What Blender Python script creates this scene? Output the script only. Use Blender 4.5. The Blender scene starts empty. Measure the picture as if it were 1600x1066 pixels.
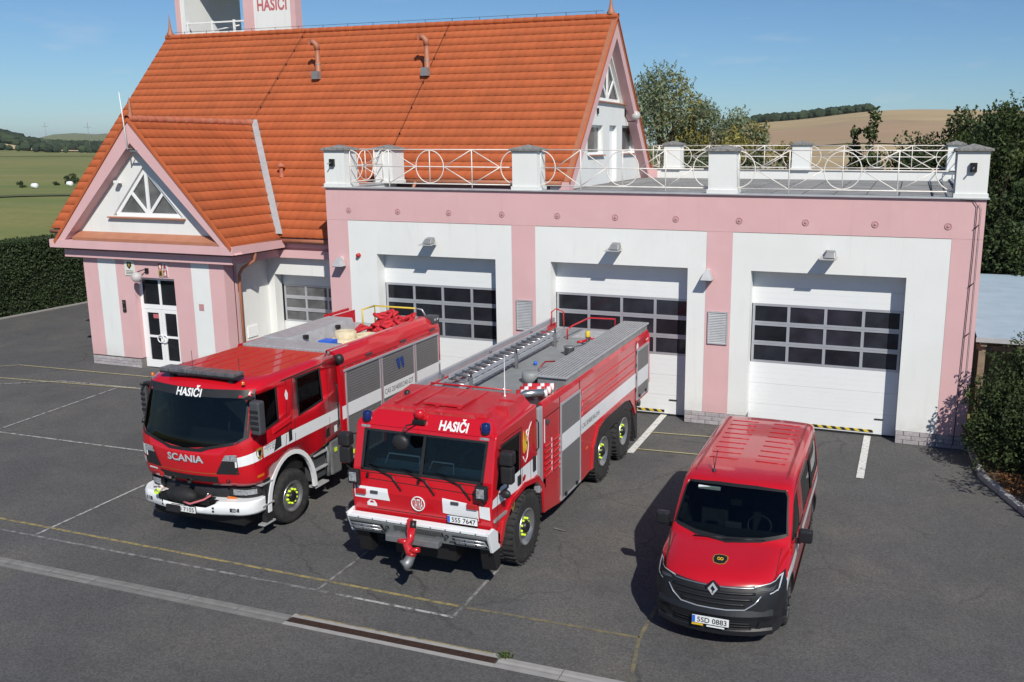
import bpy, bmesh, math, random
from math import sin, cos, pi, radians, sqrt
from mathutils import Vector, Matrix
from mathutils.bvhtree import BVHTree
random.seed(7)
SC = bpy.context.scene
COL = SC.collection
# ---------------------------------------------------------------- camera
cam_d = bpy.data.cameras.new('camera'); cam_o = bpy.data.objects.new('camera', cam_d); COL.objects.link(cam_o)
cam_d.sensor_width = 36.0; cam_d.lens = 1433.17/1600*36.0
cam_d.shift_x = 0.5-907.2/1600; cam_d.shift_y = -(533-523.75)/1600
cam_d.clip_start = 0.2; cam_d.clip_end = 20000
_yaw, _pit = radians(-19.54), radians(11.7265)
_f = Vector((sin(_yaw)*cos(_pit), cos(_yaw)*cos(_pit), -sin(_pit)))
_r = Vector((cos(_yaw), -sin(_yaw), 0)); _u = _r.cross(_f)
cam_o.matrix_world = Matrix(((_r.x,_u.x,-_f.x,15.548),(_r.y,_u.y,-_f.y,-22.264),(_r.z,_u.z,-_f.z,6.989),(0,0,0,1)))
SC.camera = cam_o
CAMP = Vector((15.548,-22.264,6.989))
# ---------------------------------------------------------------- light
SUN = Vector((0.80,-1.0,1.10)).normalized()          # towards the sun
sun_d = bpy.data.lights.new('sun','SUN'); sun_d.energy = 4.9; sun_d.angle = radians(0.53); sun_d.color = (1.0,0.95,0.855)
sun_o = bpy.data.objects.new('sun', sun_d); COL.objects.link(sun_o); sun_o.location = (40,-50,60)
sun_o.rotation_euler = SUN.to_track_quat('Z','Y').to_euler()
W = bpy.data.worlds.new('World'); SC.world = W; W.use_nodes = True
nt = W.node_tree; nt.nodes.clear()
wo = nt.nodes.new('ShaderNodeOutputWorld'); bg = nt.nodes.new('ShaderNodeBackground'); sky = nt.nodes.new('ShaderNodeTexSky')
sky.sky_type = 'NISHITA'; sky.sun_disc = False
sky.sun_elevation = math.asin(SUN.z); sky.sun_rotation = math.atan2(SUN.x, SUN.y)
sky.altitude = 400; sky.air_density = 1.0; sky.dust_density = 0.0; sky.ozone_density = 3.5
bg.inputs[1].default_value = 0.088
# faint fair-weather cloud wisps low over the horizon, all the way round
tc = nt.nodes.new('ShaderNodeTexCoord'); sep = nt.nodes.new('ShaderNodeSeparateXYZ')
nt.links.new(tc.outputs['Generated'], sep.inputs[0])
mp = nt.nodes.new('ShaderNodeMapping'); mp.inputs['Scale'].default_value = (7,7,34); nt.links.new(tc.outputs['Generated'], mp.inputs[0])
nz = nt.nodes.new('ShaderNodeTexNoise'); nz.inputs['Scale'].default_value = 1.6; nz.inputs['Detail'].default_value = 6; nz.inputs['Roughness'].default_value = .55
nt.links.new(mp.outputs[0], nz.inputs['Vector'])
cr = nt.nodes.new('ShaderNodeValToRGB'); cr.color_ramp.elements[0].position = .57; cr.color_ramp.elements[1].position = .78
nt.links.new(nz.outputs['Fac'], cr.inputs[0])
br = nt.nodes.new('ShaderNodeValToRGB'); e = br.color_ramp.elements; e[0].position = 0.0; e[0].color = (0,0,0,1); e[1].position = .16; e[1].color = (0,0,0,1)
k = e.new(.025); k.color = (1,1,1,1); k = e.new(.085); k.color = (.8,.8,.8,1)
nt.links.new(sep.outputs['Z'], br.inputs[0])
mu = nt.nodes.new('ShaderNodeMath'); mu.operation = 'MULTIPLY'; nt.links.new(cr.outputs[0], mu.inputs[0]); nt.links.new(br.outputs[0], mu.inputs[1])
mu2 = nt.nodes.new('ShaderNodeMath'); mu2.operation = 'MULTIPLY'; nt.links.new(mu.outputs[0], mu2.inputs[0]); mu2.inputs[1].default_value = .42
mx = nt.nodes.new('ShaderNodeMix'); mx.data_type = 'RGBA'
tn = nt.nodes.new('ShaderNodeMix'); tn.data_type = 'RGBA'; tn.blend_type = 'MULTIPLY'; tn.inputs[0].default_value = 1; tn.inputs[7].default_value = (.62,.80,.97,1); nt.links.new(sky.outputs[0], tn.inputs[6])
nt.links.new(mu2.outputs[0], mx.inputs[0]); nt.links.new(tn.outputs[2], mx.inputs[6]); mx.inputs[7].default_value = (7.2,7.6,8.4,1)
nt.links.new(mx.outputs[2], bg.inputs[0]); nt.links.new(bg.outputs[0], wo.inputs[0])
SC.view_settings.view_transform = 'Standard'; SC.view_settings.look = 'None'; SC.view_settings.exposure = 0.0; SC.view_settings.gamma = 1.0
try: SC.view_settings.use_curve_mapping = False
except Exception: pass
SC.render.engine = 'CYCLES'
# ---------------------------------------------------------------- materials
M = {}
def mat(name, col, rough=.6, metal=0., var=0., vscale=3., bump=0., bscale=40., coat=0., spec=.5, isl=0., stain=None, trans=0., ior=1.45, dist=.01, base=None):
    """procedural material: base colour with noise variation, optional per-piece variation, stains and fine bump"""
    m = bpy.data.materials.new(name); m.use_nodes = True; n = m.node_tree; b = n.nodes['Principled BSDF']
    L = n.links
    b.inputs['Base Color'].default_value = (*col,1); b.inputs['Roughness'].default_value = rough; b.inputs['Metallic'].default_value = metal
    b.inputs['Specular IOR Level'].default_value = spec; b.inputs['IOR'].default_value = ior
    b.inputs['Coat Weight'].default_value = coat; b.inputs['Coat Roughness'].default_value = .04
    b.inputs['Transmission Weight'].default_value = trans
    geo = n.nodes.new('ShaderNodeNewGeometry'); pos = geo.outputs['Position']
    cur = None
    def rgb(c):
        r = n.nodes.new('ShaderNodeRGB'); r.outputs[0].default_value = (*c,1); return r.outputs[0]
    def mixc(fac, a, bb, mode='MIX'):
        x = n.nodes.new('ShaderNodeMix'); x.data_type = 'RGBA'; x.blend_type = mode
        if isinstance(fac,(int,float)): x.inputs[0].default_value = fac
        else: L.new(fac, x.inputs[0])
        L.new(a, x.inputs[6]); L.new(bb, x.inputs[7]); return x.outputs[2]
    def noise(sc, det=4, rg=.55, vec=None):
        t = n.nodes.new('ShaderNodeTexNoise'); t.inputs['Scale'].default_value = sc; t.inputs['Detail'].default_value = det; t.inputs['Roughness'].default_value = rg
        L.new(vec or pos, t.inputs['Vector']); return t.outputs['Fac']
    def ramp(f, a, bb):
        r = n.nodes.new('ShaderNodeMapRange'); L.new(f, r.inputs[0]); r.inputs[1].default_value = a; r.inputs[2].default_value = bb; return r.outputs[0]
    if var or isl or stain or base: cur = rgb(col)
    if var:
        f = ramp(noise(vscale), .3, .7)
        cur = mixc(f, rgb([c*(1-var) for c in col]), rgb([min(1,c*(1+var)) for c in col]))
    if isl:
        oi = n.nodes.new('ShaderNodeObjectInfo'); ad = n.nodes.new('ShaderNodeMath'); ad.operation = 'ADD'
        L.new(oi.outputs['Random'], ad.inputs[0]); L.new(geo.outputs['Random Per Island'], ad.inputs[1])
        fr = n.nodes.new('ShaderNodeMath'); fr.operation = 'FRACT'; L.new(ad.outputs[0], fr.inputs[0])
        mr = n.nodes.new('ShaderNodeMapRange'); L.new(fr.outputs[0], mr.inputs[0]); mr.inputs[3].default_value = 1-isl; mr.inputs[4].default_value = 1+isl
        hs = n.nodes.new('ShaderNodeHueSaturation'); L.new(mr.outputs[0], hs.inputs['Value']); L.new(cur, hs.inputs['Color']); cur = hs.outputs[0]
    for st in (stain or []):
        c, sc, lo, hi, amt = st[:5]
        v = pos
        if len(st) > 5:
            mpn = n.nodes.new('ShaderNodeMapping'); mpn.inputs['Scale'].default_value = st[5]; L.new(pos, mpn.inputs[0]); v = mpn.outputs[0]
        f = ramp(noise(sc, 5, .6, v), lo, hi); q = n.nodes.new('ShaderNodeMath'); q.operation = 'MULTIPLY'; L.new(f, q.inputs[0]); q.inputs[1].default_value = amt
        cur = mixc(q.outputs[0], cur, rgb(c))
    if base:   # splash dirt that thins out with height above the yard
        c, h, amt = base; sz = n.nodes.new('ShaderNodeSeparateXYZ'); L.new(pos, sz.inputs[0]); a_ = ramp(sz.outputs[2], h, 0.); f = ramp(noise(5, 6, .7), .25, .75)
        q = n.nodes.new('ShaderNodeMath'); q.operation = 'MULTIPLY'; L.new(a_, q.inputs[0]); L.new(f, q.inputs[1]); q2 = n.nodes.new('ShaderNodeMath'); q2.operation = 'MULTIPLY'; L.new(q.outputs[0], q2.inputs[0]); q2.inputs[1].default_value = amt
        cur = mixc(q2.outputs[0], cur, rgb(c))
    if cur is not None: L.new(cur, b.inputs['Base Color'])
    if bump:
        bp = n.nodes.new('ShaderNodeBump'); bp.inputs['Strength'].default_value = bump; bp.inputs['Distance'].default_value = dist
        L.new(noise(bscale, 3), bp.inputs['Height']); L.new(bp.outputs[0], b.inputs['Normal'])
    M[name] = m; return m
mat('plaster_white',(.72,.735,.725),.85,var=.03,vscale=.8,bump=.25,bscale=70,stain=[((.52,.5,.45),2.2,.6,.85,.35,(1,1,.35)),((.42,.40,.36),5,.57,.80,.22,(1,1,.09))],base=((.34,.30,.26),.75,.75))
mat('plaster_pink',(.64,.40,.41),.85,var=.035,vscale=.9,bump=.3,bscale=60,stain=[((.70,.49,.49),1.5,.55,.8,.4),((.40,.27,.26),5,.57,.82,.25,(1,1,.09))],base=((.36,.27,.25),.8,.6))
mat('plaster_pink_dark',(.46,.25,.26),.85,var=.05,vscale=2,bump=.25,bscale=60)  # darker copy of the pink; paints in the shade under the eaves
mat('stone_plinth',(.36,.335,.35),.9,var=.18,vscale=14,bump=.5,bscale=60,isl=.12)
mat('mortar',(.17,.16,.155),.95,bump=.4,bscale=60)
mat('terracotta',(.43,.103,.034),.82,var=.09,vscale=1.1,bump=.35,bscale=90,isl=.04,stain=[((.36,.10,.045),1.6,.54,.8,.25),((.20,.085,.05),26,.66,.76,.3),((.30,.09,.045),3,.56,.8,.35,(.5,2,.3))])
mat('terracotta_old',(.42,.13,.075),.75,var=.15,vscale=6,bump=.35,bscale=80,stain=[((.33,.25,.2),3.,.5,.75,.5)])
mat('zinc',(.33,.34,.345),.45,metal=.55,var=.14,vscale=4)
mat('zinc_light',(.50,.51,.52),.5,metal=.35,var=.1,vscale=4)
mat('copper_paint',(.36,.145,.085),.55,var=.1,vscale=5)
mat('brown_sheet',(.40,.17,.10),.55,var=.08)
mat('white_paint',(.78,.78,.77),.45,var=.03,vscale=4)
mat('rail_paint',(.74,.70,.66),.5,var=.1,vscale=7,stain=[((.45,.3,.22),9,.62,.8,.5)])
mat('white_plastic',(.80,.81,.82),.3)
mat('door_panel',(.73,.75,.76),.45,var=.015,vscale=2)
mat('aluminium',(.50,.52,.56),.4,metal=.5,var=.06)
mat('lichen_cap',(.20,.195,.19),.95,var=.35,vscale=16,bump=.8,bscale=30,stain=[((.42,.42,.38),9,.52,.72,.7)])
mat('dark_glass',(.012,.014,.018),.06,spec=.6,var=.3,vscale=2)
mat('pane_glass',(.020,.022,.030),.10,spec=.5,isl=.45,var=.4,vscale=2,bump=.03,bscale=2.5,dist=.05)  # tone differs from pane to pane, painted in place of varied reflections
mat('pane_glass_light',(.12,.125,.13),.1,spec=.5,var=.35,vscale=2.5)
mat('curtain',(.42,.40,.36),.9,var=.3,vscale=7)
mat('black_plastic',(.018,.018,.020),.5,var=.2,vscale=20)
mat('grey_plastic',(.055,.058,.065),.5)
mat('bumper_plastic',(.013,.014,.017),.42,var=.08,vscale=8,bump=.06,bscale=300)
mat('bar_lens',(.10,.105,.115),.3,coat=.5,var=.3,vscale=12)
mat('black_metal',(.02,.02,.022),.4,metal=.3)
mat('dark_void',(.01,.01,.01),.9)
mat('rubber',(.022,.022,.023),.85,var=.35,vscale=12,bump=.35,bscale=60,stain=[((.10,.095,.09),5,.5,.8,.35)])
mat('steel',(.42,.43,.44),.32,metal=.85,var=.12,vscale=9)
mat('steel_dull',(.26,.27,.28),.5,metal=.6,var=.15,vscale=6)
mat('chrome',(.72,.73,.76),.28,metal=.75)
mat('tread_plate',(.47,.48,.49),.42,metal=.35,var=.12,vscale=7,bump=.5,bscale=120)
mat('paint_red',(.50,.006,.014),.28,coat=.7,base=((.20,.12,.10),1.2,.5),var=.05,vscale=1.5,stain=[((.46,.03,.04),1.3,.6,.85,.18)])
mat('paint_red_dusty',(.45,.016,.026),.42,coat=.25,var=.08,vscale=2.2,stain=[((.46,.11,.11),3.,.5,.8,.35,(2,.35,1))])
mat('paint_red_van',(.47,.006,.013),.25,coat=.9,var=.04,vscale=2,base=((.20,.12,.10),.8,.45))
mat('paint_red_dark',(.25,.006,.008),.4,coat=.3)
mat('paint_grey',(.23,.245,.25),.5,var=.1,vscale=3)
mat('paint_white',(.74,.76,.78),.3,coat=.4,var=.03,vscale=3)
mat('reflective_silver',(.50,.53,.57),.4,metal=.2)
mat('shutter',(.17,.17,.172),.5,metal=.25,var=.05,vscale=2)
mat('seam',(.02,.01,.01),.8)
mat('blue_glass',(.005,.016,.10),.1,coat=.8)
mat('lamp_glass',(.55,.57,.6),.08,metal=.6,var=.5,vscale=35)
mat('amber',(.55,.14,.015),.25,coat=.5)
mat('red_lens',(.42,.02,.02),.25,coat=.5)
mat('neon_yellow',(.55,.75,.03),.5)
mat('yellow_paint',(.62,.46,.05),.6)
mat('yellow_sticker',(.65,.42,.03),.5)
mat('blue_sticker',(.012,.045,.22),.4)
mat('plate_white',(.72,.74,.75),.4)
mat('plate_blue',(.02,.13,.62),.4)
mat('ink',(.012,.012,.014),.5)
mat('hose_cream',(.62,.53,.36),.9,var=.15,vscale=20,bump=.5,bscale=80)
mat('hose_red',(.5,.02,.03),.8,var=.25,vscale=25)
mat('cover_black',(.012,.012,.014),.75,var=.3,vscale=10,bump=.4,bscale=30)
mat('interior_green',(.26,.34,.30),.7,var=.12)
mat('interior_dark',(.025,.027,.03),.8,var=.3,vscale=8)
mat('gold',(.42,.27,.06),.4,metal=.3)
mat('letter_pink',(.50,.13,.15),.7)
mat('globe',(.62,.60,.60),.12,trans=.25,ior=1.2,coat=.6)
mat('sign_white',(.66,.68,.62),.4)
def glass(name, tint=(.55,.62,.6), rough=.0):
    m = bpy.data.materials.new(name); m.use_nodes = True; n = m.node_tree; n.nodes.clear()
    o = n.nodes.new('ShaderNodeOutputMaterial'); mx_ = n.nodes.new('ShaderNodeMixShader'); t = n.nodes.new('ShaderNodeBsdfTransparent'); g_ = n.nodes.new('ShaderNodeBsdfGlossy')
    fr = n.nodes.new('ShaderNodeFresnel'); fr.inputs[0].default_value = 1.5
    t.inputs[0].default_value = (*tint,1); g_.inputs['Roughness'].default_value = rough
    n.links.new(fr.outputs[0], mx_.inputs[0]); n.links.new(t.outputs[0], mx_.inputs[1]); n.links.new(g_.outputs[0], mx_.inputs[2]); n.links.new(mx_.outputs[0], o.inputs[0])
    M[name] = m
glass('windscreen',(.36,.43,.42)); glass('windscreen_clear',(.78,.84,.80)); glass('tinted_glass',(.10,.115,.11))
# ---------------------------------------------------------------- mesh builder
WL = {}                                  # object -> world location
class MB:
    def __init__(s): s.v = []; s.f = []; s.m = []; s.sm = []
    def face(s, pts, m=0, sm=False):
        i = len(s.v); s.v += [tuple(p) for p in pts]; s.f.append(tuple(range(i,i+len(pts)))); s.m.append(m); s.sm.append(sm); return s
    def mesh(s, vs, fs, m=0, sm=False):
        i = len(s.v); s.v += [tuple(p) for p in vs]
        for f in fs: s.f.append(tuple(i+k for k in f)); s.m.append(m); s.sm.append(sm)
        return s
    def box(s, x0,x1,y0,y1,z0,z1, m=0):
        v = [(x,y,z) for z in (z0,z1) for y in (y0,y1) for x in (x0,x1)]
        return s.mesh(v, [(0,2,3,1),(4,5,7,6),(0,1,5,4),(2,6,7,3),(0,4,6,2),(1,3,7,5)], m)
    def prism(s, poly, ax, a, b, m=0, m2=None):
        """poly: 2-D points; ax 'x' -> (y,z), 'y' -> (x,z), 'z' -> (x,y)"""
        def P(p,t): return (t,p[0],p[1]) if ax=='x' else (p[0],t,p[1]) if ax=='y' else (p[0],p[1],t)
        n = len(poly); v = [P(p,a) for p in poly]+[P(p,b) for p in poly]
        s.mesh(v, [tuple(range(n)), tuple(range(2*n-1,n-1,-1))], m)
        i = len(s.v)-2*n
        for k in range(n):
            s.f.append((i+k,i+n+k,i+n+(k+1)%n,i+(k+1)%n)); s.m.append(m if m2 is None else m2); s.sm.append(False)
        return s
    def ring(s, c, u, w, r, n): return [tuple(Vector(c)+u*(r*cos(2*pi*k/n))+w*(r*sin(2*pi*k/n))) for k in range(n)]
    def tube(s, pts, r, n=8, m=0, caps=True, sm=True, closed=False):
        pts = [Vector(p) for p in pts]; N = len(pts); rs = r if isinstance(r,(list,tuple)) else [r]*N
        i = len(s.v); up = None
        for k,p in enumerate(pts):
            if closed: t = pts[(k+1)%N]-pts[k-1]
            else: t = (pts[min(k+1,N-1)]-pts[max(k-1,0)])
            t = t.normalized() if t.length>1e-9 else Vector((0,0,1))
            if up is None: up = Vector((0,0,1)) if abs(t.z)<.9 else Vector((1,0,0))
            u = t.cross(up); 
            if u.length<1e-6: u = t.orthogonal()
            u.normalize(); w = u.cross(t); up = w
            s.v += s.ring(p,u,w,rs[k],n)
        for k in range(N if closed else N-1):
            a = i+k*n; b = i+((k+1)%N)*n
            for q in range(n): s.f.append((a+q,a+(q+1)%n,b+(q+1)%n,b+q)); s.m.append(m); s.sm.append(sm)
        if caps and not closed:
            s.f.append(tuple(i+q for q in range(n-1,-1,-1))); s.f.append(tuple(i+(N-1)*n+q for q in range(n))); s.m += [m,m]; s.sm += [False,False]
        return s
    def lathe(s, c, ax, prof, n=24, m=0, sm=True):
        """prof: (radius, offset along axis) list"""
        A = {'x':Vector((1,0,0)),'y':Vector((0,1,0)),'z':Vector((0,0,1))}[ax]; U = A.orthogonal().normalized(); V_ = A.cross(U); c = Vector(c)
        i = len(s.v)
        for r,h in prof: s.v += s.ring(c+A*h, U, V_, max(r,1e-4), n)
        for k in range(len(prof)-1):
            for q in range(n):
                a = i+k*n; b = a+n; s.f.append((a+q,a+(q+1)%n,b+(q+1)%n,b+q)); s.m.append(m); s.sm.append(sm)
        return s
    def cyl(s, c, ax, r, h, n=16, m=0): 
        return s.lathe(c, ax, [(0,0),(r,0),(r,h),(0,h)], n, m, False)
    def sphere(s, c, r, nu=12, nv=8, m=0, sc=(1,1,1)):
        i = len(s.v)
        for a in range(nv+1):
            t = pi*a/nv
            for q in range(nu): s.v.append((c[0]+sc[0]*r*sin(t)*cos(2*pi*q/nu), c[1]+sc[1]*r*sin(t)*sin(2*pi*q/nu), c[2]+sc[2]*r*cos(t)))
        for a in range(nv):
            for q in range(nu): s.f.append((i+a*nu+q,i+(a+1)*nu+q,i+(a+1)*nu+(q+1)%nu,i+a*nu+(q+1)%nu)); s.m.append(m); s.sm.append(True)
        return s
    def data(s, name, mats, off=(0,0,0), bevel=0, seg=2, fix=True, weld=True):
        me = bpy.data.meshes.new(name)
        me.from_pydata([(v[0]-off[0],v[1]-off[1],v[2]-off[2]) for v in s.v], [], s.f)
        for k in (mats if isinstance(mats,(list,tuple)) else [mats]): me.materials.append(M[k] if isinstance(k,str) else k)
        me.polygons.foreach_set('material_index', s.m); me.polygons.foreach_set('use_smooth', s.sm)
        if fix or bevel:
            b = bmesh.new(); b.from_mesh(me)
            if weld: bmesh.ops.remove_doubles(b, verts=b.verts, dist=1e-5)
            if fix: bmesh.ops.recalc_face_normals(b, faces=b.faces)
            if bevel:
                ed = [e_ for e_ in b.edges if len(e_.link_faces)==2 and e_.calc_face_angle(0)>.5]
                bmesh.ops.bevel(b, geom=ed, offset=bevel, segments=seg, profile=.6, affect='EDGES', clamp_overlap=True)
            b.to_mesh(me); b.free()
        me.update(); return me
    def build(s, name, mats, parent=None, bevel=0, seg=2, fix=True, weld=True, origin=None):
        xs = [v[0] for v in s.v]; ys = [v[1] for v in s.v]; zs = [v[2] for v in s.v]
        c = Vector(origin) if origin is not None else Vector(((min(xs)+max(xs))/2,(min(ys)+max(ys))/2,(min(zs)+max(zs))/2 if parent else min(zs)))
        me = s.data(name, mats, c, bevel, seg, fix, weld)
        return link(name, me, c, parent)
def link(name, me, wloc, parent=None):
    o = bpy.data.objects.new(name, me); COL.objects.link(o); wloc = Vector(wloc); WL[o.name] = wloc
    if parent: o.parent = parent; o.location = wloc-WL[parent.name]
    else: o.location = wloc
    return o
def tag(o, label=None, cat=None, group=None, kind=None):
    if label: o['label'] = label
    if cat: o['category'] = cat
    if group: o['group'] = group
    if kind: o['kind'] = kind
    return o
def thing(name, label, cat, loc, group=None, parent=None):
    o = bpy.data.objects.new(name, None); o.empty_display_size = .3; COL.objects.link(o); o.location = loc; WL[o.name] = Vector(loc)
    return tag(o, label, cat, group)
def node(name, loc, parent):
    """a part that is only a holder of its own pieces"""
    return link(name, None, loc, parent)
def text_geo(txt, size, bold=0., spacing=1., shear=0., res=3, xs=1.):
    """flat lettering as (verts, faces) centred on 0, cap height = size"""
    c = bpy.data.curves.new('t','FONT'); c.body = txt; c.size = 1; c.offset = bold; c.space_character = spacing; c.shear = shear; c.resolution_u = res
    o = bpy.data.objects.new('t', c); COL.objects.link(o); dg = bpy.context.evaluated_depsgraph_get(); me = bpy.data.meshes.new_from_object(o.evaluated_get(dg))
    vs = [v.co.copy() for v in me.vertices]; fs = [tuple(p.vertices) for p in me.polygons]
    bpy.data.objects.remove(o); bpy.data.curves.remove(c); bpy.data.meshes.remove(me)
    s_ = size/.70; x0 = min(v.x for v in vs); x1 = max(v.x for v in vs)
    return [((v.x-(x0+x1)/2)*s_*xs, (v.y-.35)*s_) for v in vs], fs, (x1-x0)*s_*xs
def fit_text(txt, w, h, bold=.02, shear=0., spacing=1.):
    v,f,w0 = text_geo(txt, h, bold, spacing, shear); k_ = w/w0
    return [(a*k_, b) for a,b in v], f
# ------------- sheets draped over a curved body (stickers, panes, stripes)
class Drape:
    def __init__(s, verts, faces): s.b = BVHTree.FromPolygons(verts, faces)
    @classmethod
    def of(c, mb): return c([Vector(v) for v in mb.v], [list(f) for f in mb.f])
    def hit(s, ax, u, v, off=.004, fall=None):
        if ax=='+x': o,d = Vector((100,u,v)), Vector((-1,0,0))
        elif ax=='-x': o,d = Vector((-100,u,v)), Vector((1,0,0))
        elif ax=='-y': o,d = Vector((u,-100,v)), Vector((0,1,0))
        elif ax=='+z': o,d = Vector((u,v,100)), Vector((0,0,-1))
        h = s.b.ray_cast(o,d)
        if h[0] is None:
            # just past an edge: nearest surface point in the same plane
            if fall is None: return None
            q = Vector(o); 
            if ax in('+x','-x'): q.x = fall
            elif ax=='-y': q.y = fall
            else: q.z = fall
            h = s.b.find_nearest(q); 
            nn = h[1]; return h[0]+nn*off*(1 if nn.dot(d)<0 else -1)
        nn = h[1] if h[1].dot(d)<0 else -h[1]
        return h[0]+nn*off
    def sheet(s, mb, ax, polys, off=.004, step=.12, m=0, fall=None, sm=True, thick=0):
        bm = bmesh.new()
        for poly in polys:
            vs = [bm.verts.new((p[0],p[1],0)) for p in poly]; bm.faces.new(vs)
        xs = [v.co.x for v in bm.verts]; ys = [v.co.y for v in bm.verts]
        for lo,hi,no in ((min(xs),max(xs),Vector((1,0,0))),(min(ys),max(ys),Vector((0,1,0)))):
            n = int((hi-lo)/step)
            for k_ in range(1,n+1):
                co = no*(lo+(hi-lo)*k_/(n+1)); bmesh.ops.bisect_plane(bm, geom=bm.verts[:]+bm.edges[:]+bm.faces[:], plane_co=co, plane_no=no, dist=1e-5)
        bm.verts.index_update(); V = []; ok = {}
        for v in bm.verts:
            h = s.hit(ax, v.co.x, v.co.y, off, fall); ok[v.index] = h is not None; V.append(h if h is not None else Vector((0,0,0)))
        F = [[v.index for v in f.verts] for f in bm.faces if all(ok[v.index] for v in f.verts)]; bm.free()
        used = sorted({i for f in F for i in f}); mp_ = {i:k for k,i in enumerate(used)}
        mb.mesh([V[i] for i in used], [tuple(mp_[i] for i in f) for f in F], m, sm)
        return mb
    def text(s, mb, ax, geo, u0, v0, off=.007, m=0, flip=1, slope=0., fall=None):
        vs, fs = geo[0], geo[1]; P = [s.hit(ax, u0+flip*a, v0+b_+slope*a, off, fall) for a,b_ in vs]
        F = [f for f in fs if all(P[i] is not None for i in f)]
        used = sorted({i for f in F for i in f}); mp_ = {i:k for k,i in enumerate(used)}
        if used: mb.mesh([P[i] for i in used], [tuple(mp_[i] for i in f) for f in F], m, False)
        return mb
def boolean(o, cutters, op='DIFFERENCE'):
    """cut the mesh of o (object space = world here) with other meshes and bake the result"""
    tmp = []
    for me in cutters:
        c = bpy.data.objects.new('cut', me); COL.objects.link(c); tmp.append(c)
        md = o.modifiers.new('b','BOOLEAN'); md.operation = op; md.object = c; md.solver = 'EXACT'
        try: md.material_mode = 'TRANSFER'
        except Exception: pass
    bpy.context.view_layer.update()
    dg = bpy.context.evaluated_depsgraph_get(); me = bpy.data.meshes.new_from_object(o.evaluated_get(dg)); o.modifiers.clear(); o.data = me
    for c in tmp: bpy.data.objects.remove(c)
    return o
# ================================================================ SETTING: ground
def sheet(name, x0,x1,y0,y1,z, m, kind='structure'):
    mb = MB().face([(x0,y0,z),(x1,y0,z),(x1,y1,z),(x0,y1,z)]); o = mb.build(name, m); tag(o, kind=kind); return o
asph = mat('asphalt',(.088,.088,.089),.92,var=.12,vscale=.35,bump=.9,bscale=170,dist=.006,stain=[((.13,.122,.110),.5,.47,.72,.7),((.045,.045,.047),.9,.60,.80,.5),((.155,.14,.12),.32,.55,.78,.6),((.045,.044,.046),1.3,.60,.82,.5,(.35,1.6,1))])
def speckle(m, sc, lo, hi):
    """coarse aggregate: single light and dark stones"""
    n = m.node_tree; b = n.nodes['Principled BSDF']; src = b.inputs['Base Color'].links[0].from_socket
    v = n.nodes.new('ShaderNodeTexVoronoi'); v.inputs['Scale'].default_value = sc; g_ = n.nodes.new('ShaderNodeNewGeometry'); n.links.new(g_.outputs['Position'], v.inputs['Vector'])
    s_ = n.nodes.new('ShaderNodeSeparateColor'); n.links.new(v.outputs['Color'], s_.inputs[0]); r = n.nodes.new('ShaderNodeMapRange'); n.links.new(s_.outputs[0], r.inputs[0]); r.inputs[3].default_value = lo; r.inputs[4].default_value = hi
    h = n.nodes.new('ShaderNodeHueSaturation'); n.links.new(r.outputs[0], h.inputs['Value']); n.links.new(src, h.inputs['Color']); n.links.new(h.outputs[0], b.inputs['Base Color'])
def cracks(m, sc, w, amt):
    """fine wandering cracks, present only in patches"""
    n = m.node_tree; b = n.nodes['Principled BSDF']; src = b.inputs['Base Color'].links[0].from_socket; g_ = n.nodes.new('ShaderNodeNewGeometry'); L = n.links
    t = n.nodes.new('ShaderNodeTexNoise'); t.inputs['Scale'].default_value = 1.3; t.inputs['Detail'].default_value = 6; L.new(g_.outputs['Position'], t.inputs['Vector'])
    va = n.nodes.new('ShaderNodeVectorMath'); va.operation = 'MULTIPLY_ADD'; L.new(t.outputs['Color'], va.inputs[0]); va.inputs[1].default_value = (.9,.9,0); L.new(g_.outputs['Position'], va.inputs[2])
    v = n.nodes.new('ShaderNodeTexVoronoi'); v.feature = 'DISTANCE_TO_EDGE'; v.inputs['Scale'].default_value = sc; L.new(va.outputs[0], v.inputs['Vector'])
    r = n.nodes.new('ShaderNodeMapRange'); L.new(v.outputs['Distance'], r.inputs[0]); r.inputs[1].default_value = 0; r.inputs[2].default_value = w; r.inputs[3].default_value = 1; r.inputs[4].default_value = 0
    t2 = n.nodes.new('ShaderNodeTexNoise'); t2.inputs['Scale'].default_value = .25; L.new(g_.outputs['Position'], t2.inputs['Vector']); r2 = n.nodes.new('ShaderNodeMapRange'); L.new(t2.outputs['Fac'], r2.inputs[0]); r2.inputs[1].default_value = .50; r2.inputs[2].default_value = .62; r2.inputs[4].default_value = amt
    q = n.nodes.new('ShaderNodeMath'); q.operation = 'MULTIPLY'; L.new(r.outputs[0], q.inputs[0]); L.new(r2.outputs[0], q.inputs[1])
    x = n.nodes.new('ShaderNodeMix'); x.data_type = 'RGBA'; L.new(q.outputs[0], x.inputs[0]); L.new(src, x.inputs[6]); x.inputs[7].default_value = (.03,.03,.03,1); L.new(x.outputs[2], b.inputs['Base Color'])
cracks(asph, .32, .010, .55)
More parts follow.
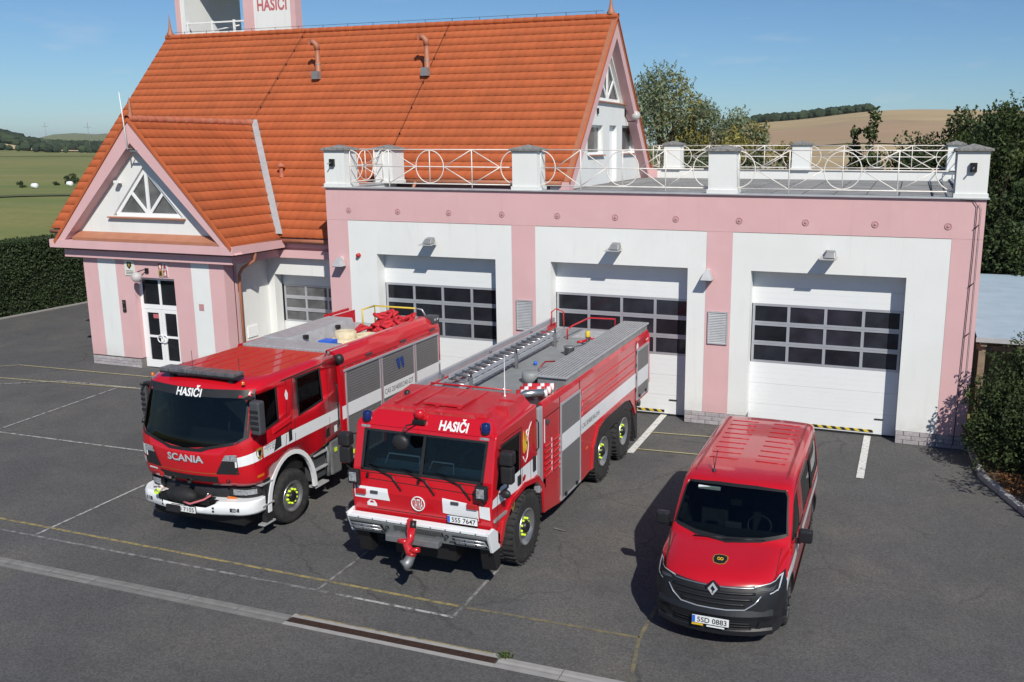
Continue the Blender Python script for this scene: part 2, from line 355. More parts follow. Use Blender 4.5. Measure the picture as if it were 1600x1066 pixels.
def spots(m, sc, r0, amt):
    """scattered round oil drips"""
    n = m.node_tree; b = n.nodes['Principled BSDF']; src = b.inputs['Base Color'].links[0].from_socket; g_ = n.nodes.new('ShaderNodeNewGeometry'); L = n.links
    v = n.nodes.new('ShaderNodeTexVoronoi'); v.inputs['Scale'].default_value = sc; L.new(g_.outputs['Position'], v.inputs['Vector']); s_ = n.nodes.new('ShaderNodeSeparateColor'); L.new(v.outputs['Color'], s_.inputs[0])
    k = n.nodes.new('ShaderNodeMath'); k.operation = 'MULTIPLY'; L.new(s_.outputs[1], k.inputs[0]); k.inputs[1].default_value = r0
    t = n.nodes.new('ShaderNodeTexNoise'); t.inputs['Scale'].default_value = 9; L.new(g_.outputs['Position'], t.inputs['Vector']); d = n.nodes.new('ShaderNodeMath'); d.operation = 'MULTIPLY_ADD'; L.new(t.outputs['Fac'], d.inputs[0]); d.inputs[1].default_value = .10; L.new(v.outputs['Distance'], d.inputs[2])
    c = n.nodes.new('ShaderNodeMath'); c.operation = 'SUBTRACT'; L.new(k.outputs[0], c.inputs[0]); L.new(d.outputs[0], c.inputs[1]); r = n.nodes.new('ShaderNodeMapRange'); L.new(c.outputs[0], r.inputs[0]); r.inputs[1].default_value = -.05; r.inputs[2].default_value = .04; r.inputs[4].default_value = amt
    x = n.nodes.new('ShaderNodeMix'); x.data_type = 'RGBA'; L.new(r.outputs[0], x.inputs[0]); L.new(src, x.inputs[6]); x.inputs[7].default_value = (.035,.034,.034,1); L.new(x.outputs[2], b.inputs['Base Color'])
spots(asph, .75, .13, .45)
speckle(asph, 45, .72, 1.28)
mat('line_white',(.42,.42,.41),.85,var=.12,vscale=12,stain=[((.085,.085,.088),9,.44,.62,.95)])
mat('line_white_fresh',(.62,.62,.60),.8,var=.1,vscale=10,stain=[((.12,.12,.12),12,.55,.7,.8)])
mat('line_white_worn',(.26,.26,.26),.85,stain=[((.08,.08,.083),7,.38,.6,.95)])
mat('line_yellow',(.31,.25,.10),.85,stain=[((.085,.083,.078),8,.45,.62,.85)])
mat('line_yellow_faint',(.20,.17,.09),.85,stain=[((.088,.086,.082),5,.40,.60,.95)])
mat('line_yellow_pale',(.46,.41,.22),.85,stain=[((.09,.088,.08),8,.52,.7,.8)])
mat('concrete',(.19,.188,.182),.9,var=.15,vscale=5,bump=.4,bscale=90,isl=.08,stain=[((.11,.105,.1),3,.5,.8,.5)])
mat('concrete_light',(.31,.30,.29),.9,var=.1,vscale=5,bump=.4,bscale=90,isl=.08)
mat('grate',(.060,.036,.028),.7,metal=.4,var=.3,vscale=20)
fld = mat('meadow',(.215,.20,.055),.95,var=.12,vscale=.03,stain=[((.125,.165,.040),.012,.42,.62,.85,(1,3,1)),((.24,.215,.09),.02,.5,.68,.6,(.4,3.2,1)),((.115,.12,.04),.35,.5,.75,.5),((.10,.14,.03),1.4,.5,.7,.4)])
gs = 9000
# the open land: one sheet that rises gently to the hills on the right
def terrain():
    import bisect
    rs = [0,14,22,32,45,60,80,110,150,200,280,380,520,700,800,900,1000,1100,1200,1350,1500,1800,2300,3000,4200,5000,6000,7500,9000]; na = 360; V=[]; F=[]
    def H(x,y):
        r = sqrt((x-10)**2+y*y); a = math.degrees(math.atan2(x-CAMP.x, y-CAMP.y))
        z = -.06
        if r > 45: z -= min(1.0,(r-45)/200)*.5
        # right hand hill: crest about a kilometre out
        g1 = max(0,min(1,(r-200)/830)); s1 = g1*g1*(3-2*g1); g2 = max(0,1-(r-1150)/1800) if r>1150 else 1
        w = 30/(1+math.exp(-(a+12.6)/1.2))+13/(1+math.exp(-(a+4.6)/1.5))-5/(1+math.exp(-(a-3)/2)); w2 = 1/(1+math.exp((a-75)/9))
        z += s1*g2*w*w2
        # wooded rise and a far blue ridge out on the left
        z += 20*math.exp(-((a+53.0)/2.6)**2)*math.exp(-((r-1450)/350)**2)
        z += (58+16*sin(a*.9)+9*sin(a*2.3))*math.exp(-((r-6000)/1500)**2)/(1+math.exp((a+30)/3))
        return z
    for i,r in enumerate(rs):
        for k in range(na):
            t = 2*pi*k/na; x = 10+r*sin(t); y = r*cos(t); V.append((x,y,H(x,y)))
    for i in range(len(rs)-1):
        for k in range(na):
            a=i*na+k; b=i*na+(k+1)%na; F.append((a,b,b+na,a+na))
    me = MB().mesh(V,F,0,True); me.f.append(tuple(range(na))); me.m.append(0); me.sm.append(True)
    return me, H
tmb, TH = terrain()
tag(tmb.build('field', 'meadow', weld=False), kind='structure')
def terrain_patch(name, m, a0, a1, r0, r1, lift=.35, na=40, nr=14, wob=.05, kind='structure'):
    """a strip of other land use lying on the terrain, by bearing (degrees) and distance from the yard"""
    V=[];F=[]
    for i in range(nr+1):
        for k in range(na+1):
            a = radians(a0+(a1-a0)*k/na); r = (r0+(r1-r0)*i/nr)*(1+wob*sin(k*.31+r0)+wob*.6*sin(k*.12+1)); x=CAMP.x+r*sin(a); y=CAMP.y+r*cos(a); V.append((x,y,TH(x,y)+lift))
    for i in range(nr):
        for k in range(na): a=i*(na+1)+k; F.append((a,a+1,a+na+2,a+na+1))
    o = MB().mesh(V,F,0,True).build(name, m, weld=False); tag(o, kind=kind); return o
mat('stubble',(.40,.30,.16),.95,var=.1,vscale=.02,stain=[((.31,.22,.12),.012,.5,.65,.8,(.3,1.5,4)),((.47,.36,.21),.02,.5,.7,.6,(.3,2,3))])
mat('plough',(.35,.25,.15),.95,var=.1,vscale=.03,stain=[((.38,.25,.15),.01,.5,.65,.7,(.3,2,4))])
mat('straw',(.55,.42,.22),.95,var=.08,vscale=.02)
mat('green_strip',(.10,.115,.04),.95,var=.2,vscale=.05)
mat('grass_verge',(.15,.21,.045),.95,var=.2,vscale=1.2,stain=[((.18,.2,.06),3,.5,.7,.5)])
terrain_patch('stubble_field','stubble',-13,45,230,1900,.5,90,30,.02)
terrain_patch('ploughed_field','plough',-9,40,420,640,1.0,70,10,.05)
terrain_patch('green_field_strip','green_strip',-1,8,330,375,1.4,40,5,.04)
terrain_patch('straw_field','straw',-14,14,120,225,.3,40,8,.05)
terrain_patch('straw_field','straw',-60,-38,1080,1260,1.0,50,6,.02)
terrain_patch('green_field_strip','green_strip',-75,-30,700,720,.5,50,3,.02)
terrain_patch('green_field_strip','green_strip',-75,-30,150,156,.15,50,3,.05)
sheet('yard', -19.0, 30, -40, 1.5, 0.0, 'asphalt'); sheet('yard_rear', -19.0, 17.35, 1.5, 16, 0.0, 'asphalt')
sheet('grass_strip', -45.0, -19.15, -20, 90, .002, 'grass_verge')
mat('soil',(.12,.075,.045),.98,var=.3,vscale=4,bump=.8,bscale=30,stain=[((.3,.15,.07),5,.5,.7,.7)])
tag(MB().face([(17.30,1.5,.06),(17.30,0,.06),(17.43,-1.92,.06),(18.61,-5.22,.06),(30,-5.22,.06),(30,1.5,.06)]).build('soil_bed','soil'),kind='structure')
# kerbs: single stones
kt = thing('kerb','grey concrete kerb stones edging the shrub bed beside the right end of the garage','kerb',(18,-3,0))
def kerb_line(p0,p1,root,n,w=.14,h=.12,m='concrete_light'):
    p0=Vector((*p0,0)); p1=Vector((*p1,0)); d=(p1-p0); L_=d.length/n; d.normalize(); q=Vector((-d.y,d.x,0))
    for k in range(n):
        a=p0+d*(L_*k+.006); b=p0+d*(L_*(k+1)-.006); mb=MB(); vs=[a-q*w/2,b-q*w/2,b+q*w/2,a+q*w/2]
        mb.mesh([(v.x,v.y,0.003) for v in vs]+[(v.x,v.y,h) for v in vs],[(3,2,1,0),(4,5,6,7),(0,1,5,4),(1,2,6,5),(2,3,7,6),(3,0,4,7)]).build('kerb_stone',m,root,bevel=.012)
kerb_line((17.28,.0),(17.42,-1.9),kt,2); kerb_line((17.42,-1.92),(18.6,-5.2),kt,4)
kh = thing('kerb','low pale concrete kerb running along the foot of the clipped hedge','kerb',(-19.0,4,0))
kerb_line((-19.05,-8),(-19.05,22),kh,30,.12,.07)
# painted lines (thin sheets just above the asphalt)
def line(pts, w, m, name='painted_line'):
    mb = MB(); P=[Vector((*p,0)) for p in pts]
    for a,b in zip(P[:-1],P[1:]):
        d=(b-a).normalized(); q=Vector((-d.y,d.x,0))*w/2; n=max(1,int((b-a).length/.5))
        for k in range(n):
            c=a+(b-a)*k/n; e_=a+(b-a)*(k+1)/n; mb.face([(*(c-q).xy,ZL[0]),(*(e_-q).xy,ZL[0]),(*(e_+q).xy,ZL[0]),(*(c+q).xy,ZL[0])])
    ZL[0]+=.0011
    o=mb.build(name,m); tag(o,kind='structure'); return o
ZL=[.004]
line([(9.46,-10.61),(-7,-10.38)],.06,'line_yellow'); line([(9.40,-10.61),(12.3,-10.57),(12.3,-9.6)],.06,'line_yellow_faint')
line([(12.3,-10.6),(12.62,-12.4)],.06,'line_yellow_faint')
line([(9.49,-10.95),(7.04,-10.91),(-6,-10.80)],.055,'line_white_worn'); line([(9.49,-10.95),(7.6,-10.92)],.05,'line_white')
line([(9.49,-10.95),(9.46,-9.0)],.055,'line_white_worn'); line([(7.04,-10.91),(7.0,-7.2)],.05,'line_white_worn'); line([(.92,-10.81),(.82,-6.6)],.055,'line_white')
line([(-5.55,-6.55),(-.6,-6.48),(1.9,-6.45)],.055,'line_white')
line([(-11.5,-4.35),(-8.2,-2.24),(-3.4,-2.04)],.055,'line_white'); line([(-8.2,-6.6),(-5.55,-6.36),(-5.97,-2.17)],.055,'line_white')
line([(-11.5,-2.6),(-10.28,-2.57),(-3.2,-1.98)],.05,'line_yellow_pale'); line([(-13,-2.55),(-11.22,-1.14),(-3.2,-.86)],.05,'line_yellow_pale')
line([(-5.55,-6.36),(-9.5,-8.4)],.05,'line_white_worn')
line([(9.84,.42),(9.86,-2.85)],.17,'line_white_fresh'); line([(14.98,.30),(14.96,-2.78)],.16,'line_white_fresh')
line([(9.93,-1.18),(12.2,-.98)],.045,'line_yellow_pale'); line([(9.93,-2.52),(12.3,-2.38)],.045,'line_yellow_pale'); line([(9.75,-7.4),(10.0,-7.45)],.05,'line_white_worn')
# drain across the yard: concrete channel blocks and one iron grate
dr = thing('drain_channel','pale concrete drainage channel with a rusty grate crossing the yard before the vehicles','drain',(6,-11.86,0))
def chan_block(x0,x1,m='concrete'):
    MB().box(x0+.006,x1-.006,-11.965,-11.885,.001,.011).box(x0+.006,x1-.006,-11.795,-11.715,.001,.011).face([(x0+.006,-11.885,.0115),(x1-.006,-11.885,.0115),(x1-.006,-11.84,.002),(x0+.006,-11.84,.002)]).face([(x0+.006,-11.84,.002),(x1-.006,-11.84,.002),(x1-.006,-11.795,.0115),(x0+.006,-11.795,.0115)]).build('channel_block',m,dr,fix=False)
x=-9.9
while x<7.15: chan_block(x,min(x+.95,7.18)); x+=.95
x=10.62
while x<22: chan_block(x,x+.95,'concrete_light'); x+=.95
gt_ = node('grate',(8.9,-11.85,0),dr)
MB().box(7.18,10.62,-11.97,-11.90,.001,.012).box(7.18,10.62,-11.76,-11.66,.001,.012).build('grate_frame',['concrete_light'],gt_)
MB().box(7.19,10.60,-11.898,-11.762,.0005,.003).build('grate_bed',['dark_void'],gt_)
gm = MB().box(-.014,.014,-.068,.068,0,.011).data('grate_bar',['grate'])
for k in range(100): link('grate_bar',gm,(7.22+k*.034,-11.83,.0035),gt_)
tag(MB().face([(x_,y_,.0145) for x_,y_ in ((7.25,-11.69),(10.5,-11.69),(10.5,-11.665),(7.25,-11.665))]).build('painted_line','line_yellow'),kind='structure')
# ================================================================ GARAGE WING
G = thing('garage_wing','flat-roofed pink and white vehicle hall with three tall sectional doors and a railed roof terrace','building',(8.58,6,0))
ZP,ZB,ZT,ZLn = .321,4.915,5.80,3.986
cols=[(0,.682,'p'),(.682,5.707,'w',1.573,5.225),(5.707,6.383,'p'),(6.383,10.936,'w',6.810,10.474),(10.936,11.575,'p'),(11.575,16.517,'w',12.042,15.615),(16.517,17.165,'p')]
wall=MB()
for c in cols:
    m=0 if c[2]=='p' else 1
    if len(c)==3: wall.box(c[0]+.001,c[1]-.001,0,.397,ZP,ZB-.004,m)
    else:
        wall.box(c[0],c[3],.006,.397,ZP,ZB-.012,m); wall.box(c[4],c[1],.006,.397,ZP,ZB-.012,m); wall.box(c[3],c[4],.006,.397,ZLn,ZB-.012,m)
wall.box(0,17.165,0,.397,ZB,ZT,0)
wall.box(.02,17.14,.02,.38,ZB-.02,ZB+.01,2)
wall.box(0,.3,.4,12.9,0,5.62,0).box(16.865,17.165,.4,12.9,0,5.78,0).box(0.3,16.86,12.6,12.9,0,5.60,0)
wall.build('wall',['plaster_pink','plaster_white','seam'],G)
# stone plinth
def plinth(x0,x1,yf,root,z1=ZP,rows=3,depth=.02,face='-y'):
    mb=MB(); mb.box(x0,x1,yf+.0,yf+.39,0,z1) if face=='-y' else None
    mb.build('plinth_bed','mortar',root)
    h=(z1-.01)/rows
    for r in range(rows):
        x=x0+(0 if r%2 else -.18); 
        while x<x1-.02:
            a=max(x,x0); b=min(x+.355,x1)
            if b-a>.03: MB().box(a+.004,b-.004,yf-depth,yf+.01,r*h+.004,(r+1)*h-.004).build('plinth_stone','stone_plinth',root,bevel=.006,seg=1)
            x+=.36
for a,b in ((0,1.573),(5.225,6.810),(10.474,12.042),(15.615,17.165)): plinth(a,b,.008,G)
# decorative plaster roundels on the band
rm=MB(); rm.lathe((0,0,0),'y',[(.055,-.006),(.075,-.016),(.085,-.002)],20); rm.lathe((0,0,0),'y',[(.0,-.008),(.035,-.010),(.04,-.002)],16); rm=rm.data('roundel',['plaster_pink_dark'])
for k in range(11): link('roundel',rm,(.74+k*1.568,0,5.19),G)
# doors
def sectional_door(x0,x1,root,y=.40,zt=ZLn+.05,zg=(1.64,3.13),z0=.0,npan=4,rows=3,full=True,glass_='pane_glass'):
    d=node('garage_door',((x0+x1)/2,y,0),root)
    MB().box(x0-.2,x1+.2,y+.06,y+.1,0,zt+.2).build('backing','dark_void',d)
    # solid ribbed sections
    def section(a,b):
        mb=MB(); n=max(1,round((b-a)/.12)); h=(b-a)/n; mb.box(x0-.05,x1+.05,y+.003,y+.05,a+.002,b-.002)
        for k in range(n): mb.box(x0-.05,x1+.05,y,y+.004,a+k*h+.0035,a+(k+1)*h-.0035)
        mb.build('door_section','door_panel',d)
    for a,b in ((z0+.05,.56),(.56,1.10),(1.10,zg[0])): section(a,b)
    section(zg[1],3.55); section(3.55,zt)
    MB().box(x0-.02,x1+.02,y-.01,y+.05,z0+.01,z0+.05).build('door_seal','black_plastic',d)
    rh=(zg[1]-zg[0])/rows; xa,xb=x0+.02,x1-.02; pw=(xb-xa)/npan
    for r in range(rows):
        a=zg[0]+r*rh; b=a+rh; fr=MB(); fr.box(xa,xb,y-.004,y+.045,a+.002,a+.055).box(xa,xb,y-.004,y+.045,b-.055,b-.002)
        for k in range(npan+1): 
            xc=xa+k*pw; w=.035 if 0<k<npan else .06; fr.box(max(xa,xc-w),min(xb,xc+w),y-.003,y+.044,a+.055,b-.055)
        f=fr.build('glazed_section','aluminium',d)
        for k in range(npan): MB().box(xa+k*pw+.03,xa+(k+1)*pw-.03,y+.018,y+.026,a+.05,b-.05).build('pane',glass_,d)
    MB().box(x1-.5,x1-.3,y-.02,y+.0,.42,.45).build('door_handle','black_plastic',d)
    return d
haz=mat('hazard',(.62,.50,.03),.5)
n=haz.node_tree; b=n.nodes['Principled BSDF']; g_=n.nodes.new('ShaderNodeNewGeometry'); sx=n.nodes.new('ShaderNodeSeparateXYZ'); n.links.new(g_.outputs['Position'],sx.inputs[0])
ad=n.nodes.new('ShaderNodeMath'); ad.operation='ADD'; n.links.new(sx.outputs[0],ad.inputs[0]); n.links.new(sx.outputs[2],ad.inputs[1]); ml=n.nodes.new('ShaderNodeMath'); ml.operation='MULTIPLY'; ml.inputs[1].default_value=4.6; n.links.new(ad.outputs[0],ml.inputs[0])
fr=n.nodes.new('ShaderNodeMath'); fr.operation='FRACT'; n.links.new(ml.outputs[0],fr.inputs[0]); gtn=n.nodes.new('ShaderNodeMath'); gtn.operation='GREATER_THAN'; gtn.inputs[1].default_value=.5; n.links.new(fr.outputs[0],gtn.inputs[0])
mxn=n.nodes.new('ShaderNodeMix'); mxn.data_type='RGBA'; n.links.new(gtn.outputs[0],mxn.inputs[0]); mxn.inputs[6].default_value=(.62,.47,.05,1); mxn.inputs[7].default_value=(.015,.015,.015,1); n.links.new(mxn.outputs[2],b.inputs['Base Color'])
for (a,b_),hz in (((1.573,5.225),(2.7,4.4)),((6.810,10.474),(8.1,9.85)),((12.042,15.615),(13.2,15.1))):
    d=sectional_door(a,b_,G); MB().box(hz[0],hz[1],.386,.393,.09,.155).build('hazard_strip','hazard',d)
# louvres
def louvre(x0,x1,z0,z1,root):
    v=node('louvre_vent',((x0+x1)/2,0,(z0+z1)/2),root)
    MB().box(x0,x1,-.012,.0,z0,z1).build('vent_back','dark_void',v)
    MB().box(x0,x0+.03,-.04,-.012,z0,z1).box(x1-.03,x1,-.04,-.012,z0,z1).box(x0+.03,x1-.03,-.04,-.012,z0,z0+.03).box(x0+.03,x1-.03,-.04,-.012,z1-.03,z1).build('vent_frame','zinc_light',v)
    n=18; h=(z1-z0-.06)/n; me=MB().prism([(-.036,0),(-.030,0),(-.012,h*.75),(-.018,h*.75)],'x',-(x1-x0)/2+.03,(x1-x0)/2-.03).data('vent_slat',['zinc_light'])
    for k in range(n): link('vent_slat',me,((x0+x1)/2,0,z0+.03+k*h),v)
louvre(5.83,6.30,2.11,2.93,G); louvre(11.02,11.52,2.11,2.93,G)
# roof terrace
MB().mesh([(0.3,.3,5.615),(16.9,.3,5.615),(16.9,12.7,5.745),(5.6,12.7,5.745),(5.6,3.7,5.655),(.3,3.7,5.655)],[(0,1,2,3,4,5)]).build('roof_deck','mortar',G)
pav=mat('paver',(.25,.25,.245),.92,var=.15,vscale=1.5,bump=.5,bscale=80,isl=.10,stain=[((.12,.12,.115),1.2,.5,.75,.6),((.30,.27,.22),2.,.6,.8,.5)])
pm=MB().box(-.392,.392,-.392,.392,0,.026).data('paving_slab',['paver'],bevel=.008,seg=1)
for i in range(20):
    for j in range(15):
        x=.75+i*.83; y=.78+j*.83
        if x<6.1 and y>3.2: continue
        if x>16.55 or y>12.35: continue
        link('paving_slab',pm,(x,y,5.622+(y-.3)*.0105),G)
MB().box(-.06,17.225,-.06,.36,5.80,5.835).box(-.06,.36,.36,3.3,5.80,5.835).box(16.81,17.225,.36,12.5,5.80,5.835).build('parapet_coping','zinc_light',G,bevel=.004,seg=1)
MB().box(0,.33,.397,3.3,5.60,5.80).box(16.84,17.165,.397,12.5,5.60,5.80).box(.33,16.84,.36,.395,5.60,5.80).build('parapet','plaster_white',G)
MB().box(5.76,17.2,12.48,12.88,5.60,6.06).build('rear_parapet','plaster_white',G)
MB().box(5.72,17.24,12.44,12.92,6.06,6.085).build('parapet_coping','zinc_light',G)
MB().box(5.74,6.35,12.40,12.95,5.70,6.10).build('verge_foot','plaster_pink',G)
def pillar(x0,x1,y0,y1,z0,z1,hook=None):
    p=node('pillar',((x0+x1)/2,(y0+y1)/2,z0),G)
    MB().box(x0-.03,x1+.03,y0-.03,y1+.03,z0,z0+.09).box(x0,x1,y0,y1,z0+.09,z1-.10).build('pillar_shaft','plaster_white',p)
    xm,ym=(x0+x1)/2,(y0+y1)/2; c=.07; mb=MB(); mb.box(x0-c,x1+c,y0-c,y1+c,z1-.10,z1-.045)
    mb.mesh([(x0-c,y0-c,z1-.045),(x1+c,y0-c,z1-.045),(x1+c,y1+c,z1-.045),(x0-c,y1+c,z1-.045),(xm,ym,z1+.065)],[(0,1,4),(1,2,4),(2,3,4),(3,0,4)])
    mb.build('pillar_cap','lichen_cap',p,bevel=.008,seg=1)
    return p
fz=5.835
pl=[pillar(.02,.68,-.01,.60,fz,6.93),pillar(5.76,6.46,-.01,.55,fz,6.93),pillar(10.93,11.60,-.01,.55,fz,6.93),pillar(16.50,17.16,-.01,.62,fz,6.95)]
pillar(.02,.66,2.55,3.25,fz,6.93)
for a,b in ((6.62,7.26),(11.42,12.06),(16.70,17.22)): pillar(a,b,12.40,12.98,6.085,7.07)
# outward pipe stubs on the corner pillars
for px,pr_ in ((.30,pl[0]),(16.84,pl[3])):
    MB().box(px-.07,px+.07,-.09,-.01,6.40,6.60).build('spout_plate','black_metal',pr_); MB().tube([(px,-.09,6.5),(px-.02,-.22,6.47)],.018,6).build('spout','steel_dull',pr_)
def railing(p0,p1,z0,z1,root=G,ncirc=1):
    """white steel railing: rails, circles and diamonds between two pillars"""
    p0=Vector((*p0,0)); p1=Vector((*p1,0)); d=p1-p0; L_=d.length; d.normalize(); R_=node('railing',((p0+p1)/2)+Vector((0,0,z0)),root)
    def P(s_,z): return tuple(p0+d*s_+Vector((0,0,z)))
    zm=(z0+z1)/2; rad=(z1-z0)/2-.02; r=.014
    for z in (z0,zm,z1): MB().tube([P(0,z),P(L_,z)],r*1.1,6).build('rail','rail_paint',R_)
    unit=L_/(ncirc+1); cs=[unit*k for k in range(ncirc+2)]
    for i,c in enumerate(cs):
        if i in(0,len(cs)-1):
            t0=-pi/2 if i==0 else pi/2; pts=[P(c+rad*.97*cos(t0+pi*k/14),zm+rad*sin(t0+pi*k/14)) for k in range(15)]; pts=[q for q in pts]; MB().tube(pts,r,6).build('half_ring','rail_paint',R_)
            MB().tube([P(c+(.02 if i==0 else -.02),z0-.05),P(c+(.02 if i==0 else -.02),z1)],r,6).build('bar','rail_paint',R_)
        else:
            MB().tube([P(c+rad*.97*cos(2*pi*k/28),zm+rad*sin(2*pi*k/28)) for k in range(28)],r,6,closed=True).build('ring','rail_paint',R_); MB().tube([P(c,z0),P(c,z1)],r,6).build('bar','rail_paint',R_)
    for a,b in zip(cs[:-1],cs[1:]):
        a+=rad; b-=rad; m_=(a+b)/2
        for q in ((a,zm,m_,z1),(a,zm,m_,z0),(m_,z1,b,zm),(m_,z0,b,zm)): MB().tube([P(q[0],q[1]),P(q[2],q[3])],r*.9,6).build('brace','rail_paint',R_)
        MB().tube([P(m_,z0-.10),P(m_,z1)],r*1.1,6).build('bar','rail_paint',R_)
railing((.70,.20),(5.76,.20),5.95,6.86,ncirc=1) if False else railing((.70,.20),(5.76,.20),5.95,6.86,ncirc=1)
railing((6.46,.20),(10.93,.20),5.95,6.86); railing((11.60,.20),(16.50,.20),5.95,6.86)
railing((.34,.60),(.34,2.55),5.95,6.86,ncirc=1); railing((16.98,.62),(16.98,6.4),5.95,6.86); railing((16.98,6.4),(16.98,12.4),5.95,6.86)
railing((7.26,12.68),(11.42,12.68),6.17,6.96); railing((12.06,12.68),(16.70,12.68),6.17,6.96); railing((6.10,12.68),(6.62,12.68),6.17,6.96,ncirc=0)
# lightning conductor on the right pillar
lc=thing('lightning_conductor','pair of thin dark conductor cables clipped down the right corner of the pink garage front','cable',(17.0,-.03,0))
MB().tube([(16.62,-.03,5.79),(16.9,-.035,5.78),(16.985,-.035,5.66),(16.98,-.035,4.5),(16.94,-.035,1.9),(16.9,-.035,.1)],.009,5).build('cable','black_metal',lc)
MB().tube([(17.02,-.03,5.70),(17.07,-.03,5.60),(17.07,-.03,4.5),(17.07,-.03,2.1),(17.05,-.03,1.2)],.006,5).build('cable','steel_dull',lc)
for z in (5.15,3.85,2.7,1.55): MB().tube([(16.95,-.035,z),(17.05,-.06,z+.10)],.012,5).build('cable_clip','black_metal',lc)
# floodlights
def floodlight(x,z,lab,grp='floodlights over the garage doors'):
    t=thing('floodlight',lab,'lamp',(x,0,z),grp)
    MB().box(x-.05,x+.05,-.10,0,z+.02,z+.12).build('bracket','steel_dull',t,bevel=.008)
    MB().mesh([(x-.02,-.10,z+.13),(x+.17,-.10,z+.13),(x+.17,-.28,z+.10),(x-.02,-.28,z+.10),(x-.08,-.08,z+.0),(x+.19,-.08,z+.0),(x+.19,-.36,z-.03),(x-.08,-.36,z-.03)],[(0,1,2,3),(0,4,5,1),(1,5,6,2),(2,6,7,3),(3,7,4,0),(7,6,5,4)]).build('lamp_housing','zinc',t,bevel=.012)
    MB().mesh([(x-.17,-.06,z-.035),(x+.22,-.06,z-.035),(x+.22,-.40,z-.075),(x-.17,-.40,z-.075),(x-.17,-.06,z-.02),(x+.22,-.06,z-.02),(x+.22,-.40,z-.055),(x-.17,-.40,z-.055)],[(0,1,2,3),(4,7,6,5),(0,4,5,1),(1,5,6,2),(2,6,7,3),(3,7,4,0)]).build('visor','zinc_light',t)
    return t
floodlight(3.30,4.40,'grey floodlight on the white wall above the leftmost tall garage door')
floodlight(8.58,4.44,'grey floodlight on the white wall above the middle tall garage door')
floodlight(13.84,4.44,'grey floodlight on the white wall above the rightmost tall garage door')
def horn(x,z,lab,dx=0):
    t=thing('horn_loudspeaker',lab,'loudspeaker',(x,0,z),'horn loudspeakers on the garage front')
    MB().box(x-.04,x+.04,-.08,0,z+.1,z+.2).build('bracket','white_plastic',t)
    mb=MB(); i=len(mb.v); mb.mesh([(x-.05,-.08,z+.2),(x+.05,-.08,z+.2),(x+.05,-.18,z+.2),(x-.05,-.18,z+.2),(x-.14,-.04,z-.04),(x+.14,-.04,z-.04),(x+.14,-.32,z-.04),(x-.14,-.32,z-.04)],[(0,1,2,3),(0,4,5,1),(1,5,6,2),(2,6,7,3),(3,7,4,0)]); mb.build('horn','zinc_light',t)
    MB().box(x-.135,x+.135,-.315,-.045,z-.055,z-.035).build('grille','black_plastic',t)
horn(11.0,3.78,'small white horn loudspeaker on the pink pillar left of the rightmost garage door'); horn(.44,3.66,'small white horn loudspeaker on the pink pillar at the left end of the garage front')
t=MB().lathe((1.0,0,3.93),'y',[(0,-.10),(.05,-.09),(.065,-.03),(.065,0)],14).build('alarm_beacon','red_lens'); tag(t,'small round red alarm beacon on the white wall left of the first tall door','alarm')
# ================================================================ MAIN HOUSE
H = thing('station_house','white and pink station building with steep orange tiled roofs and a gabled entrance porch','building',(-3.3,8,0))
PX0,PX1=-9.17,-3.67; YE,ZE,SL,YR,ZR=1.90,4.12,1.12,8.16,11.13; XL,XG=-12.72,6.07
def zroof(y): return ZE+SL*(y-YE)
hw=MB()
WY=2.15; WX=-3.88
# front wall right of the porch with the small door opening
hw.box(WX,-3.62,WY,WY+.35,ZP,3.50,1).box(-3.62,.0,WY,WY+.35,2.90,3.50,1).box(WX-.2,WX,.30,WY+.35,0,3.50,1)
hw.build('wall',['plaster_pink','plaster_white'],H)
d=sectional_door(-3.60,-.2,H,y=2.55,zt=2.95,zg=(1.30,2.52),npan=4,rows=3,glass_='pane_glass_light')
MB().box(-12.3,-9.0,5.0,5.3,0,4.3).build('wall','plaster_white',H); MB().box(-12.3,-12.0,5.3,13.8,0,4.3).build('wall','plaster_white',H)
# gable wall over the terrace
GX=5.72
gwv=[(3.55,5.6),(12.75,5.6),(12.75,6.0),(YR,ZR-.22),(3.55,zroof(3.55)-.22)]
gb=MB().prism(gwv,'x',GX-.3,GX)
o=bpy.data.objects.new('t',gb.data('t',['plaster_white'])); COL.objects.link(o)
openings=[(6.10,7.66,6.68,7.62),(8.38,9.22,5.64,7.64),(9.85,11.40,6.70,7.66)]   # y0,y1,z0,z1
cut=[MB().box(GX-.20,GX+.2,a,b,c,e_).data('c',['plaster_white']) for a,b,c,e_ in openings]
tri=[(7.05,8.44),(10.0,8.44),(8.55,9.92)]
cut.append(MB().prism(tri,'x',GX-.20,GX+.2).data('c',['plaster_white']))
boolean(o,cut); me=o.data; bpy.data.objects.remove(o); me.transform(Matrix.Translation((-GX,-8,-5.6))); link('gable_wall',me,(GX,8,5.6),H)
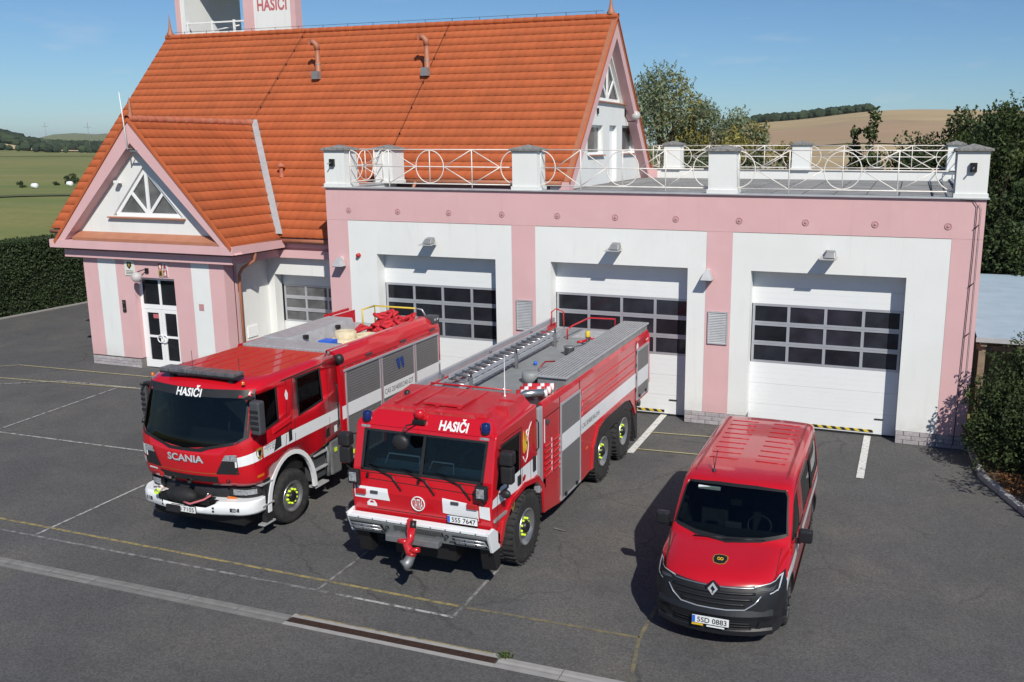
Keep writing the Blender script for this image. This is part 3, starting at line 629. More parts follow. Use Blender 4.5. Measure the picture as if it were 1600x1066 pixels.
for i,(a,b,c,e_) in enumerate(openings):
    if i==1:
        dd=node('terrace_door',(GX-.15,(a+b)/2,c),H); MB().box(GX-.19,GX-.14,a,b,c,e_).build('door_leaf','white_plastic',dd); MB().box(GX-.13,GX-.11,a+.12,a+.16,c+.95,c+1.05).build('door_handle','steel',dd); MB().box(GX-.02,GX+.10,a-.02,b+.02,c+.02,c+.06).build('door_sill','brown_sheet',dd)
    else:
        w=node('window',(GX-.1,(a+b)/2,c),H)
        MB().box(GX-.18,GX-.12,a,b,c,c+.07).box(GX-.18,GX-.12,a,b,e_-.07,e_).box(GX-.18,GX-.12,a,a+.07,c+.07,e_-.07).box(GX-.18,GX-.12,b-.07,b,c+.07,e_-.07).build('window_frame','white_plastic',w)
        MB().box(GX-.165,GX-.155,a+.07,b-.07,c+.07,e_-.07).build('pane','pane_glass_light',w); MB().box(GX-.19,GX-.18,a+.3,b-.25,c+.07,e_-.1).build('curtain','curtain',w)
        MB().box(GX-.12,GX+.09,a-.04,b+.04,c-.05,c-.015).build('sill','brown_sheet',w)
def frame_bars(mb,ax,at,depth,segs,w,m=0):
    """flat bars between 2-D points in the plane x=at or y=at"""
    for (a,b) in segs:
        a=Vector(a); b=Vector(b); d=(b-a).normalized(); q=Vector((-d.y,d.x))*w/2; mb.prism([tuple(a-q),tuple(b-q),tuple(b+q),tuple(a+q)],ax,at,at+depth,m)
def inset_tri(t,k):
    c=Vector(((t[0][0]+t[1][0]+t[2][0])/3,(t[0][1]+t[1][1]+t[2][1])/3)); return [tuple(c+(Vector(p)-c)*k) for p in t]
def fan_window(ax,at,tri_,root,out,curt=True):
    """triangular window with a fan of glazing bars; 'out' is +1/-1 towards the outside"""
    w=node('window',(at,(tri_[0][0]+tri_[1][0])/2,tri_[0][1]) if ax=='x' else ((tri_[0][0]+tri_[1][0])/2,at,tri_[0][1]),root)
    mb=MB(); L0=inset_tri(tri_,.93)
    frame_bars(mb,ax,at,.05*out,[(L0[0],L0[1])],.12); frame_bars(mb,ax,at+.003*out,.05*out,[(L0[1],L0[2])],.12); frame_bars(mb,ax,at-.003*out,.05*out,[(L0[2],L0[0])],.12)
    m_=((L0[0][0]+L0[1][0])/2,L0[0][1]); mid=lambda a,b,t:(a[0]+(b[0]-a[0])*t,a[1]+(b[1]-a[1])*t)
    frame_bars(mb,ax,at+.006*out,.045*out,[(m_,L0[2])],.10); frame_bars(mb,ax,at+.009*out,.04*out,[(m_,mid(L0[0],L0[2],.5))],.09); frame_bars(mb,ax,at+.012*out,.035*out,[(m_,mid(L0[1],L0[2],.5))],.09)
    mb.build('window_frame','white_plastic',w)
    MB().prism(inset_tri(tri_,.99),ax,at-.02*out,at-.012*out).build('pane','pane_glass_light',w)
    return w
w=fan_window('x',GX-.17,tri,H,1)
MB().box(GX-.12,GX+.09,7.0,10.1,8.37,8.405).build('sill','brown_sheet',w)
# roof tiles
TW,TL=.30,.345; sl_ang=math.atan(SL); TU=Vector((0,cos(sl_ang),sin(sl_ang))); TN=Vector((0,-sin(sl_ang),cos(sl_ang)))
def tile_geo(X,U,N,w=TW,l=TL):
    """S-profile roof tile: X across, U up the slope, N outwards; origin at its lower middle"""
    prof=[(-.5,.004),(-.36,.017),(-.20,.022),(-.05,.012),(.12,.002),(.32,.0),(.5,.006)]; V=[];F=[]
    for a,h in prof: V.append(X*(a*w*1.02)+N*(h*.75+.017)); 
    for a,h in prof: V.append(X*(a*w*1.02)+U*(l*1.06)+N*(h*.12+.009))
    for a,h in prof: V.append(X*(a*w*1.02)+N*(h+.004)+U*.004)
    n=len(prof)
    for k in range(n-1): F.append((k,k+1,n+k+1,n+k)); F.append((2*n+k,2*n+k+1,k+1,k))
    return V,F
def lay_tiles(cells,X,U,N,root,limit):
    """cells: world positions; nearest `limit` become single roof_tile parts, the rest one joined part"""
    V,F=tile_geo(X,U,N); cells=sorted(cells,key=lambda p:(Vector(p)-CAMP).length); mb=MB().mesh(V,F,0,True); me=mb.data('roof_tile',['terracotta'],fix=False); me.flip_normals() if me.polygons[0].normal.dot(N)<0 else None
    for p in cells[:limit]:
        o=link('roof_tile',me,p,root)
    rest=cells[limit:]
    if rest:
        big=MB()
        for p in rest: big.mesh([v+Vector(p) for v in V],F if me else F,0,True)
        o=big.build('roof_tiles','terracotta',root,fix=False,weld=False); 
        if o.data.polygons[0].normal.dot(N)<0: o.data.flip_normals()
        tag(o,kind='stuff')
XV=Vector((1,0,0))
RM=node('main_roof',((XL+XG)/2,YR,ZR),H)
ridge_len=sqrt((YR-YE)**2+(ZR-ZE)**2); nrow=int(round(ridge_len/TL)); TLr=ridge_len/nrow
cells=[]
for r in range(nrow):
    s_=r*TLr; y=YE+s_*cos(sl_ang); z=ZE+s_*sin(sl_ang)
    for c in range(int((XG-XL)/TW)+1):
        x=XL+.15+c*TW
        if x>XG-.05: continue
        if x>.05 and y<3.45: continue
        # porch roof takes this area
        if y<5.1 and abs(x+6.42)<(5.14-y)*1.02+.0: continue
        cells.append((x,y,z))
lay_tiles(cells,XV,TU,TN,RM,300)
# roof boards under the tiles
def slab(name,pts,N,t,m,root): 
    N=Vector(N); P_=[Vector(p) for p in pts]; n=len(P_); MB().mesh(P_+[p-N*t for p in P_],[tuple(range(n)),tuple(range(2*n-1,n-1,-1))]+[(k,(k+1)%n,n+(k+1)%n,n+k) for k in range(n)]).build(name,m,root)
def RP(x,y,off=0): return Vector((x,y,zroof(y)))+TN*off
slab('roof_board',[RP(XL+.02,YE+.03),RP(-9.75,YE+.03),RP(-6.42,5.18),RP(-3.1,YE+.03),RP(.0,YE+.03),RP(.0,3.5),RP(XG-.02,3.5),RP(XG-.02,YR),RP(XL+.02,YR)],TN,.12,'copper_paint',RM)
# rear slope
TNb=Vector((0,sin(sl_ang),cos(sl_ang))); TUb=Vector((0,-cos(sl_ang),sin(sl_ang)))
slab('roof_board',[(XG-.02,YR,ZR),(XG-.02,12.95,ZR-SL*(12.95-YR)),(XL+.02,14.4,ZR-SL*(14.4-YR)),(XL+.02,YR,ZR)],TNb,.12,'copper_paint',RM)
cb=[]
for r in range(20):
    s_=r*TLr; y=YR-.02+(ridge_len-s_)*cos(sl_ang)*1; z=ZR-(ridge_len-s_)*sin(sl_ang)
    if y>12.9: continue
    for c in range(int((XG-XL)/TW)): cb.append((XL+.15+c*TW,y,z))
lay_tiles(cb,-XV,TUb,TNb,RM,0)
# ridge tiles
rt=MB().lathe((0,0,0),'x',[(.105,0),(.115,.02),(.10,.38)],10).data('ridge_tile',['terracotta'])
for k in range(50): link('ridge_tile',rt,(XL+k*.376,YR,ZR+.02),RM)
# finials, lightning wires
for x in (XL+.2,XG-.25):
    f=MB().lathe((x,YR,ZR+.08),'z',[(.13,0),(.14,.08),(.09,.16),(.055,.3),(.02,.62),(.004,.85)],10).build('finial','copper_paint',RM)
LW=thing('lightning_wire','thin dark lightning wire on holders along the ridge and down the big tiled roof','cable',(-3,YR,ZR))
ws=MB().tube([(XL+.4,YR,ZR+.20),(XG-.5,YR,ZR+.22)],.006,4); ws.build('wire','black_metal',LW)
for k in range(17): MB().tube([(XL+.9+k*1.07,YR,ZR+.10),(XL+.9+k*1.07,YR,ZR+.22)],.010,4).build('wire_holder','black_metal',LW)
for (xa,ya),(xb,yb) in (((-6.1,YR),(-6.4,5.35)),((-.1,YR),(-.35,3.6))):
    pts=[RP(xa+(xb-xa)*k/12,ya+(yb-ya)*k/12,.10+.01*(k%2)) for k in range(13)]; MB().tube(pts,.008,4).build('wire','black_metal',LW)
    for k in range(1,12,2): MB().tube([pts[k],pts[k]-TN*.06],.022,5).build('wire_holder','black_metal',LW)
# vent pipes standing on the roof
def vent_pipe(x,y,lab):
    t=thing('vent_pipe',lab,'pipe',(x,y,zroof(y)),'vent pipes on the big tiled roof'); z=zroof(y)
    MB().lathe((x,y,z-.05),'z',[(.10,0),(.10,.55),(.085,.56),(.085,1.05)],12).build('pipe_shaft','copper_paint',t)
    MB().lathe((x,y,z+.45),'z',[(.105,0),(.105,.03)],12).build('pipe_collar','zinc',t)
    MB().tube([(x,y,z+.95),(x-.02,y,z+1.12),(x-.11,y-.02,z+1.22),(x-.22,y-.04,z+1.24)],.10,12).build('pipe_elbow','copper_paint',t)
    MB().box(x-.27,x-.2,y-.14,y+.07,z+1.13,z+1.33).build('pipe_grille','terracotta_old',t)
    MB().prism([(x-.13,z-.05),(x+.14,z-.05),(x+.12,z+.22),(x-.11,z+.22)],'y',y-.26,y-.05).build('pipe_flashing','zinc',t)
vent_pipe(-4.58,6.54,'copper vent pipe with bent top on the roof, the one nearer the tower')
vent_pipe(-.22,6.55,'copper vent pipe with bent top on the roof, the one nearer the right gable')
t=thing('roof_cowl','small rusty red pipe cowl on the tiles beside the grey valley sheet','pipe',(-4.16,3.56,zroof(3.56)))
MB().lathe((-4.16,3.56,zroof(3.56)),'z',[(.10,-.05),(.07,.1),(.06,.28)],10).build('pipe_shaft','terracotta_old',t); MB().lathe((-4.16,3.56,zroof(3.56)+.3),'z',[(.13,0),(.14,.04),(.03,.12)],10).build('cap','terracotta_old',t)
# gable barge boards (right end)
def barge(x0,x1,m='plaster_pink',w=.42):
    dz=w*sqrt(1+SL*SL)
    for sgn,yb in ((-1,3.5),(1,12.75)):
        zb=ZR-SL*abs(yb-YR); MB().prism([(YR,ZR-.03),(yb,zb-.03),(yb,zb-.03-dz),(YR,ZR-.03-dz)],'x',x0,x1).build('barge_board',m,RM)
barge(GX+.001,XG-.03)
for sgn,yb in ((-1,3.5),(1,12.8)):
    zb=ZR-SL*abs(yb-YR); MB().prism([(YR,ZR+.05),(yb,zb+.05),(yb,zb-.025),(YR,ZR-.025)],'x',XG-.028,XG+.012).build('verge_trim','terracotta',RM)
    pass
yb=14.2; MB().prism([(YR,ZR-.03),(YE+.1,ZE+.08),(YE+.1,ZE-.3),(YR,ZR-.5)],'x',XL+.04,XL+.3).build('barge_board','plaster_pink',RM)
# cut eave above the terrace: gutter and fascia, its shadow put into a darker pink
MB().tube([(0.0,3.46,5.86),(XG-.25,3.46,5.86)],.075,8).build('gutter','copper_paint',H)
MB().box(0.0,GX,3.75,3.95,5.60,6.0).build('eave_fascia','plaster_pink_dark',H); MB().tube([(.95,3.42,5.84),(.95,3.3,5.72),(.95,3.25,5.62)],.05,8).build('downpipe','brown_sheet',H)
# main eave front: gutter, cornice bands
def cornice(x0,x1,yw,root,up=True):
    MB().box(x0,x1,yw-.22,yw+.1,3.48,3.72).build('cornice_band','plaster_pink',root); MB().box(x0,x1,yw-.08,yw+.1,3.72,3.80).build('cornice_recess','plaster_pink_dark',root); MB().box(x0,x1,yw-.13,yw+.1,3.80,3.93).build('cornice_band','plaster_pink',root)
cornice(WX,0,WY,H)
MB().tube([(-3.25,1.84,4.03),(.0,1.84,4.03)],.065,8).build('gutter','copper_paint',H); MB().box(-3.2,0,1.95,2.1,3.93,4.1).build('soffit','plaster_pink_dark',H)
MB().tube([(XL+.05,1.84,4.03),(-9.9,1.84,4.03)],.065,8).build('gutter','copper_paint',H)
# ---- entrance porch (front gable)
P=H
YF=-.10
pw=MB()
st=[(PX0,-8.58,0),(-8.58,-7.86,1),(-7.86,-7.17,0),(-5.58,-4.90,0),(-4.90,-4.22,1),(-4.22,PX1,0)]
for a,b,m in st: pw.box(a,b,YF,YF+.35,ZP,3.48,m)
pw.box(-7.17,-5.58,YF,YF+.35,2.94,3.48,0)
pw.box(PX1-.25,PX1,YF+.35,.33,ZP,3.48,0).box(PX0,PX0+.3,YF+.35,2.6,0,3.48,0).box(PX1-.25,PX1,YF+.35,.33,0,ZP,0)
pw.box(WX-.001,PX1,.30,.45,ZP,3.48,0)
pw.build('porch_wall',['plaster_pink','plaster_white'],H)
plinth(PX0,-7.17,YF+.008,H,.29); plinth(-5.58,PX1,YF+.008,H,.29)
# door
dd=node('entrance_door',(-6.37,.1,0),H); y0=.10
MB().box(-7.17,-5.58,YF+.33,YF+.38,0,2.94).build('hall','dark_void',dd)
fr=MB(); fr.box(-7.17,-7.06,y0,y0+.07,.02,2.94).box(-5.69,-5.58,y0,y0+.07,.02,2.94).box(-7.06,-5.69,y0,y0+.07,2.84,2.94).box(-7.06,-5.69,y0,y0+.07,1.92,2.06).box(-6.42,-6.33,y0,y0+.07,2.06,2.84).build('door_frame','white_plastic',dd)
for a,b in ((-7.05,-6.39),(-6.36,-5.70)):
    lf=MB(); lf.box(a,a+.10,y0-.015,y0+.05,.03,1.91).box(b-.10,b,y0-.015,y0+.05,.03,1.91).box(a+.10,b-.10,y0-.015,y0+.05,.03,.27).box(a+.10,b-.10,y0-.015,y0+.05,1.80,1.91).box(a+.10,b-.10,y0-.015,y0+.05,1.0,1.07).build('door_leaf','white_plastic',dd)
    for c,e_ in ((.27,1.0),(1.07,1.80)): MB().box(a+.10,b-.10,y0+.012,y0+.02,c,e_).build('pane','dark_glass',dd)
    hx=(b-.06) if a<-6.5 else (a+.06); MB().tube([(hx+.12*cos(2*pi*k/16),y0-.06,.98+.12*sin(2*pi*k/16)) for k in range(16)],.016,6,closed=True).build('door_handle','white_plastic',dd)
for a,b in ((-7.06,-6.42),(-6.33,-5.69)): MB().box(a,b,y0+.012,y0+.02,2.06,2.84).build('pane','dark_glass',dd)
MB().box(-6.72,-6.50,y0-.004,y0+.010,1.62,1.75).build('door_sticker','letter_pink',dd)
# cornices round the porch
for (a,b,c,e_,m,z0,z1) in ((-9.72,-3.20,-.27,2.2,'plaster_pink',3.50,3.73),(-10.05,-2.95,-.50,2.0,'plaster_pink',3.81,4.06)):
    mb=MB(); mb.box(a,b,c,c+.5,z0,z1); mb.box(b-.5,b,c+.5,e_-.1,z0,z1); mb.box(a,a+.5,c+.5,e_,z0,z1); mb.build('cornice_band',m,H)
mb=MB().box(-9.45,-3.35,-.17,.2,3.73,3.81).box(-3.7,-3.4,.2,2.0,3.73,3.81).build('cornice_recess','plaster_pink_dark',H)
# tympanum
zg=4.12; XC=-6.42; HZ=7.72; hwid=3.30; psl=(HZ-zg)/hwid
MB().prism([(-9.35,4.06),(-3.5,4.06),(XC,4.06+2.92*psl)],'y',-.06,.05).build('gable_wall','plaster_white',H) if False else None
o=bpy.data.objects.new('t',MB().prism([(-9.42,4.06),(-3.42,4.06),(XC,4.06+3.0*psl)],'y',-.12,.12).data('t',['plaster_white'])); COL.objects.link(o)
wt=[(-7.72,4.84),(-5.02,4.84),(-6.37,6.34)]
boolean(o,[MB().prism(wt,'y',-.3,.04).data('c',['plaster_white'])]); me=o.data; bpy.data.objects.remove(o); me.transform(Matrix.Translation((-XC,0,-4))); link('gable_wall',me,(XC,0,4),H)
w=fan_window('y',.0,wt,H,-1)
MB().prism([(-7.4,4.9),(-6.55,4.9),(-6.45,6.0)],'y',.022,.035).build('curtain','curtain',w); MB().prism([(-6.1,4.9),(-5.4,4.9),(-6.2,5.8)],'y',.022,.035).build('curtain','curtain',w)
MB().box(-7.85,-4.90,-.24,.0,4.77,4.81).build('sill','brown_sheet',w)
MB().mesh([(-9.12,-.46,4.15),(-3.40,-.46,4.15),(-3.40,-.10,4.33),(-9.12,-.10,4.33),(-9.12,-.46,4.07),(-3.40,-.46,4.07),(-3.40,-.10,4.07),(-9.12,-.10,4.07)],[(0,1,2,3),(0,4,5,1),(4,7,6,5),(0,3,7,4),(1,5,6,2),(2,6,7,3)]).build('ledge_sheet','brown_sheet',H)
# porch roof
PR=node('porch_roof',(XC,2,HZ),H); pa=math.atan(psl); plen=sqrt(hwid**2+(HZ-zg)**2)
wv=.42*sqrt(1+psl*psl)
for s_ in (1,-1):
    a=XC+s_*hwid; MB().prism([(XC,HZ-.06),(a+s_*.22,zg-.30),(a+s_*.22,zg-.30+.001),(a-s_*.30,4.06),(XC,HZ-.06-wv)],'y',-.48,-.125).build('barge_board','plaster_pink',PR)
    MB().prism([(XC,HZ+.05),(XC+s_*(hwid+.14),zg-.10),(XC+s_*(hwid+.10),zg-.19),(XC,HZ-.055)],'y',-.52,-.44).build('verge_trim','terracotta',PR)
    U=Vector((-s_*cos(pa),0,sin(pa))); N_=Vector((s_*sin(pa),0,cos(pa))); X_=Vector((0,s_,0)); cells=[]; nr=int(round((plen+.1)/TL)); tl=(plen+.1)/nr
    for r in range(nr):
        q=r*tl; x=XC+s_*(hwid+.08)-s_*q*cos(pa); z=zg-.09+q*sin(pa)
        ymax=YE+(z-ZE)/SL
        for c in range(20):
            y=-.33+c*TW
            if y<ymax+.05: cells.append((x,y,z))
    lay_tiles(cells,X_,U,N_,PR,300 if s_==1 else 0)
    lo=Vector((XC+s_*(hwid+.08),0,zg-.09)); 
    slab('roof_board',[(lo.x,-.46,lo.z),(XC,-.46,HZ),(XC,5.2,HZ),(lo.x,YE+.05,lo.z)],N_,.10,'copper_paint',PR)
prt=MB().lathe((0,0,0),'y',[(.105,0),(.115,.02),(.10,.38)],10).data('ridge_tile',['terracotta_old'])
for k in range(15): link('ridge_tile',prt,(XC,-.50+k*.376,HZ+.02),PR)
MB().lathe((XC,-.35,HZ+.08),'z',[(.08,0),(.05,.2),(.035,.45),(.01,.55)],8).build('finial','copper_paint',PR)
# valley sheet
for s_ in (1,-1):
    V1=Vector((XC+s_*.05,5.12,HZ+.06)); V0=Vector((XC+s_*(hwid+.02),YE-.05,zg+.03)); mb=MB(); q=Vector((s_,0,0))*.13; mb.face([V0-q+Vector((0,0,.09)),V0+q+Vector((0,0,.09)),V1+q+Vector((0,0,.08)),V1-q+Vector((0,0,.08))]).build('valley_sheet','zinc_light',PR,fix=False)
# gutter + downpipe on the porch's right eave
MB().tube([(-3.02,-.46,4.00),(-3.02,1.86,4.04)],.065,8).build('gutter','copper_paint',H)
MB().tube([(-3.02,.55,3.98),(-3.02,.55,3.72),(-3.05,.55,3.55),(-3.48,.50,3.30),(-3.62,.50,3.10),(-3.62,.50,.1)],.05,8).build('downpipe','brown_sheet',H)
# small electrical box
t=MB().box(WX-.0,WX+.03,1.0,1.45,1.0,1.35).build('meter_box','white_plastic'); tag(t,'flat white meter box on the white side wall behind the downpipe','box')
t=thing('globe_lamp','milky globe lamp on a bracket above the entrance door','lamp',(-6.75,-.3,2.95))
MB().sphere((-6.80,-.34,2.98),.16,16,10).build('globe','globe',t); MB().tube([(-6.60,-.10,3.16),(-6.64,-.2,3.2),(-6.78,-.32,3.14)],.018,6).build('bracket','black_metal',t); MB().box(-6.66,-6.54,-.14,-.10,3.08,3.24).build('wall_plate','black_metal',t)
t=thing('globe_lamp','clear globe lamp on a bracket on the white gable wall above the terrace','lamp',(5.9,10.9,7.9))
MB().sphere((6.05,10.45,8.02),.17,16,10).build('globe','globe',t); MB().tube([(5.72,10.2,8.05),(5.8,10.3,7.80),(6.05,10.45,7.83)],.02,6).build('bracket','black_metal',t); MB().box(5.72,5.76,10.12,10.22,8.0,8.25).build('wall_plate','black_metal',t)
t=MB().box(5.72,5.78,7.0,7.08,7.98,8.16).build('wall_fitting','black_plastic'); tag(t,'small black fitting on the gable wall left of the terrace globe lamp','fitting')
# plaques
t=thing('crest_sign','cream plaque with a dark crest above the left side of the entrance','sign',(-7.27,-.12,3.05))
MB().box(-7.47,-7.08,-.125,-.105,2.98,3.46).build('sign_board','sign_white',t,bevel=.004); 
MB().prism([(-7.36,3.40),(-7.20,3.40),(-7.19,3.28),(-7.28,3.18),(-7.37,3.28)],'y',-.131,-.126).build('crest','ink',t); MB().prism([(-7.32,3.36),(-7.24,3.36),(-7.24,3.29),(-7.28,3.24),(-7.32,3.29)],'y',-.135,-.132).build('crest_centre','gold',t)
for k in range(3): MB().box(-7.42,-7.13,-.130,-.126,3.12-k*.045,3.135-k*.045).build('crest_text','grey_plastic',t)
t=thing('state_emblem','quartered red, white and gold national coat of arms above the right side of the entrance','sign',(-5.95,-.12,3.0))
MB().box(-6.15,-5.78,-.125,-.105,2.99,3.44).build('shield','plate_white',t,bevel=.01)
for q,(a,b) in enumerate(((0,1),(1,1),(0,0),(1,0))):
    x0=-6.14+a*.18; z0=3.0+b*.215; col=['red_lens','plate_blue','plate_blue','red_lens'][q] if q in(0,3) else 'gold'
    MB().box(x0+.008,x0+.168,-.131,-.126,z0+.008,z0+.205).build('quarter',['red_lens','reflective_silver','gold','red_lens'][q],t)
    V_=[(x0+.03,z0+.03),(x0+.07,z0+.09),(x0+.03,z0+.12),(x0+.08,z0+.13),(x0+.09,z0+.19),(x0+.13,z0+.15),(x0+.11,z0+.10),(x0+.15,z0+.08),(x0+.11,z0+.06),(x0+.13,z0+.02),(x0+.08,z0+.05)]
    MB().prism(V_,'y',-.136,-.132).build('beast',['plate_white','red_lens','ink','plate_white'][q],t)
t=thing('intercom','narrow black intercom panel on the pink wall left of the entrance door','intercom',(-7.62,-.12,1.75)); MB().box(-7.70,-7.58,-.14,-.10,1.80,2.18).build('panel','black_plastic',t,bevel=.006); MB().box(-7.67,-7.61,-.145,-.14,1.88,1.93).box(-7.67,-7.61,-.145,-.14,2.08,2.13).build('button','steel',t)
t=MB().box(-4.70,-4.52,-.112,-.10,2.02,2.22).build('vent_tile','plaster_pink_dark'); tag(t,'small square mauve vent tile on the white stripe right of the entrance','vent')
# antenna on the porch gable, sensor
t=thing('antenna','thin white rod antenna on a bracket at the peak of the porch gable','antenna',(-6.42,-.55,6.9))
MB().tube([(-6.40,-.60,6.85),(-6.52,-.60,8.50)],[.022,.010],6).build('rod','white_plastic',t); MB().tube([(-6.40,-.12,6.86),(-6.40,-.64,6.88)],.018,5).tube([(-6.25,-.12,6.6),(-6.3,-.4,6.85)],.014,5).build('bracket','steel_dull',t)
MB().box(-6.45,-6.15,-.50,-.46,6.78,6.83).build('bracket_arm','steel_dull',t)
t=thing('camera_bracket','small grey sensor on the white porch gable left of the triangular window','camera',(-7.25,-.2,5.8)); MB().tube([(-7.25,-.12,5.75),(-7.25,-.25,5.85)],.02,6).build('arm','steel_dull',t); MB().box(-7.33,-7.18,-.36,-.2,5.84,5.92).build('head','white_plastic',t)
# ================================================================ HOSE TOWER
T=thing('hose_tower','pink and white hose tower with an open railed loggia rising behind the ridge','tower',(-11,11,0))
yt=10.0
MB().box(-10.42,-9.92,yt,yt+.42,0,14.2).box(-8.15,-7.92,yt,yt+.42,0,14.2).build('pilaster','plaster_pink',T)
MB().box(-9.918,-8.152,yt+.02,yt+.40,0,14.2).build('tower_wall','plaster_white',T)
MB().box(-13.85,-13.62,yt,yt+3.4,0,14.2).build('pilaster','plaster_pink',T); MB().box(-13.618,-13.40,yt+.03,yt+3.5,0,14.2).build('loggia_wall','plaster_white',T)
MB().box(-13.95,-7.82,yt-.12,yt+3.6,14.2,14.4).build('tower_roof','copper_paint',T)
MB().box(-13.4,-8.2,yt+.45,yt+3.3,10.75,10.9).build('loggia_floor','concrete',T)
R_=node('railing',(-12,yt,10.7),T)
for z in (11.90,11.50): MB().box(-13.38,-10.44,yt+.02,yt+.07,z,z+.06).build('rail','white_paint',R_)
for x in (-13.3,-12.05,-10.95): MB().box(x-.04,x+.04,yt+.01,yt+.08,10.7,12.0).build('post','white_paint',R_)
MB().tube([(-12.0,yt+.1,11.62),(-10.9,yt+.3,11.80)],.03,6).build('brace','white_paint',R_)
for x in (-12.3,-12.0,-11.7): MB().tube([(x,yt+2.9,10.6),(x,yt+2.9,14.2)],.03,5).build('ladder_rail','steel_dull',T)
for k in range(14): MB().tube([(-12.35,yt+2.9,10.8+k*.25),(-11.65,yt+2.9,10.8+k*.25)],.022,5).build('rung','steel_dull',T)
v,f=fit_text('HASIČI',1.42,.44,.03); tmb2=MB().mesh([(-9.03+a,yt+.014,12.50+b_) for a,b_ in v],f); tmb2.build('lettering','letter_pink',T,fix=False)
# ================================================================ VEHICLE HELPERS
def wheel(root, cx, cy, cz, R, w, side=1, rr=.56, nuts=10, lug=False, nutm='neon_yellow', n=40):
    """one road wheel, outer face towards side*x"""
    N=node('wheel',(cx,cy,cz),root); s=side
    prof=[(R*rr,-w*.5),(R*.80,-w*.52),(R*.94,-w*.5),(R*.99,-w*.40),(R,-w*.2),(R,w*.2),(R*.99,w*.40),(R*.94,w*.5),(R*.80,w*.52),(R*rr,w*.46)]
    mb=MB().lathe((cx,cy,cz),'x',[(r,h*s) for r,h in prof],n)
    if lug:
        for k in range(36):
            a=2*pi*k/36
            for q in (-1,1):
                aa=a+(pi/36 if q>0 else 0); c_=cos(aa); s_=sin(aa); t=.028
                def P(r,h,da): b_=aa+da; return (cx+h*s,cy+r*cos(b_),cz+r*sin(b_))
                h0,h1=(.02*w,w*.53) if q>0 else (-w*.53,-.02*w)
                v=[P(R*.985,h0,-t),P(R*.985,h1,-t),P(R*.985,h1,t),P(R*.985,h0,t),P(R*1.025,h0,-t),P(R*1.02,h1,-t),P(R*1.02,h1,t),P(R*1.025,h0,t)]
                mb.mesh(v,[(0,3,2,1),(4,5,6,7),(0,1,5,4),(1,2,6,5),(2,3,7,6),(3,0,4,7)])
    else:
        for h in (-.28,-.1,.1,.28): mb.lathe((cx,cy,cz),'x',[(R*1.0,(h-.04)*w*s),(R*1.008,(h-.03)*w*s),(R*1.008,(h+.03)*w*s),(R*1.0,(h+.04)*w*s)],n)
    mb.build('tyre','rubber',N)
    o=w*.5
    MB().lathe((cx,cy,cz),'x',[(R*rr*1.02,s*(o*.86)),(R*rr*1.03,s*(o*1.02)),(R*rr*.95,s*(o*1.0)),(R*rr*.88,s*(o*.70)),(R*rr*.62,s*(o*.52)),(R*rr*.58,s*(o*.62)),(R*rr*.50,s*(o*.70)),(R*rr*.30,s*(o*.70)),(.001,s*(o*.70))],28).build('rim','steel' if nuts else 'aluminium',N)
    MB().lathe((cx,cy,cz),'x',[(R*rr*.34,s*o*.6),(R*rr*.33,s*o*.98),(R*rr*.26,s*o*1.08),(.001,s*o*1.10)],20).build('hub','black_metal',N)
    if nuts:
        me=MB().lathe((0,0,0),'x',[(.024,0),(.022,.04*s),(.012,.05*s),(.001,.05*s)],8).data('wheel_nut',[nutm])
        for k in range(nuts):
            a=2*pi*(k+.3)/nuts; link('wheel_nut',me,(cx+s*o*.64,cy+R*rr*.47*cos(a),cz+R*rr*.47*sin(a)),N)
    return N
def ringsec(xc, hw, yf, yb, z, rc=.3, bul=.1, rb=.08, n=(7,9,2)):
    """plan outline at height z, from the left rear round the front to the right rear"""
    P=[]; 
    for k in range(n[2]+1): P.append((-hw, yb-rb*0-(yb-(yf+bul+rc))*k/(n[2]+1)))
    for k in range(n[0]):
        a=pi/2*k/(n[0]-1); P.append((-hw+rc*(1-cos(a)), yf+bul+rc*(1-sin(a))))
    xi=hw-rc
    for k in range(1,n[1]): x=-xi+2*xi*k/n[1]; P.append((x, yf+bul*(abs(x)/xi)**2))
    for k in range(n[0]):
        a=pi/2*(1-k/(n[0]-1)); P.append((hw-rc*(1-cos(a)), yf+bul+rc*(1-sin(a))))
    for k in range(n[2],-1,-1): P.append((hw, yb-(yb-(yf+bul+rc))*k/(n[2]+1)))
    return [(xc+x,y,z) for x,y in P]
def loft(mb, rings, m=0, sm=True):
    n=len(rings[0]); i=len(mb.v)
    for r in rings: mb.v+=[tuple(p) for p in r]
    for k in range(len(rings)-1):
        for q in range(n): mb.f.append((i+k*n+q,i+k*n+(q+1)%n,i+(k+1)*n+(q+1)%n,i+(k+1)*n+q)); mb.m.append(m); mb.sm.append(sm and q<n-1)
    mb.f.append(tuple(i+q for q in range(n-1,-1,-1))); mb.m.append(m); mb.sm.append(False)
    mb.f.append(tuple(i+(len(rings)-1)*n+q for q in range(n))); mb.m.append(m); mb.sm.append(False)
    return mb
def cut_body(name, mb, mats, cutters, root):
    o=bpy.data.objects.new('t',mb.data('t',mats,weld=False)); COL.objects.link(o); boolean(o,cutters); me=o.data; bpy.data.objects.remove(o)
    xs=[v.co for v in me.vertices]; c=sum(xs,Vector())/len(xs); me.transform(Matrix.Translation(-c))
    return link(name,me,c,root)
def ell(cy,cz,a,b,n=20,t0=0,t1=2*pi): return [(cy+a*cos(t0+(t1-t0)*k/n),cz+b*sin(t0+(t1-t0)*k/n)) for k in range(n+(0 if abs(t1-t0-2*pi)<1e-6 else 1))]
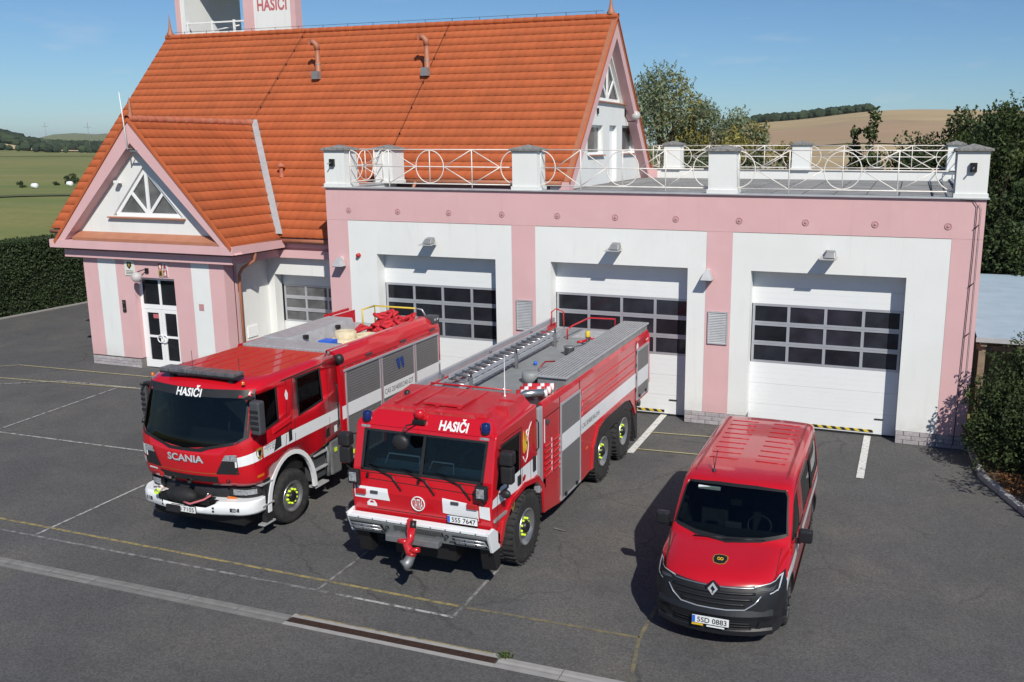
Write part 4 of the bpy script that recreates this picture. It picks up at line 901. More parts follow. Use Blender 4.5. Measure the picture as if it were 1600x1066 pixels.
def arch_band(mb,cy,cz,a0,b0,a1,b1,x0,x1,t0=0,t1=pi,n=18,m=0):
    I=ell(cy,cz,a0,b0,n,t0,t1); O=ell(cy,cz,a1,b1,n,t0,t1)
    for k in range(n):
        q=[I[k],O[k],O[k+1],I[k+1]]; mb.prism(q,'x',x0,x1,m)
    return mb
def mirror_arm(mb,pts,r=.018): mb.tube(pts,r,6); return mb
def box_on(root,name,m,x0,x1,y0,y1,z0,z1,bev=.01): return MB().box(x0,x1,y0,y1,z0,z1).build(name,m,root,bevel=bev)
def plate(root,txt,xc,y,z,w=.52,h=.115,tilt=0.,blue=True):
    N=node('number_plate',(xc,y,z),root)
    MB().box(xc-w/2,xc+w/2,y,y+.012,z-h/2,z+h/2).build('plate_board','plate_white',N,bevel=.004)
    MB().box(xc-w/2-.008,xc+w/2+.008,y+.003,y+.015,z-h/2-.008,z+h/2+.008).build('plate_frame','ink',N)
    MB().box(xc-w/2+.004,xc-w/2+.045,y-.002,y,z-h/2+.006,z+h/2-.006).build('plate_band','plate_blue',N)
    v,f=fit_text(txt,w*.80,h*.66,.012); MB().mesh([(xc+.022+a,y-.0025,z+b) for a,b in v],f).build('plate_text','ink',N,fix=False)
def roll(mb,c,r0,r1,w,ax='z',n=20,m=0):
    for k in range(4):
        q=r0+(r1-r0)*k/4; q2=r0+(r1-r0)*(k+1)/4; mb.lathe(c,ax,[(q+.003,0),(q+.003,w),((q+q2)/2,w+.012),(q2-.003,w),(q2-.003,0)],n,m)
    return mb
def lines_side(mb,x,segs,w=.012,t=.004,m=0):
    for (y0,z0,y1,z1) in segs:
        a=Vector((y0,z0)); b=Vector((y1,z1)); d=(b-a).normalized(); q=Vector((-d.y,d.x))*w/2
        mb.prism([tuple(a-q),tuple(b-q),tuple(b+q),tuple(a+q)],'x',x,x+t,m)
    return mb
# ================================================================ FIRE ENGINE A (left)
XA=3.77
A=thing('fire_engine','red fire engine with long light bar on its rounded cab, leftmost of the vehicles','fire engine',(XA,-6.3,0),'fire trucks parked before the garage')
def rsA(z,yf,hw=1.26,rc=.36,bul=.13): return ringsec(XA,hw,yf,-7.12,z,rc,bul)
cab=MB(); sec=[(1.08,-9.98,1.24),(1.16,-10.0,1.255),(1.35,-10.03,1.26),(1.62,-10.04,1.26),(1.86,-10.03,1.262),(1.95,-10.0,1.255),(2.2,-9.93,1.245),(2.45,-9.86,1.235),(2.66,-9.80,1.23),(2.78,-9.74,1.22),(2.85,-9.66,1.195),(2.89,-9.55,1.14),(2.915,-9.38,1.04)]
loft(cab,[rsA(z,yf,hw,.36 if z<2.8 else .42) for z,yf,hw in sec])
DA=Drape.of(cab)
inner=MB(); loft(inner,[ringsec(XA,1.15,-9.88,-7.25,1.62,.3,.12),ringsec(XA,1.14,-9.74,-7.25,2.3,.3,.12),ringsec(XA,1.12,-9.62,-7.25,2.72,.3,.12)])
ws=[(XA-1.12,1.98),(XA-.98,1.90),(XA-.5,1.80),(XA,1.745),(XA+.5,1.80),(XA+.98,1.90),(XA+1.12,1.98),(XA+1.10,2.64),(XA-1.10,2.64)]
wf=[(-9.60,1.98),(-9.03,2.10),(-9.02,2.70),(-9.50,2.68)]; wr_=[(-8.42,2.02),(-7.68,2.13),(-7.70,2.73),(-8.41,2.72)]
arch=ell(-8.74,.50,.66,.86,24)
cuts=[inner.data('c',['interior_dark'],weld=False),MB().prism(ws,'y',-10.4,-9.62).data('c',['interior_dark']),MB().prism(wf,'x',XA-1.5,XA+1.5).data('c',['interior_dark']),MB().prism(wr_,'x',XA-1.5,XA+1.5).data('c',['interior_dark']),
      MB().prism(arch,'x',XA-1.5,XA+1.5).data('c',['black_plastic']),
      MB().prism([(-8.25,.9),(-8.05,1.12),(-7.9,1.16),(-7.0,1.31),(-7.0,.9)],'x',XA-1.5,XA+1.5).data('c',['black_plastic'])]
cut_body('cab',cab,['paint_red'],cuts,A)
def each(name,m,ax,polys,off,step,root,D,sm=True):
    """one part per sheet; frames and seals stay one piece"""
    gr_=[polys] if ('frame' in name or 'seal' in name) else [[p] for p in polys]; o=None
    for g_ in gr_:
        mb=MB(); D.sheet(mb,ax,g_,off,step,0,None,sm)
        if mb.f: o=mb.build(name,m,root,fix=False)
    return o
def drapeA(name,m,ax,polys,off=.005,step=.12,root=A,D=DA): return each(name,m,ax,polys,off,step,root,D)
# a band that follows the cab outline round the corner
def ring_at(z,secs,mk):
    for a,b in zip(secs[:-1],secs[1:]):
        if a[0]<=z<=b[0]: t=(z-a[0])/(b[0]-a[0]); q=[a[j]+(b[j]-a[j])*t for j in range(len(a))]; return mk(*q)
def outline_band(name,m,root,secs,mk,i0,i1,zb,zt,off=.005,nz=5):
    mb=MB(); N_=i1-i0; cols=[]
    for i in range(i0,i1+1):
        t=(i-i0)/N_; cols.append([])
        for k in range(nz+1):
            z=zb(t)+(zt(t)-zb(t))*k/nz; R_=ring_at(z,secs,mk); p=Vector(R_[i]); a=Vector(R_[max(i-1,0)]); b=Vector(R_[min(i+1,len(R_)-1)]); d=b-a; nn=Vector((d.y,-d.x,0)).normalized(); cols[-1].append(p+nn*off)
    for a,b in zip(cols[:-1],cols[1:]):
        for k in range(nz): mb.face([a[k],b[k],b[k+1],a[k+1]],0,True)
    return mb.build(name,m,root,fix=False)
drapeA('windscreen','windscreen','-y',[ws],-.012)
# black surround of the windscreen: visor band with the word, lower frame
drapeA('visor_band','black_plastic','-y',[[(XA-1.17,2.64),(XA+1.17,2.64),(XA+1.16,2.775),(XA-1.16,2.775)]],.006)
drapeA('windscreen_frame','black_plastic','-y',[[(XA-1.17,1.96),(XA-1.10,1.98),(XA-1.09,2.64),(XA-1.165,2.64)],[(XA+1.10,1.98),(XA+1.17,1.96),(XA+1.165,2.64),(XA+1.09,2.64)],
   [(XA-1.17,1.96),(XA-1.0,1.86),(XA-.5,1.755),(XA-.35,1.70),(XA-.3,1.765),(XA-.5,1.81),(XA-1.0,1.91),(XA-1.12,1.985)],[(XA+1.17,1.96),(XA+1.12,1.985),(XA+1.0,1.91),(XA+.5,1.81),(XA+.3,1.765),(XA+.35,1.70),(XA+.5,1.755),(XA+1.0,1.86)],[(XA-.35,1.70),(XA+.35,1.70),(XA+.3,1.765),(XA,1.755),(XA-.3,1.765)]],.006)
mb=MB(); v,f=fit_text('HASIČI',.54,.125,.03); DA.text(mb,'-y',(v,f),XA-.02,2.70,.010); mb.build('lettering','plate_white',A,fix=False)
mb=MB(); v,f=fit_text('SCANIA',.78,.125,.03); DA.text(mb,'-y',(v,f),XA-.0,1.565,.014); mb.build('lettering','reflective_silver',A,fix=False); mb=MB(); DA.text(mb,'-y',(v,f),XA+.008,1.555,.010); mb.build('lettering_edge','grey_plastic',A,fix=False)
for s in (-1,1):
    def mx(p): return [(XA+s*(x),z) for x,z in p]
    drapeA('grille_corner','black_plastic','-y',[mx([(.60,1.31),(1.02,1.31),(1.01,1.66),(.78,1.64)])],.008); drapeA('upper_lamp','lamp_glass','-y',[mx([(.74,1.565),(1.01,1.555),(1.01,1.68),(.80,1.665)])],.014)
    drapeA('marker_lamp','grey_plastic','-y',[mx([(.50,1.085),(.64,1.09),(.64,1.125),(.50,1.12)])],.012)
drapeA('grille_seam','gold','-y',[[(XA-.62,1.305),(XA+.62,1.305),(XA+.62,1.313),(XA-.62,1.313)]],.009)
gr=drapeA('grille','black_plastic','-y',[[(XA-.66,1.14),(XA+.62,1.14),(XA+.62,1.255),(XA-.66,1.255)]],.008)
for x in (-.22,.12): MB().lathe((XA+x,-10.12,1.17),'y',[(.05,0),(.055,.05),(.03,.08)],12).build('spotlight','black_plastic',A)
mb=MB(); mb.prism([(XA-.62,1.25),(XA-.56,1.25),(XA-.5,1.21),(XA-.53,1.15),(XA-.6,1.16)],'y',-10.04,-10.03); mb.build('grille_badge','red_lens',A)
for x0,x1,z0,z1,m in ((-1.13,-1.03,1.30,1.42,'plate_white'),(-.97,-.74,1.225,1.255,'paint_white')): drapeA('sticker',m,'-y',[[(XA+x0,z0),(XA+x1,z0),(XA+x1,z1),(XA+x0,z1)]],.006)
MB().lathe((XA+.86,-9.99,1.20),'y',[(.035,0),(.04,.03)],12).build('socket','black_plastic',A)
# white band round the cab corner and along the side
nr_=len(rsA(1.5,-10.0)); mkA=lambda z,yf,hw: rsA(z,yf,hw)
secA=[q for q in sec]
outline_band('white_band','paint_white',A,secA,mkA,18,24,lambda t:1.43+.10*t,lambda t:1.60+.13*t)
outline_band('white_band','paint_white',A,secA,mkA,3,9,lambda t:1.53-.08*t,lambda t:1.72-.08*t)
for ax in ('+x','-x'):
    drapeA('white_band','paint_white',ax,[[(-9.50,1.53),(-8.92,1.56),(-7.16,1.58),(-7.16,1.82),(-8.92,1.79),(-9.50,1.73)]],.004,.2)
    drapeA('side_window','tinted_glass',ax,[wf],-.012,.3); drapeA('side_window','tinted_glass',ax,[wr_],-.012,.3)
    drapeA('window_seal','black_plastic',ax,[[(-8.445,2.0),(-8.40,2.02),(-8.39,2.72),(-8.44,2.75)],[(-7.70,2.12),(-7.65,2.11),(-7.67,2.76),(-7.71,2.73)],[(-8.44,2.75),(-8.40,2.71),(-7.70,2.73),(-7.67,2.76)],[(-8.445,2.0),(-7.65,2.10),(-7.68,2.135),(-8.41,2.03)],
       [(-9.63,1.95),(-9.59,1.98),(-9.49,2.68),(-9.54,2.72)],[(-9.05,2.09),(-9.0,2.09),(-8.98,2.74),(-9.03,2.70)],[(-9.63,1.95),(-9.0,2.07),(-9.03,2.11),(-9.59,1.99)]],.006,.3)
    drapeA('door_gap','seam',ax,[[(-9.70,1.45),(-9.69,1.45),(-9.69,2.0),(-9.70,2.0)],[(-8.90,1.45),(-8.885,1.45),(-8.80,1.9),(-8.70,2.78),(-8.715,2.78),(-8.815,1.9)],[(-8.60,1.40),(-8.588,1.40),(-8.55,2.0),(-8.53,2.78),(-8.542,2.78),(-8.562,2.0)],[(-7.50,1.3),(-7.49,1.3),(-7.46,2.78),(-7.47,2.78)],[(-9.70,1.455),(-8.9,1.50),(-8.9,1.51),(-9.70,1.465)]],.005,.3)
    drapeA('rain_gutter','black_plastic',ax,[[(-8.85,2.765),(-7.45,2.80),(-7.45,2.82),(-8.85,2.785)]],.010,.3)
    drapeA('door_handle','black_plastic',ax,[[(-9.22,1.56),(-9.0,1.60),(-9.0,1.80),(-9.14,1.80)],[(-8.78,1.60),(-8.68,1.62),(-8.68,1.85),(-8.78,1.83)],[(-7.66,1.32),(-7.52,1.34),(-7.52,1.52),(-7.62,1.50)]],.010,.3)
    drapeA('notice_sticker','plate_white',ax,[[(-7.36,1.36),(-7.26,1.37),(-7.26,1.50),(-7.36,1.49)],[(-8.76,2.40),(-8.71,2.40),(-8.69,2.50),(-8.74,2.60),(-8.79,2.50)]],.007,.3)
# bevelled red shoulder under the windows, crest badge, small print
for s in (-1,1):
    MB().mesh([(XA+s*1.245,-9.25,1.85),(XA+s*1.245,-8.62,1.93),(XA+s*1.235,-8.62,2.12),(XA+s*1.235,-9.25,2.02),(XA+s*1.29,-9.18,1.90),(XA+s*1.29,-8.70,1.98),(XA+s*1.27,-8.72,2.06),(XA+s*1.27,-9.17,1.98)],[(0,1,5,4),(1,2,6,5),(2,3,7,6),(3,0,4,7),(4,5,6,7),(0,3,2,1)]).build('door_shoulder','paint_red',A,bevel=.008)
cr=[(-9.66,1.73),(-9.60,1.75),(-9.53,1.74),(-9.52,1.63),(-9.56,1.55),(-9.60,1.53),(-9.64,1.56),(-9.67,1.64)]
drapeA('crest_badge','gold','+x',[cr],.009,.3); drapeA('crest_centre','ink','+x',[[(-9.63,1.70),(-9.56,1.71),(-9.56,1.64),(-9.60,1.58),(-9.63,1.64)]],.012,.3)
mb=MB(); 
for k,w_ in enumerate((.30,.36,.18)): DA.text(mb,'+x',fit_text(['SBOR HASIČŮ','HASIČI OBCE','112'][k],w_,.026,0),-9.30,1.735-k*.045,.009)
mb.build('small_print','grey_plastic',A,fix=False)
# interior
I_=node('interior',(XA,-9,2),A)
MB().mesh([(XA-1.1,-9.86,1.78),(XA+1.1,-9.86,1.78),(XA+1.1,-9.35,1.90),(XA-1.1,-9.35,1.90),(XA-1.1,-9.35,1.62),(XA+1.1,-9.35,1.62)],[(0,1,2,3),(3,2,5,4)]).build('dashboard','cover_black',I_)
for x in (-.6,.55): MB().box(XA+x-.25,XA+x+.25,-8.85,-8.7,1.7,2.45).box(XA+x-.13,XA+x+.13,-8.84,-8.74,2.47,2.62).build('seat','interior_dark',I_,bevel=.04)
MB().tube([(XA+.55+.21*cos(2*pi*k/20),-9.25+.08*sin(2*pi*k/20),2.0+.18*sin(2*pi*k/20)) for k in range(20)],.016,6,closed=True).build('steering_wheel','black_plastic',I_)
for y in (-8.1,-7.85): MB().tube([(XA+1.08,y,1.7),(XA+1.08,y,2.6)],.02,6).build('grab_rail','neon_yellow',I_)
MB().box(XA+.3,XA+.75,-8.5,-7.4,1.7,2.1).build('bench_seat','interior_dark',I_,bevel=.03)
MB().tube([(XA-1.0,-9.2,1.95),(XA-.98,-9.2,2.35)],.02,6).build('grab_rail','neon_yellow',I_)
MB().box(XA+1.12,XA+1.16,-9.62,-9.45,2.0,2.2).build('glove','neon_yellow',I_,bevel=.015)
# bumper zone
bm_=MB(); loft(bm_,[ringsec(XA,1.20,-9.88,-9.3,z,.33,.13) for z in (.50,1.10)]); bm_.build('front_recess','black_plastic',A,fix=True,weld=False)
b2=MB(); loft(b2,[ringsec(XA,1.25,y,-9.50,z,.36,.14) for z,y in ((.56,-10.09),(.60,-10.13),(.77,-10.13),(.815,-10.09))]); DB=Drape.of(b2)
def notch(): return [MB().box(XA-.55,XA+.35,-10.5,-9.98,.70,.95).data('c',['black_plastic'])]
cut_body('bumper',b2,['paint_white'],[MB().prism([(XA-.78,.95),(XA-.62,.72),(XA+.42,.70),(XA+.60,.78),(XA+.66,.95)],'y',-10.6,-9.95).data('c',['black_plastic'])],A)
for s in (-1,1):
    drapeA('headlight','lamp_glass','-y',[[(XA+s*.80,.885),(XA+s*1.14,.89),(XA+s*1.14,.985),(XA+s*.80,.995)]],.05,D=Drape.of(bm_)); drapeA('headlight_case','black_plastic','-y',[[(XA+s*.70,.85),(XA+s*1.18,.87),(XA+s*1.18,1.01),(XA+s*.72,1.02)]],.03,D=Drape.of(bm_)); drapeA('indicator','amber','-y',[[(XA+s*.68,.82),(XA+s*.86,.80),(XA+s*.86,.85),(XA+s*.70,.87)]],.06,D=Drape.of(bm_))
    drapeA('fog_lamp','black_plastic','-y',[[(XA+s*.86,.64),(XA+s*1.03,.64),(XA+s*1.03,.71),(XA+s*.86,.71)]],.004,D=DB); drapeA('fog_lens','lamp_glass','-y',[[(XA+s*.90,.65),(XA+s*1.0,.65),(XA+s*1.0,.70),(XA+s*.90,.70)]],.008,D=DB)
    for z in (.64,.70): drapeA('bumper_hole','seam','-y',[[(XA+s*.56+a*.02,z+b*.02) for a,b in ((-1,-1),(1,-1),(1,1),(-1,1))]],.004,D=DB)
    drapeA('marker_lamp','amber','+x' if s>0 else '-x',[[(-9.66,1.20),(-9.52,1.21),(-9.52,1.26),(-9.66,1.25)]],.006)
    # access steps, front
    MB().box(XA+s*1.23-.08,XA+s*1.23+.02,-9.52,-9.36,.30,1.12).build('step_panel','black_plastic',A)
    for z,e_ in ((1.06,.0),(.66,.0),(.30,.02)): MB().box(XA+s*(1.20)-.07,XA+s*1.20+.07,-9.62,-9.30,z-.03,z+.0).build('step','tread_plate',A,bevel=.006)
# winch, cover and cables in front
Wn=node('front_winch',(XA-.2,-10.1,.9),A)
MB().sphere((XA-.12,-10.06,.86),.34,16,10,0,(1.0,.42,.44)).build('winch_cover','cover_black',Wn)
MB().box(XA-.62,XA+.5,-10.10,-9.9,.74,.84).build('winch_beam','black_metal',Wn,bevel=.01)
MB().tube([(XA+.05,-10.2,.80),(XA+.2,-10.22,.79),(XA+.42,-10.12,.86),(XA+.52,-10.05,.93)],.02,6).build('tow_rope','letter_pink',Wn)
MB().tube([(XA+.45,-10.1,.9),(XA+.5,-10.08,.98)],.015,6).tube([(XA-.7,-10.1,.95),(XA-.55,-10.13,.98)],.014,6).build('hook','steel',Wn)
MB().lathe((XA-.58,-10.18,.90),'y',[(.05,0),(.05,.06)],10).build('connector_cap','neon_yellow',Wn); MB().lathe((XA-.52,-10.16,.97),'y',[(.05,0),(.05,.05)],10).build('connector_cap','plate_white',Wn)
plate(A,'7J0 7105',XA-.02,-10.155,.645)
MB().box(XA-.33,XA-.05,-10.24,-10.2,.60,.72).build('plate_cover','cover_black',A)
# chassis
MB().box(XA-.45,XA+.45,-9.6,-2.95,.38,.80).box(XA-1.0,XA+1.0,-9.5,-7.3,.80,1.05).box(XA-1.1,XA+1.1,-9.0,-8.2,.9,1.2).build('chassis','black_metal',A)
MB().box(XA-1.0,XA+1.0,-9.82,-9.55,.33,.56).build('front_skid','black_metal',A)
for s in (-1,1):
    mb=MB(); arch_band(mb,-8.74,.50,.645,.84,.735,.925,XA+s*1.23-(.02 if s>0 else .04),XA+s*1.23+(.04 if s>0 else .02),-.02,pi+.02); mb.build('wheel_arch','paint_white',A)
    MB().prism(ell(-8.74,.5,.70,.88,20,0,pi),'x',XA+s*.70,XA+s*.72).build('arch_liner','black_plastic',A)
    wheel(A,XA+s*1.085,-8.72,.51,.51,.31,s); wheel(A,XA+s*1.085,-4.70,.51,.51,.31,s)
    # between the cab and the body: steps and tank
    MB().box(XA+s*1.10-.08,XA+s*1.10+.08,-8.05,-7.6,.55,1.16).build('side_step_box','grey_plastic',A,bevel=.01)
    for z in (1.08,.78,.44): MB().box(XA+s*1.15-.10,XA+s*1.15+.10,-8.03,-7.60,z-.03,z).build('step','tread_plate',A,bevel=.006)
    MB().tube([(XA+s*1.18,-7.52,.5),(XA+s*1.20,-7.52,.95),(XA+s*1.12,-7.50,1.15),(XA+s*1.0,-7.5,1.2)],.045,8).build('exhaust','steel_dull',A)
    MB().box(XA+s*1.12-.12,XA+s*1.12+.12,-7.46,-7.12,.48,1.20).build('tank','steel_dull',A,bevel=.04); MB().box(XA+s*1.25-.005,XA+s*1.25+.005,-7.36,-7.28,.95,1.03).build('tank_tag','neon_yellow',A)
    # mirrors
    mm=MB(); mirror_arm(mm,[(XA+s*1.2,-9.70,2.72),(XA+s*1.30,-9.75+(0 if s>0 else .28),2.62)]); mirror_arm(mm,[(XA+s*1.22,-9.70,2.0),(XA+s*1.30,-9.75+(0 if s>0 else .28),2.12)],.03); mm.build('mirror_arm','black_plastic',A)
    mx0=XA+s*(1.40 if s>0 else 1.32); hm=.105 if s>0 else .065
    MB().box(mx0-hm,mx0+hm,-9.84+(.30 if s<0 else 0),-9.66+(.30 if s<0 else 0),2.06,2.66).build('mirror','grey_plastic',A,bevel=.05,seg=3)
    for z in (2.16,2.26,2.36,2.46): MB().box(mx0-hm+.02,mx0+hm-.02,-9.852+(.30 if s<0 else 0),-9.84+(.30 if s<0 else 0),z,z+.05).build('mirror_rib','black_plastic',A)
    MB().box(XA+s*1.24-.07,XA+s*1.24+.07,-9.78+(0 if s>0 else .25),-9.66+(0 if s>0 else .25),2.66,2.71).build('mirror_cap','black_plastic',A,bevel=.015)
# light bar and aerials on the cab roof
LBr=node('light_bar',(XA+.08,-9.45,2.98),A)
MB().box(XA-.80,XA+.86,-9.62,-9.36,2.955,2.985).build('bar_base','black_plastic',LBr,bevel=.01)
for k in range(8): MB().box(XA-.79+k*.206,XA-.79+(k+1)*.206-.012,-9.63,-9.35,2.985,3.055).build('bar_module','bar_lens',LBr,bevel=.018)
for x in (-.6,.7): MB().box(XA+x-.04,XA+x+.04,-9.55,-9.45,2.86,2.96).build('bar_foot','black_plastic',LBr)
for x,y,h in ((-.35,-9.28,.42),(.62,-9.2,.34),(-.1,-9.1,.12)): MB().lathe((XA+x,y,2.90),'z',[(.035,0),(.03,.035),(.006,.05),(.004,h)],8).build('aerial','black_plastic',A)
for x in (-.75,-.45,-.15,.15,.45,.75): MB().box(XA+x-.02,XA+x+.02,-9.2,-7.3,2.905,2.925).build('roof_rib','paint_red_dusty',A,bevel=.006)
for x in (-1.0,1.0): MB().lathe((XA+x,-9.58,2.87),'z',[(.03,0),(.03,.05),(.01,.06)],8).build('roof_lamp','amber',A)
# ---- body
BX0,BX1,BYF,BYR=2.51,5.03,-7.04,-2.86; ZBt=2.95
prof=[(BX0,.60),(BX1,.60),(BX1,2.62),(BX1-.02,2.72),(BX1-.07,2.84),(BX1-.16,2.92),(BX1-.24,2.95),(BX1-.32,2.95),(BX1-.32,2.62),(BX0+.16,2.62),(BX0+.16,2.95),(BX0+.06,2.92),(BX0,2.80)]
body=MB().prism(prof,'y',BYF,BYR); DBd=Drape.of(body)
cut_body('body',body,['paint_red'],[MB().prism(ell(-4.70,.50,.66,.80,20),'x',BX0-.2,BX1+.2).data('c',['black_plastic'])],A)
MB().box(BX0+.1,BX1-.1,BYF-.08,BYF,1.0,2.55).build('front_bulkhead','paint_red_dark',A)
for s in (-1,1):
    xs_=BX1 if s>0 else BX0
    mb=MB(); arch_band(mb,-4.70,.50,.655,.795,.70,.84,xs_-.02,xs_+.02,0,pi); mb.build('wheel_arch','black_plastic',A)
    mb=MB().box(xs_-.01,xs_+.03,-6.93,-2.95,2.50,2.545); mb.build('shutter_rail','aluminium',A,bevel=.006)
    for y0,y1,z0 in ((-6.86,-5.60,.66),(-5.49,-4.15,1.40),(-4.04,-2.99,.66)):
        n=int((2.50-z0)/.055); mb=MB(); hh=(2.50-z0)/n; sh=node('roller_shutter',(xs_,(y0+y1)/2,(z0+2.5)/2),A)
        for k in range(n):
            a=z0+k*hh
            if s>0: mb.mesh([(xs_+.002,y0,a),(xs_+.002,y1,a),(xs_+.006,y1,a+hh*.5),(xs_+.006,y0,a+hh*.5),(xs_+.002,y1,a+hh),(xs_+.002,y0,a+hh)],[(0,1,2,3),(3,2,4,5)])
            else: mb.mesh([(xs_-.002,y0,a),(xs_-.002,y1,a),(xs_-.006,y1,a+hh*.5),(xs_-.006,y0,a+hh*.5),(xs_-.002,y1,a+hh),(xs_-.002,y0,a+hh)],[(3,2,1,0),(5,4,2,3)])
        o=mb.build('slats','shutter',sh,fix=False); 
        MB().box(xs_-.005,xs_+.02,y0-.03,y0,z0,2.5).box(xs_-.005,xs_+.02,y1,y1+.03,z0,2.5).box(xs_-.005,xs_+.025,y0,y1,z0-.04,z0).build('shutter_frame','aluminium',sh)
        MB().box(xs_+.014*s-.002,xs_+.014*s+.002,y0,y1,1.56,1.83).build('white_band','paint_white',sh) if True else None
        if y0<-6: MB().box(xs_-.0,xs_+.03,y0+.12,y0+.30,.72,.80).build('shutter_latch','neon_yellow',sh); MB().box(xs_,xs_+.03,y0+.4,y0+.44,.70,.84).build('shutter_latch','neon_yellow',sh)
    MB().box(xs_-.001 if s>0 else xs_-.004,xs_+.004 if s>0 else xs_+.001,BYF+.005,-6.9,1.53,1.80).build('white_band','paint_white',A); MB().box(xs_-.001 if s>0 else xs_-.004,xs_+.004 if s>0 else xs_+.001,-2.955,BYR-.005,1.58,1.84).build('white_band','paint_white',A)
    for y in (-6.0,-4.6,-3.25): MB().box(xs_+.0 if s>0 else xs_-.03,xs_+.03 if s>0 else xs_,y-.12,y+.12,2.665,2.70).build('side_lamp','grey_plastic',A,bevel=.01)
MB().mesh([(BX1+.018,-5.44+.0+a+.0,1.70+b) for a,b in []],[]) if False else None
v,f=fit_text('CAS 20/4000/240-S2T',1.22,.115,.0); MB().mesh([(BX1+.0185,-4.83+a,1.70+b) for a,b in v],f).build('lettering','ink',A,fix=False)
for dx in (0,.17): MB().prism([(-4.93+dx,2.32),(-4.80+dx,2.34),(-4.755+dx,2.12),(-4.80+dx,2.06),(-4.865+dx,2.15)],'x',BX1+.013,BX1+.018).build('logo','blue_sticker',A)
# roof deck of the body
MB().box(BX0+.16,BX1-.32,BYF+.02,BYR-.02,2.60,2.64).build('roof_deck','tread_plate',A)
MB().box(BX0+.17,BX1-.20,BYF-.0,BYF+.62,2.64,2.945).build('walkway','tread_plate',A,bevel=.01)
MB().mesh([(BX0+.17,BYF+.64,2.64),(BX0+.95,BYF+.64,2.64),(BX0+.95,-4.0,2.64),(BX0+.17,-4.0,2.64),(BX0+.17,BYF+.64,2.97),(BX0+.83,BYF+.64,2.97),(BX0+.83,-4.0,2.99),(BX0+.17,-4.0,2.99)],[(0,3,2,1),(4,5,6,7),(0,1,5,4),(1,2,6,5),(2,3,7,6),(3,0,4,7)]).build('deck_locker','tread_plate',A,bevel=.008)
for y in (-5.9,-4.7): MB().box(BX0+.86,BX0+.95,y-.05,y+.05,2.86,2.95).build('locker_latch','black_metal',A,bevel=.01)
MB().box(BX0+1.0,BX1-.33,BYF+.60,BYF+.66,2.645,2.90).build('deck_edge','aluminium',A)
for k in range(22): MB().box(BX0+.25+k*.095,BX0+.25+k*.095+.05,BYF-.012,BYF,2.86,2.93).build('walkway_tooth','tread_plate',A)
MB().lathe((BX1-.05,BYF-.04,2.78),'y',[(0,0),(.10,0),(.10,.12)],14).build('marker_lamp','black_plastic',A)
# load on the roof: hose rolls, blue box, red hose heap, ladder rail (belongs on the vehicle)
rollA=node('rolled_hoses',(4.1,-5.0,2.7),A)
for x,y,z,r in ((3.98,-5.28,2.66,.30),(4.22,-4.78,2.66,.30),(3.95,-5.20,2.80,.24)): roll(MB(),(x,y,z),.04,r,.13).build('hose_roll','hose_cream',rollA,fix=False)
MB().lathe((3.98,-5.28,2.64),'z',[(0,0),(.31,0),(.31,.03)],20).build('hose_roll','hose_red',rollA)
MB().box(3.75,4.05,-5.95,-5.65,2.65,2.86).build('blue_case','plate_blue',rollA,bevel=.02); MB().box(4.08,4.2,-5.9,-5.7,2.65,2.78).build('blue_case','blue_sticker',rollA,bevel=.02)
random.seed(3); heap=MB()
for k in range(26):
    x=3.75+random.random()*.8; y=-4.3+random.random()*1.25; z=2.70+random.random()*.34*(1-abs(y+3.5)/1.2); a=random.random()*6.3; r=.12+random.random()*.1
    heap.tube([(x+r*cos(a+t*.9),y+r*1.3*sin(a+t*.9),z+.06*sin(t*1.7)) for t in range(7)],.045,6)
heap.build('hose_heap','hose_red',A); 
MB().tube([(3.3,-2.95,2.65),(3.3,-2.95,3.10),(4.45,-2.95,3.10)],.022,6).tube([(3.3,-2.95,3.1),(3.3,-3.5,3.1),(3.3,-3.5,2.65)],.022,6).build('deck_rail','yellow_paint',A)
MB().tube([(4.45,-2.95,3.10),(4.62,-2.95,3.08),(4.70,-2.95,2.95)],.02,6).build('deck_rail','aluminium',A)
MB().box(4.72,5.035,-3.16,-2.84,2.78,2.965).build('rear_corner_lamp','grey_plastic',A,bevel=.04,seg=3); 
for y in (-3.08,-2.96): MB().box(5.03,5.042,y-.03,y+.03,2.86,2.91).build('lamp_lens','lamp_glass',A)
MB().box(BX0-.02,BX0+.02,-3.9,-2.9,2.93,2.99).build('deck_edge','paint_red',A)
MB().box(BX0+.25,BX1-.25,BYR-.0,BYR+.03,.7,2.5).build('rear_door','shutter',A)

for s in (1,-1):
    X_=BX1 if s>0 else BX0
    for y in (-5.545,-4.095): MB().box(X_-.002,X_+.002,y-.035,y+.035,.66,2.5).build('pillar_trim','paint_red_dark',A)
    for k in range(14): MB().lathe((X_,-6.85+k*.30,2.585),'x',[(0,s*.01),(.010,s*.01),(.012,0)],6).build('bolt','steel_dull',A)
    MB().box(X_-.004,X_+.004,-6.98,-2.9,2.60,2.606).build('panel_gap','seam',A)
    MB().tube([(XA+s*1.27,-7.25,1.45),(XA+s*1.31,-7.25,1.5),(XA+s*1.31,-7.25,2.3),(XA+s*1.25,-7.25,2.35)],.012,6).build('grab_handle','black_metal',A)
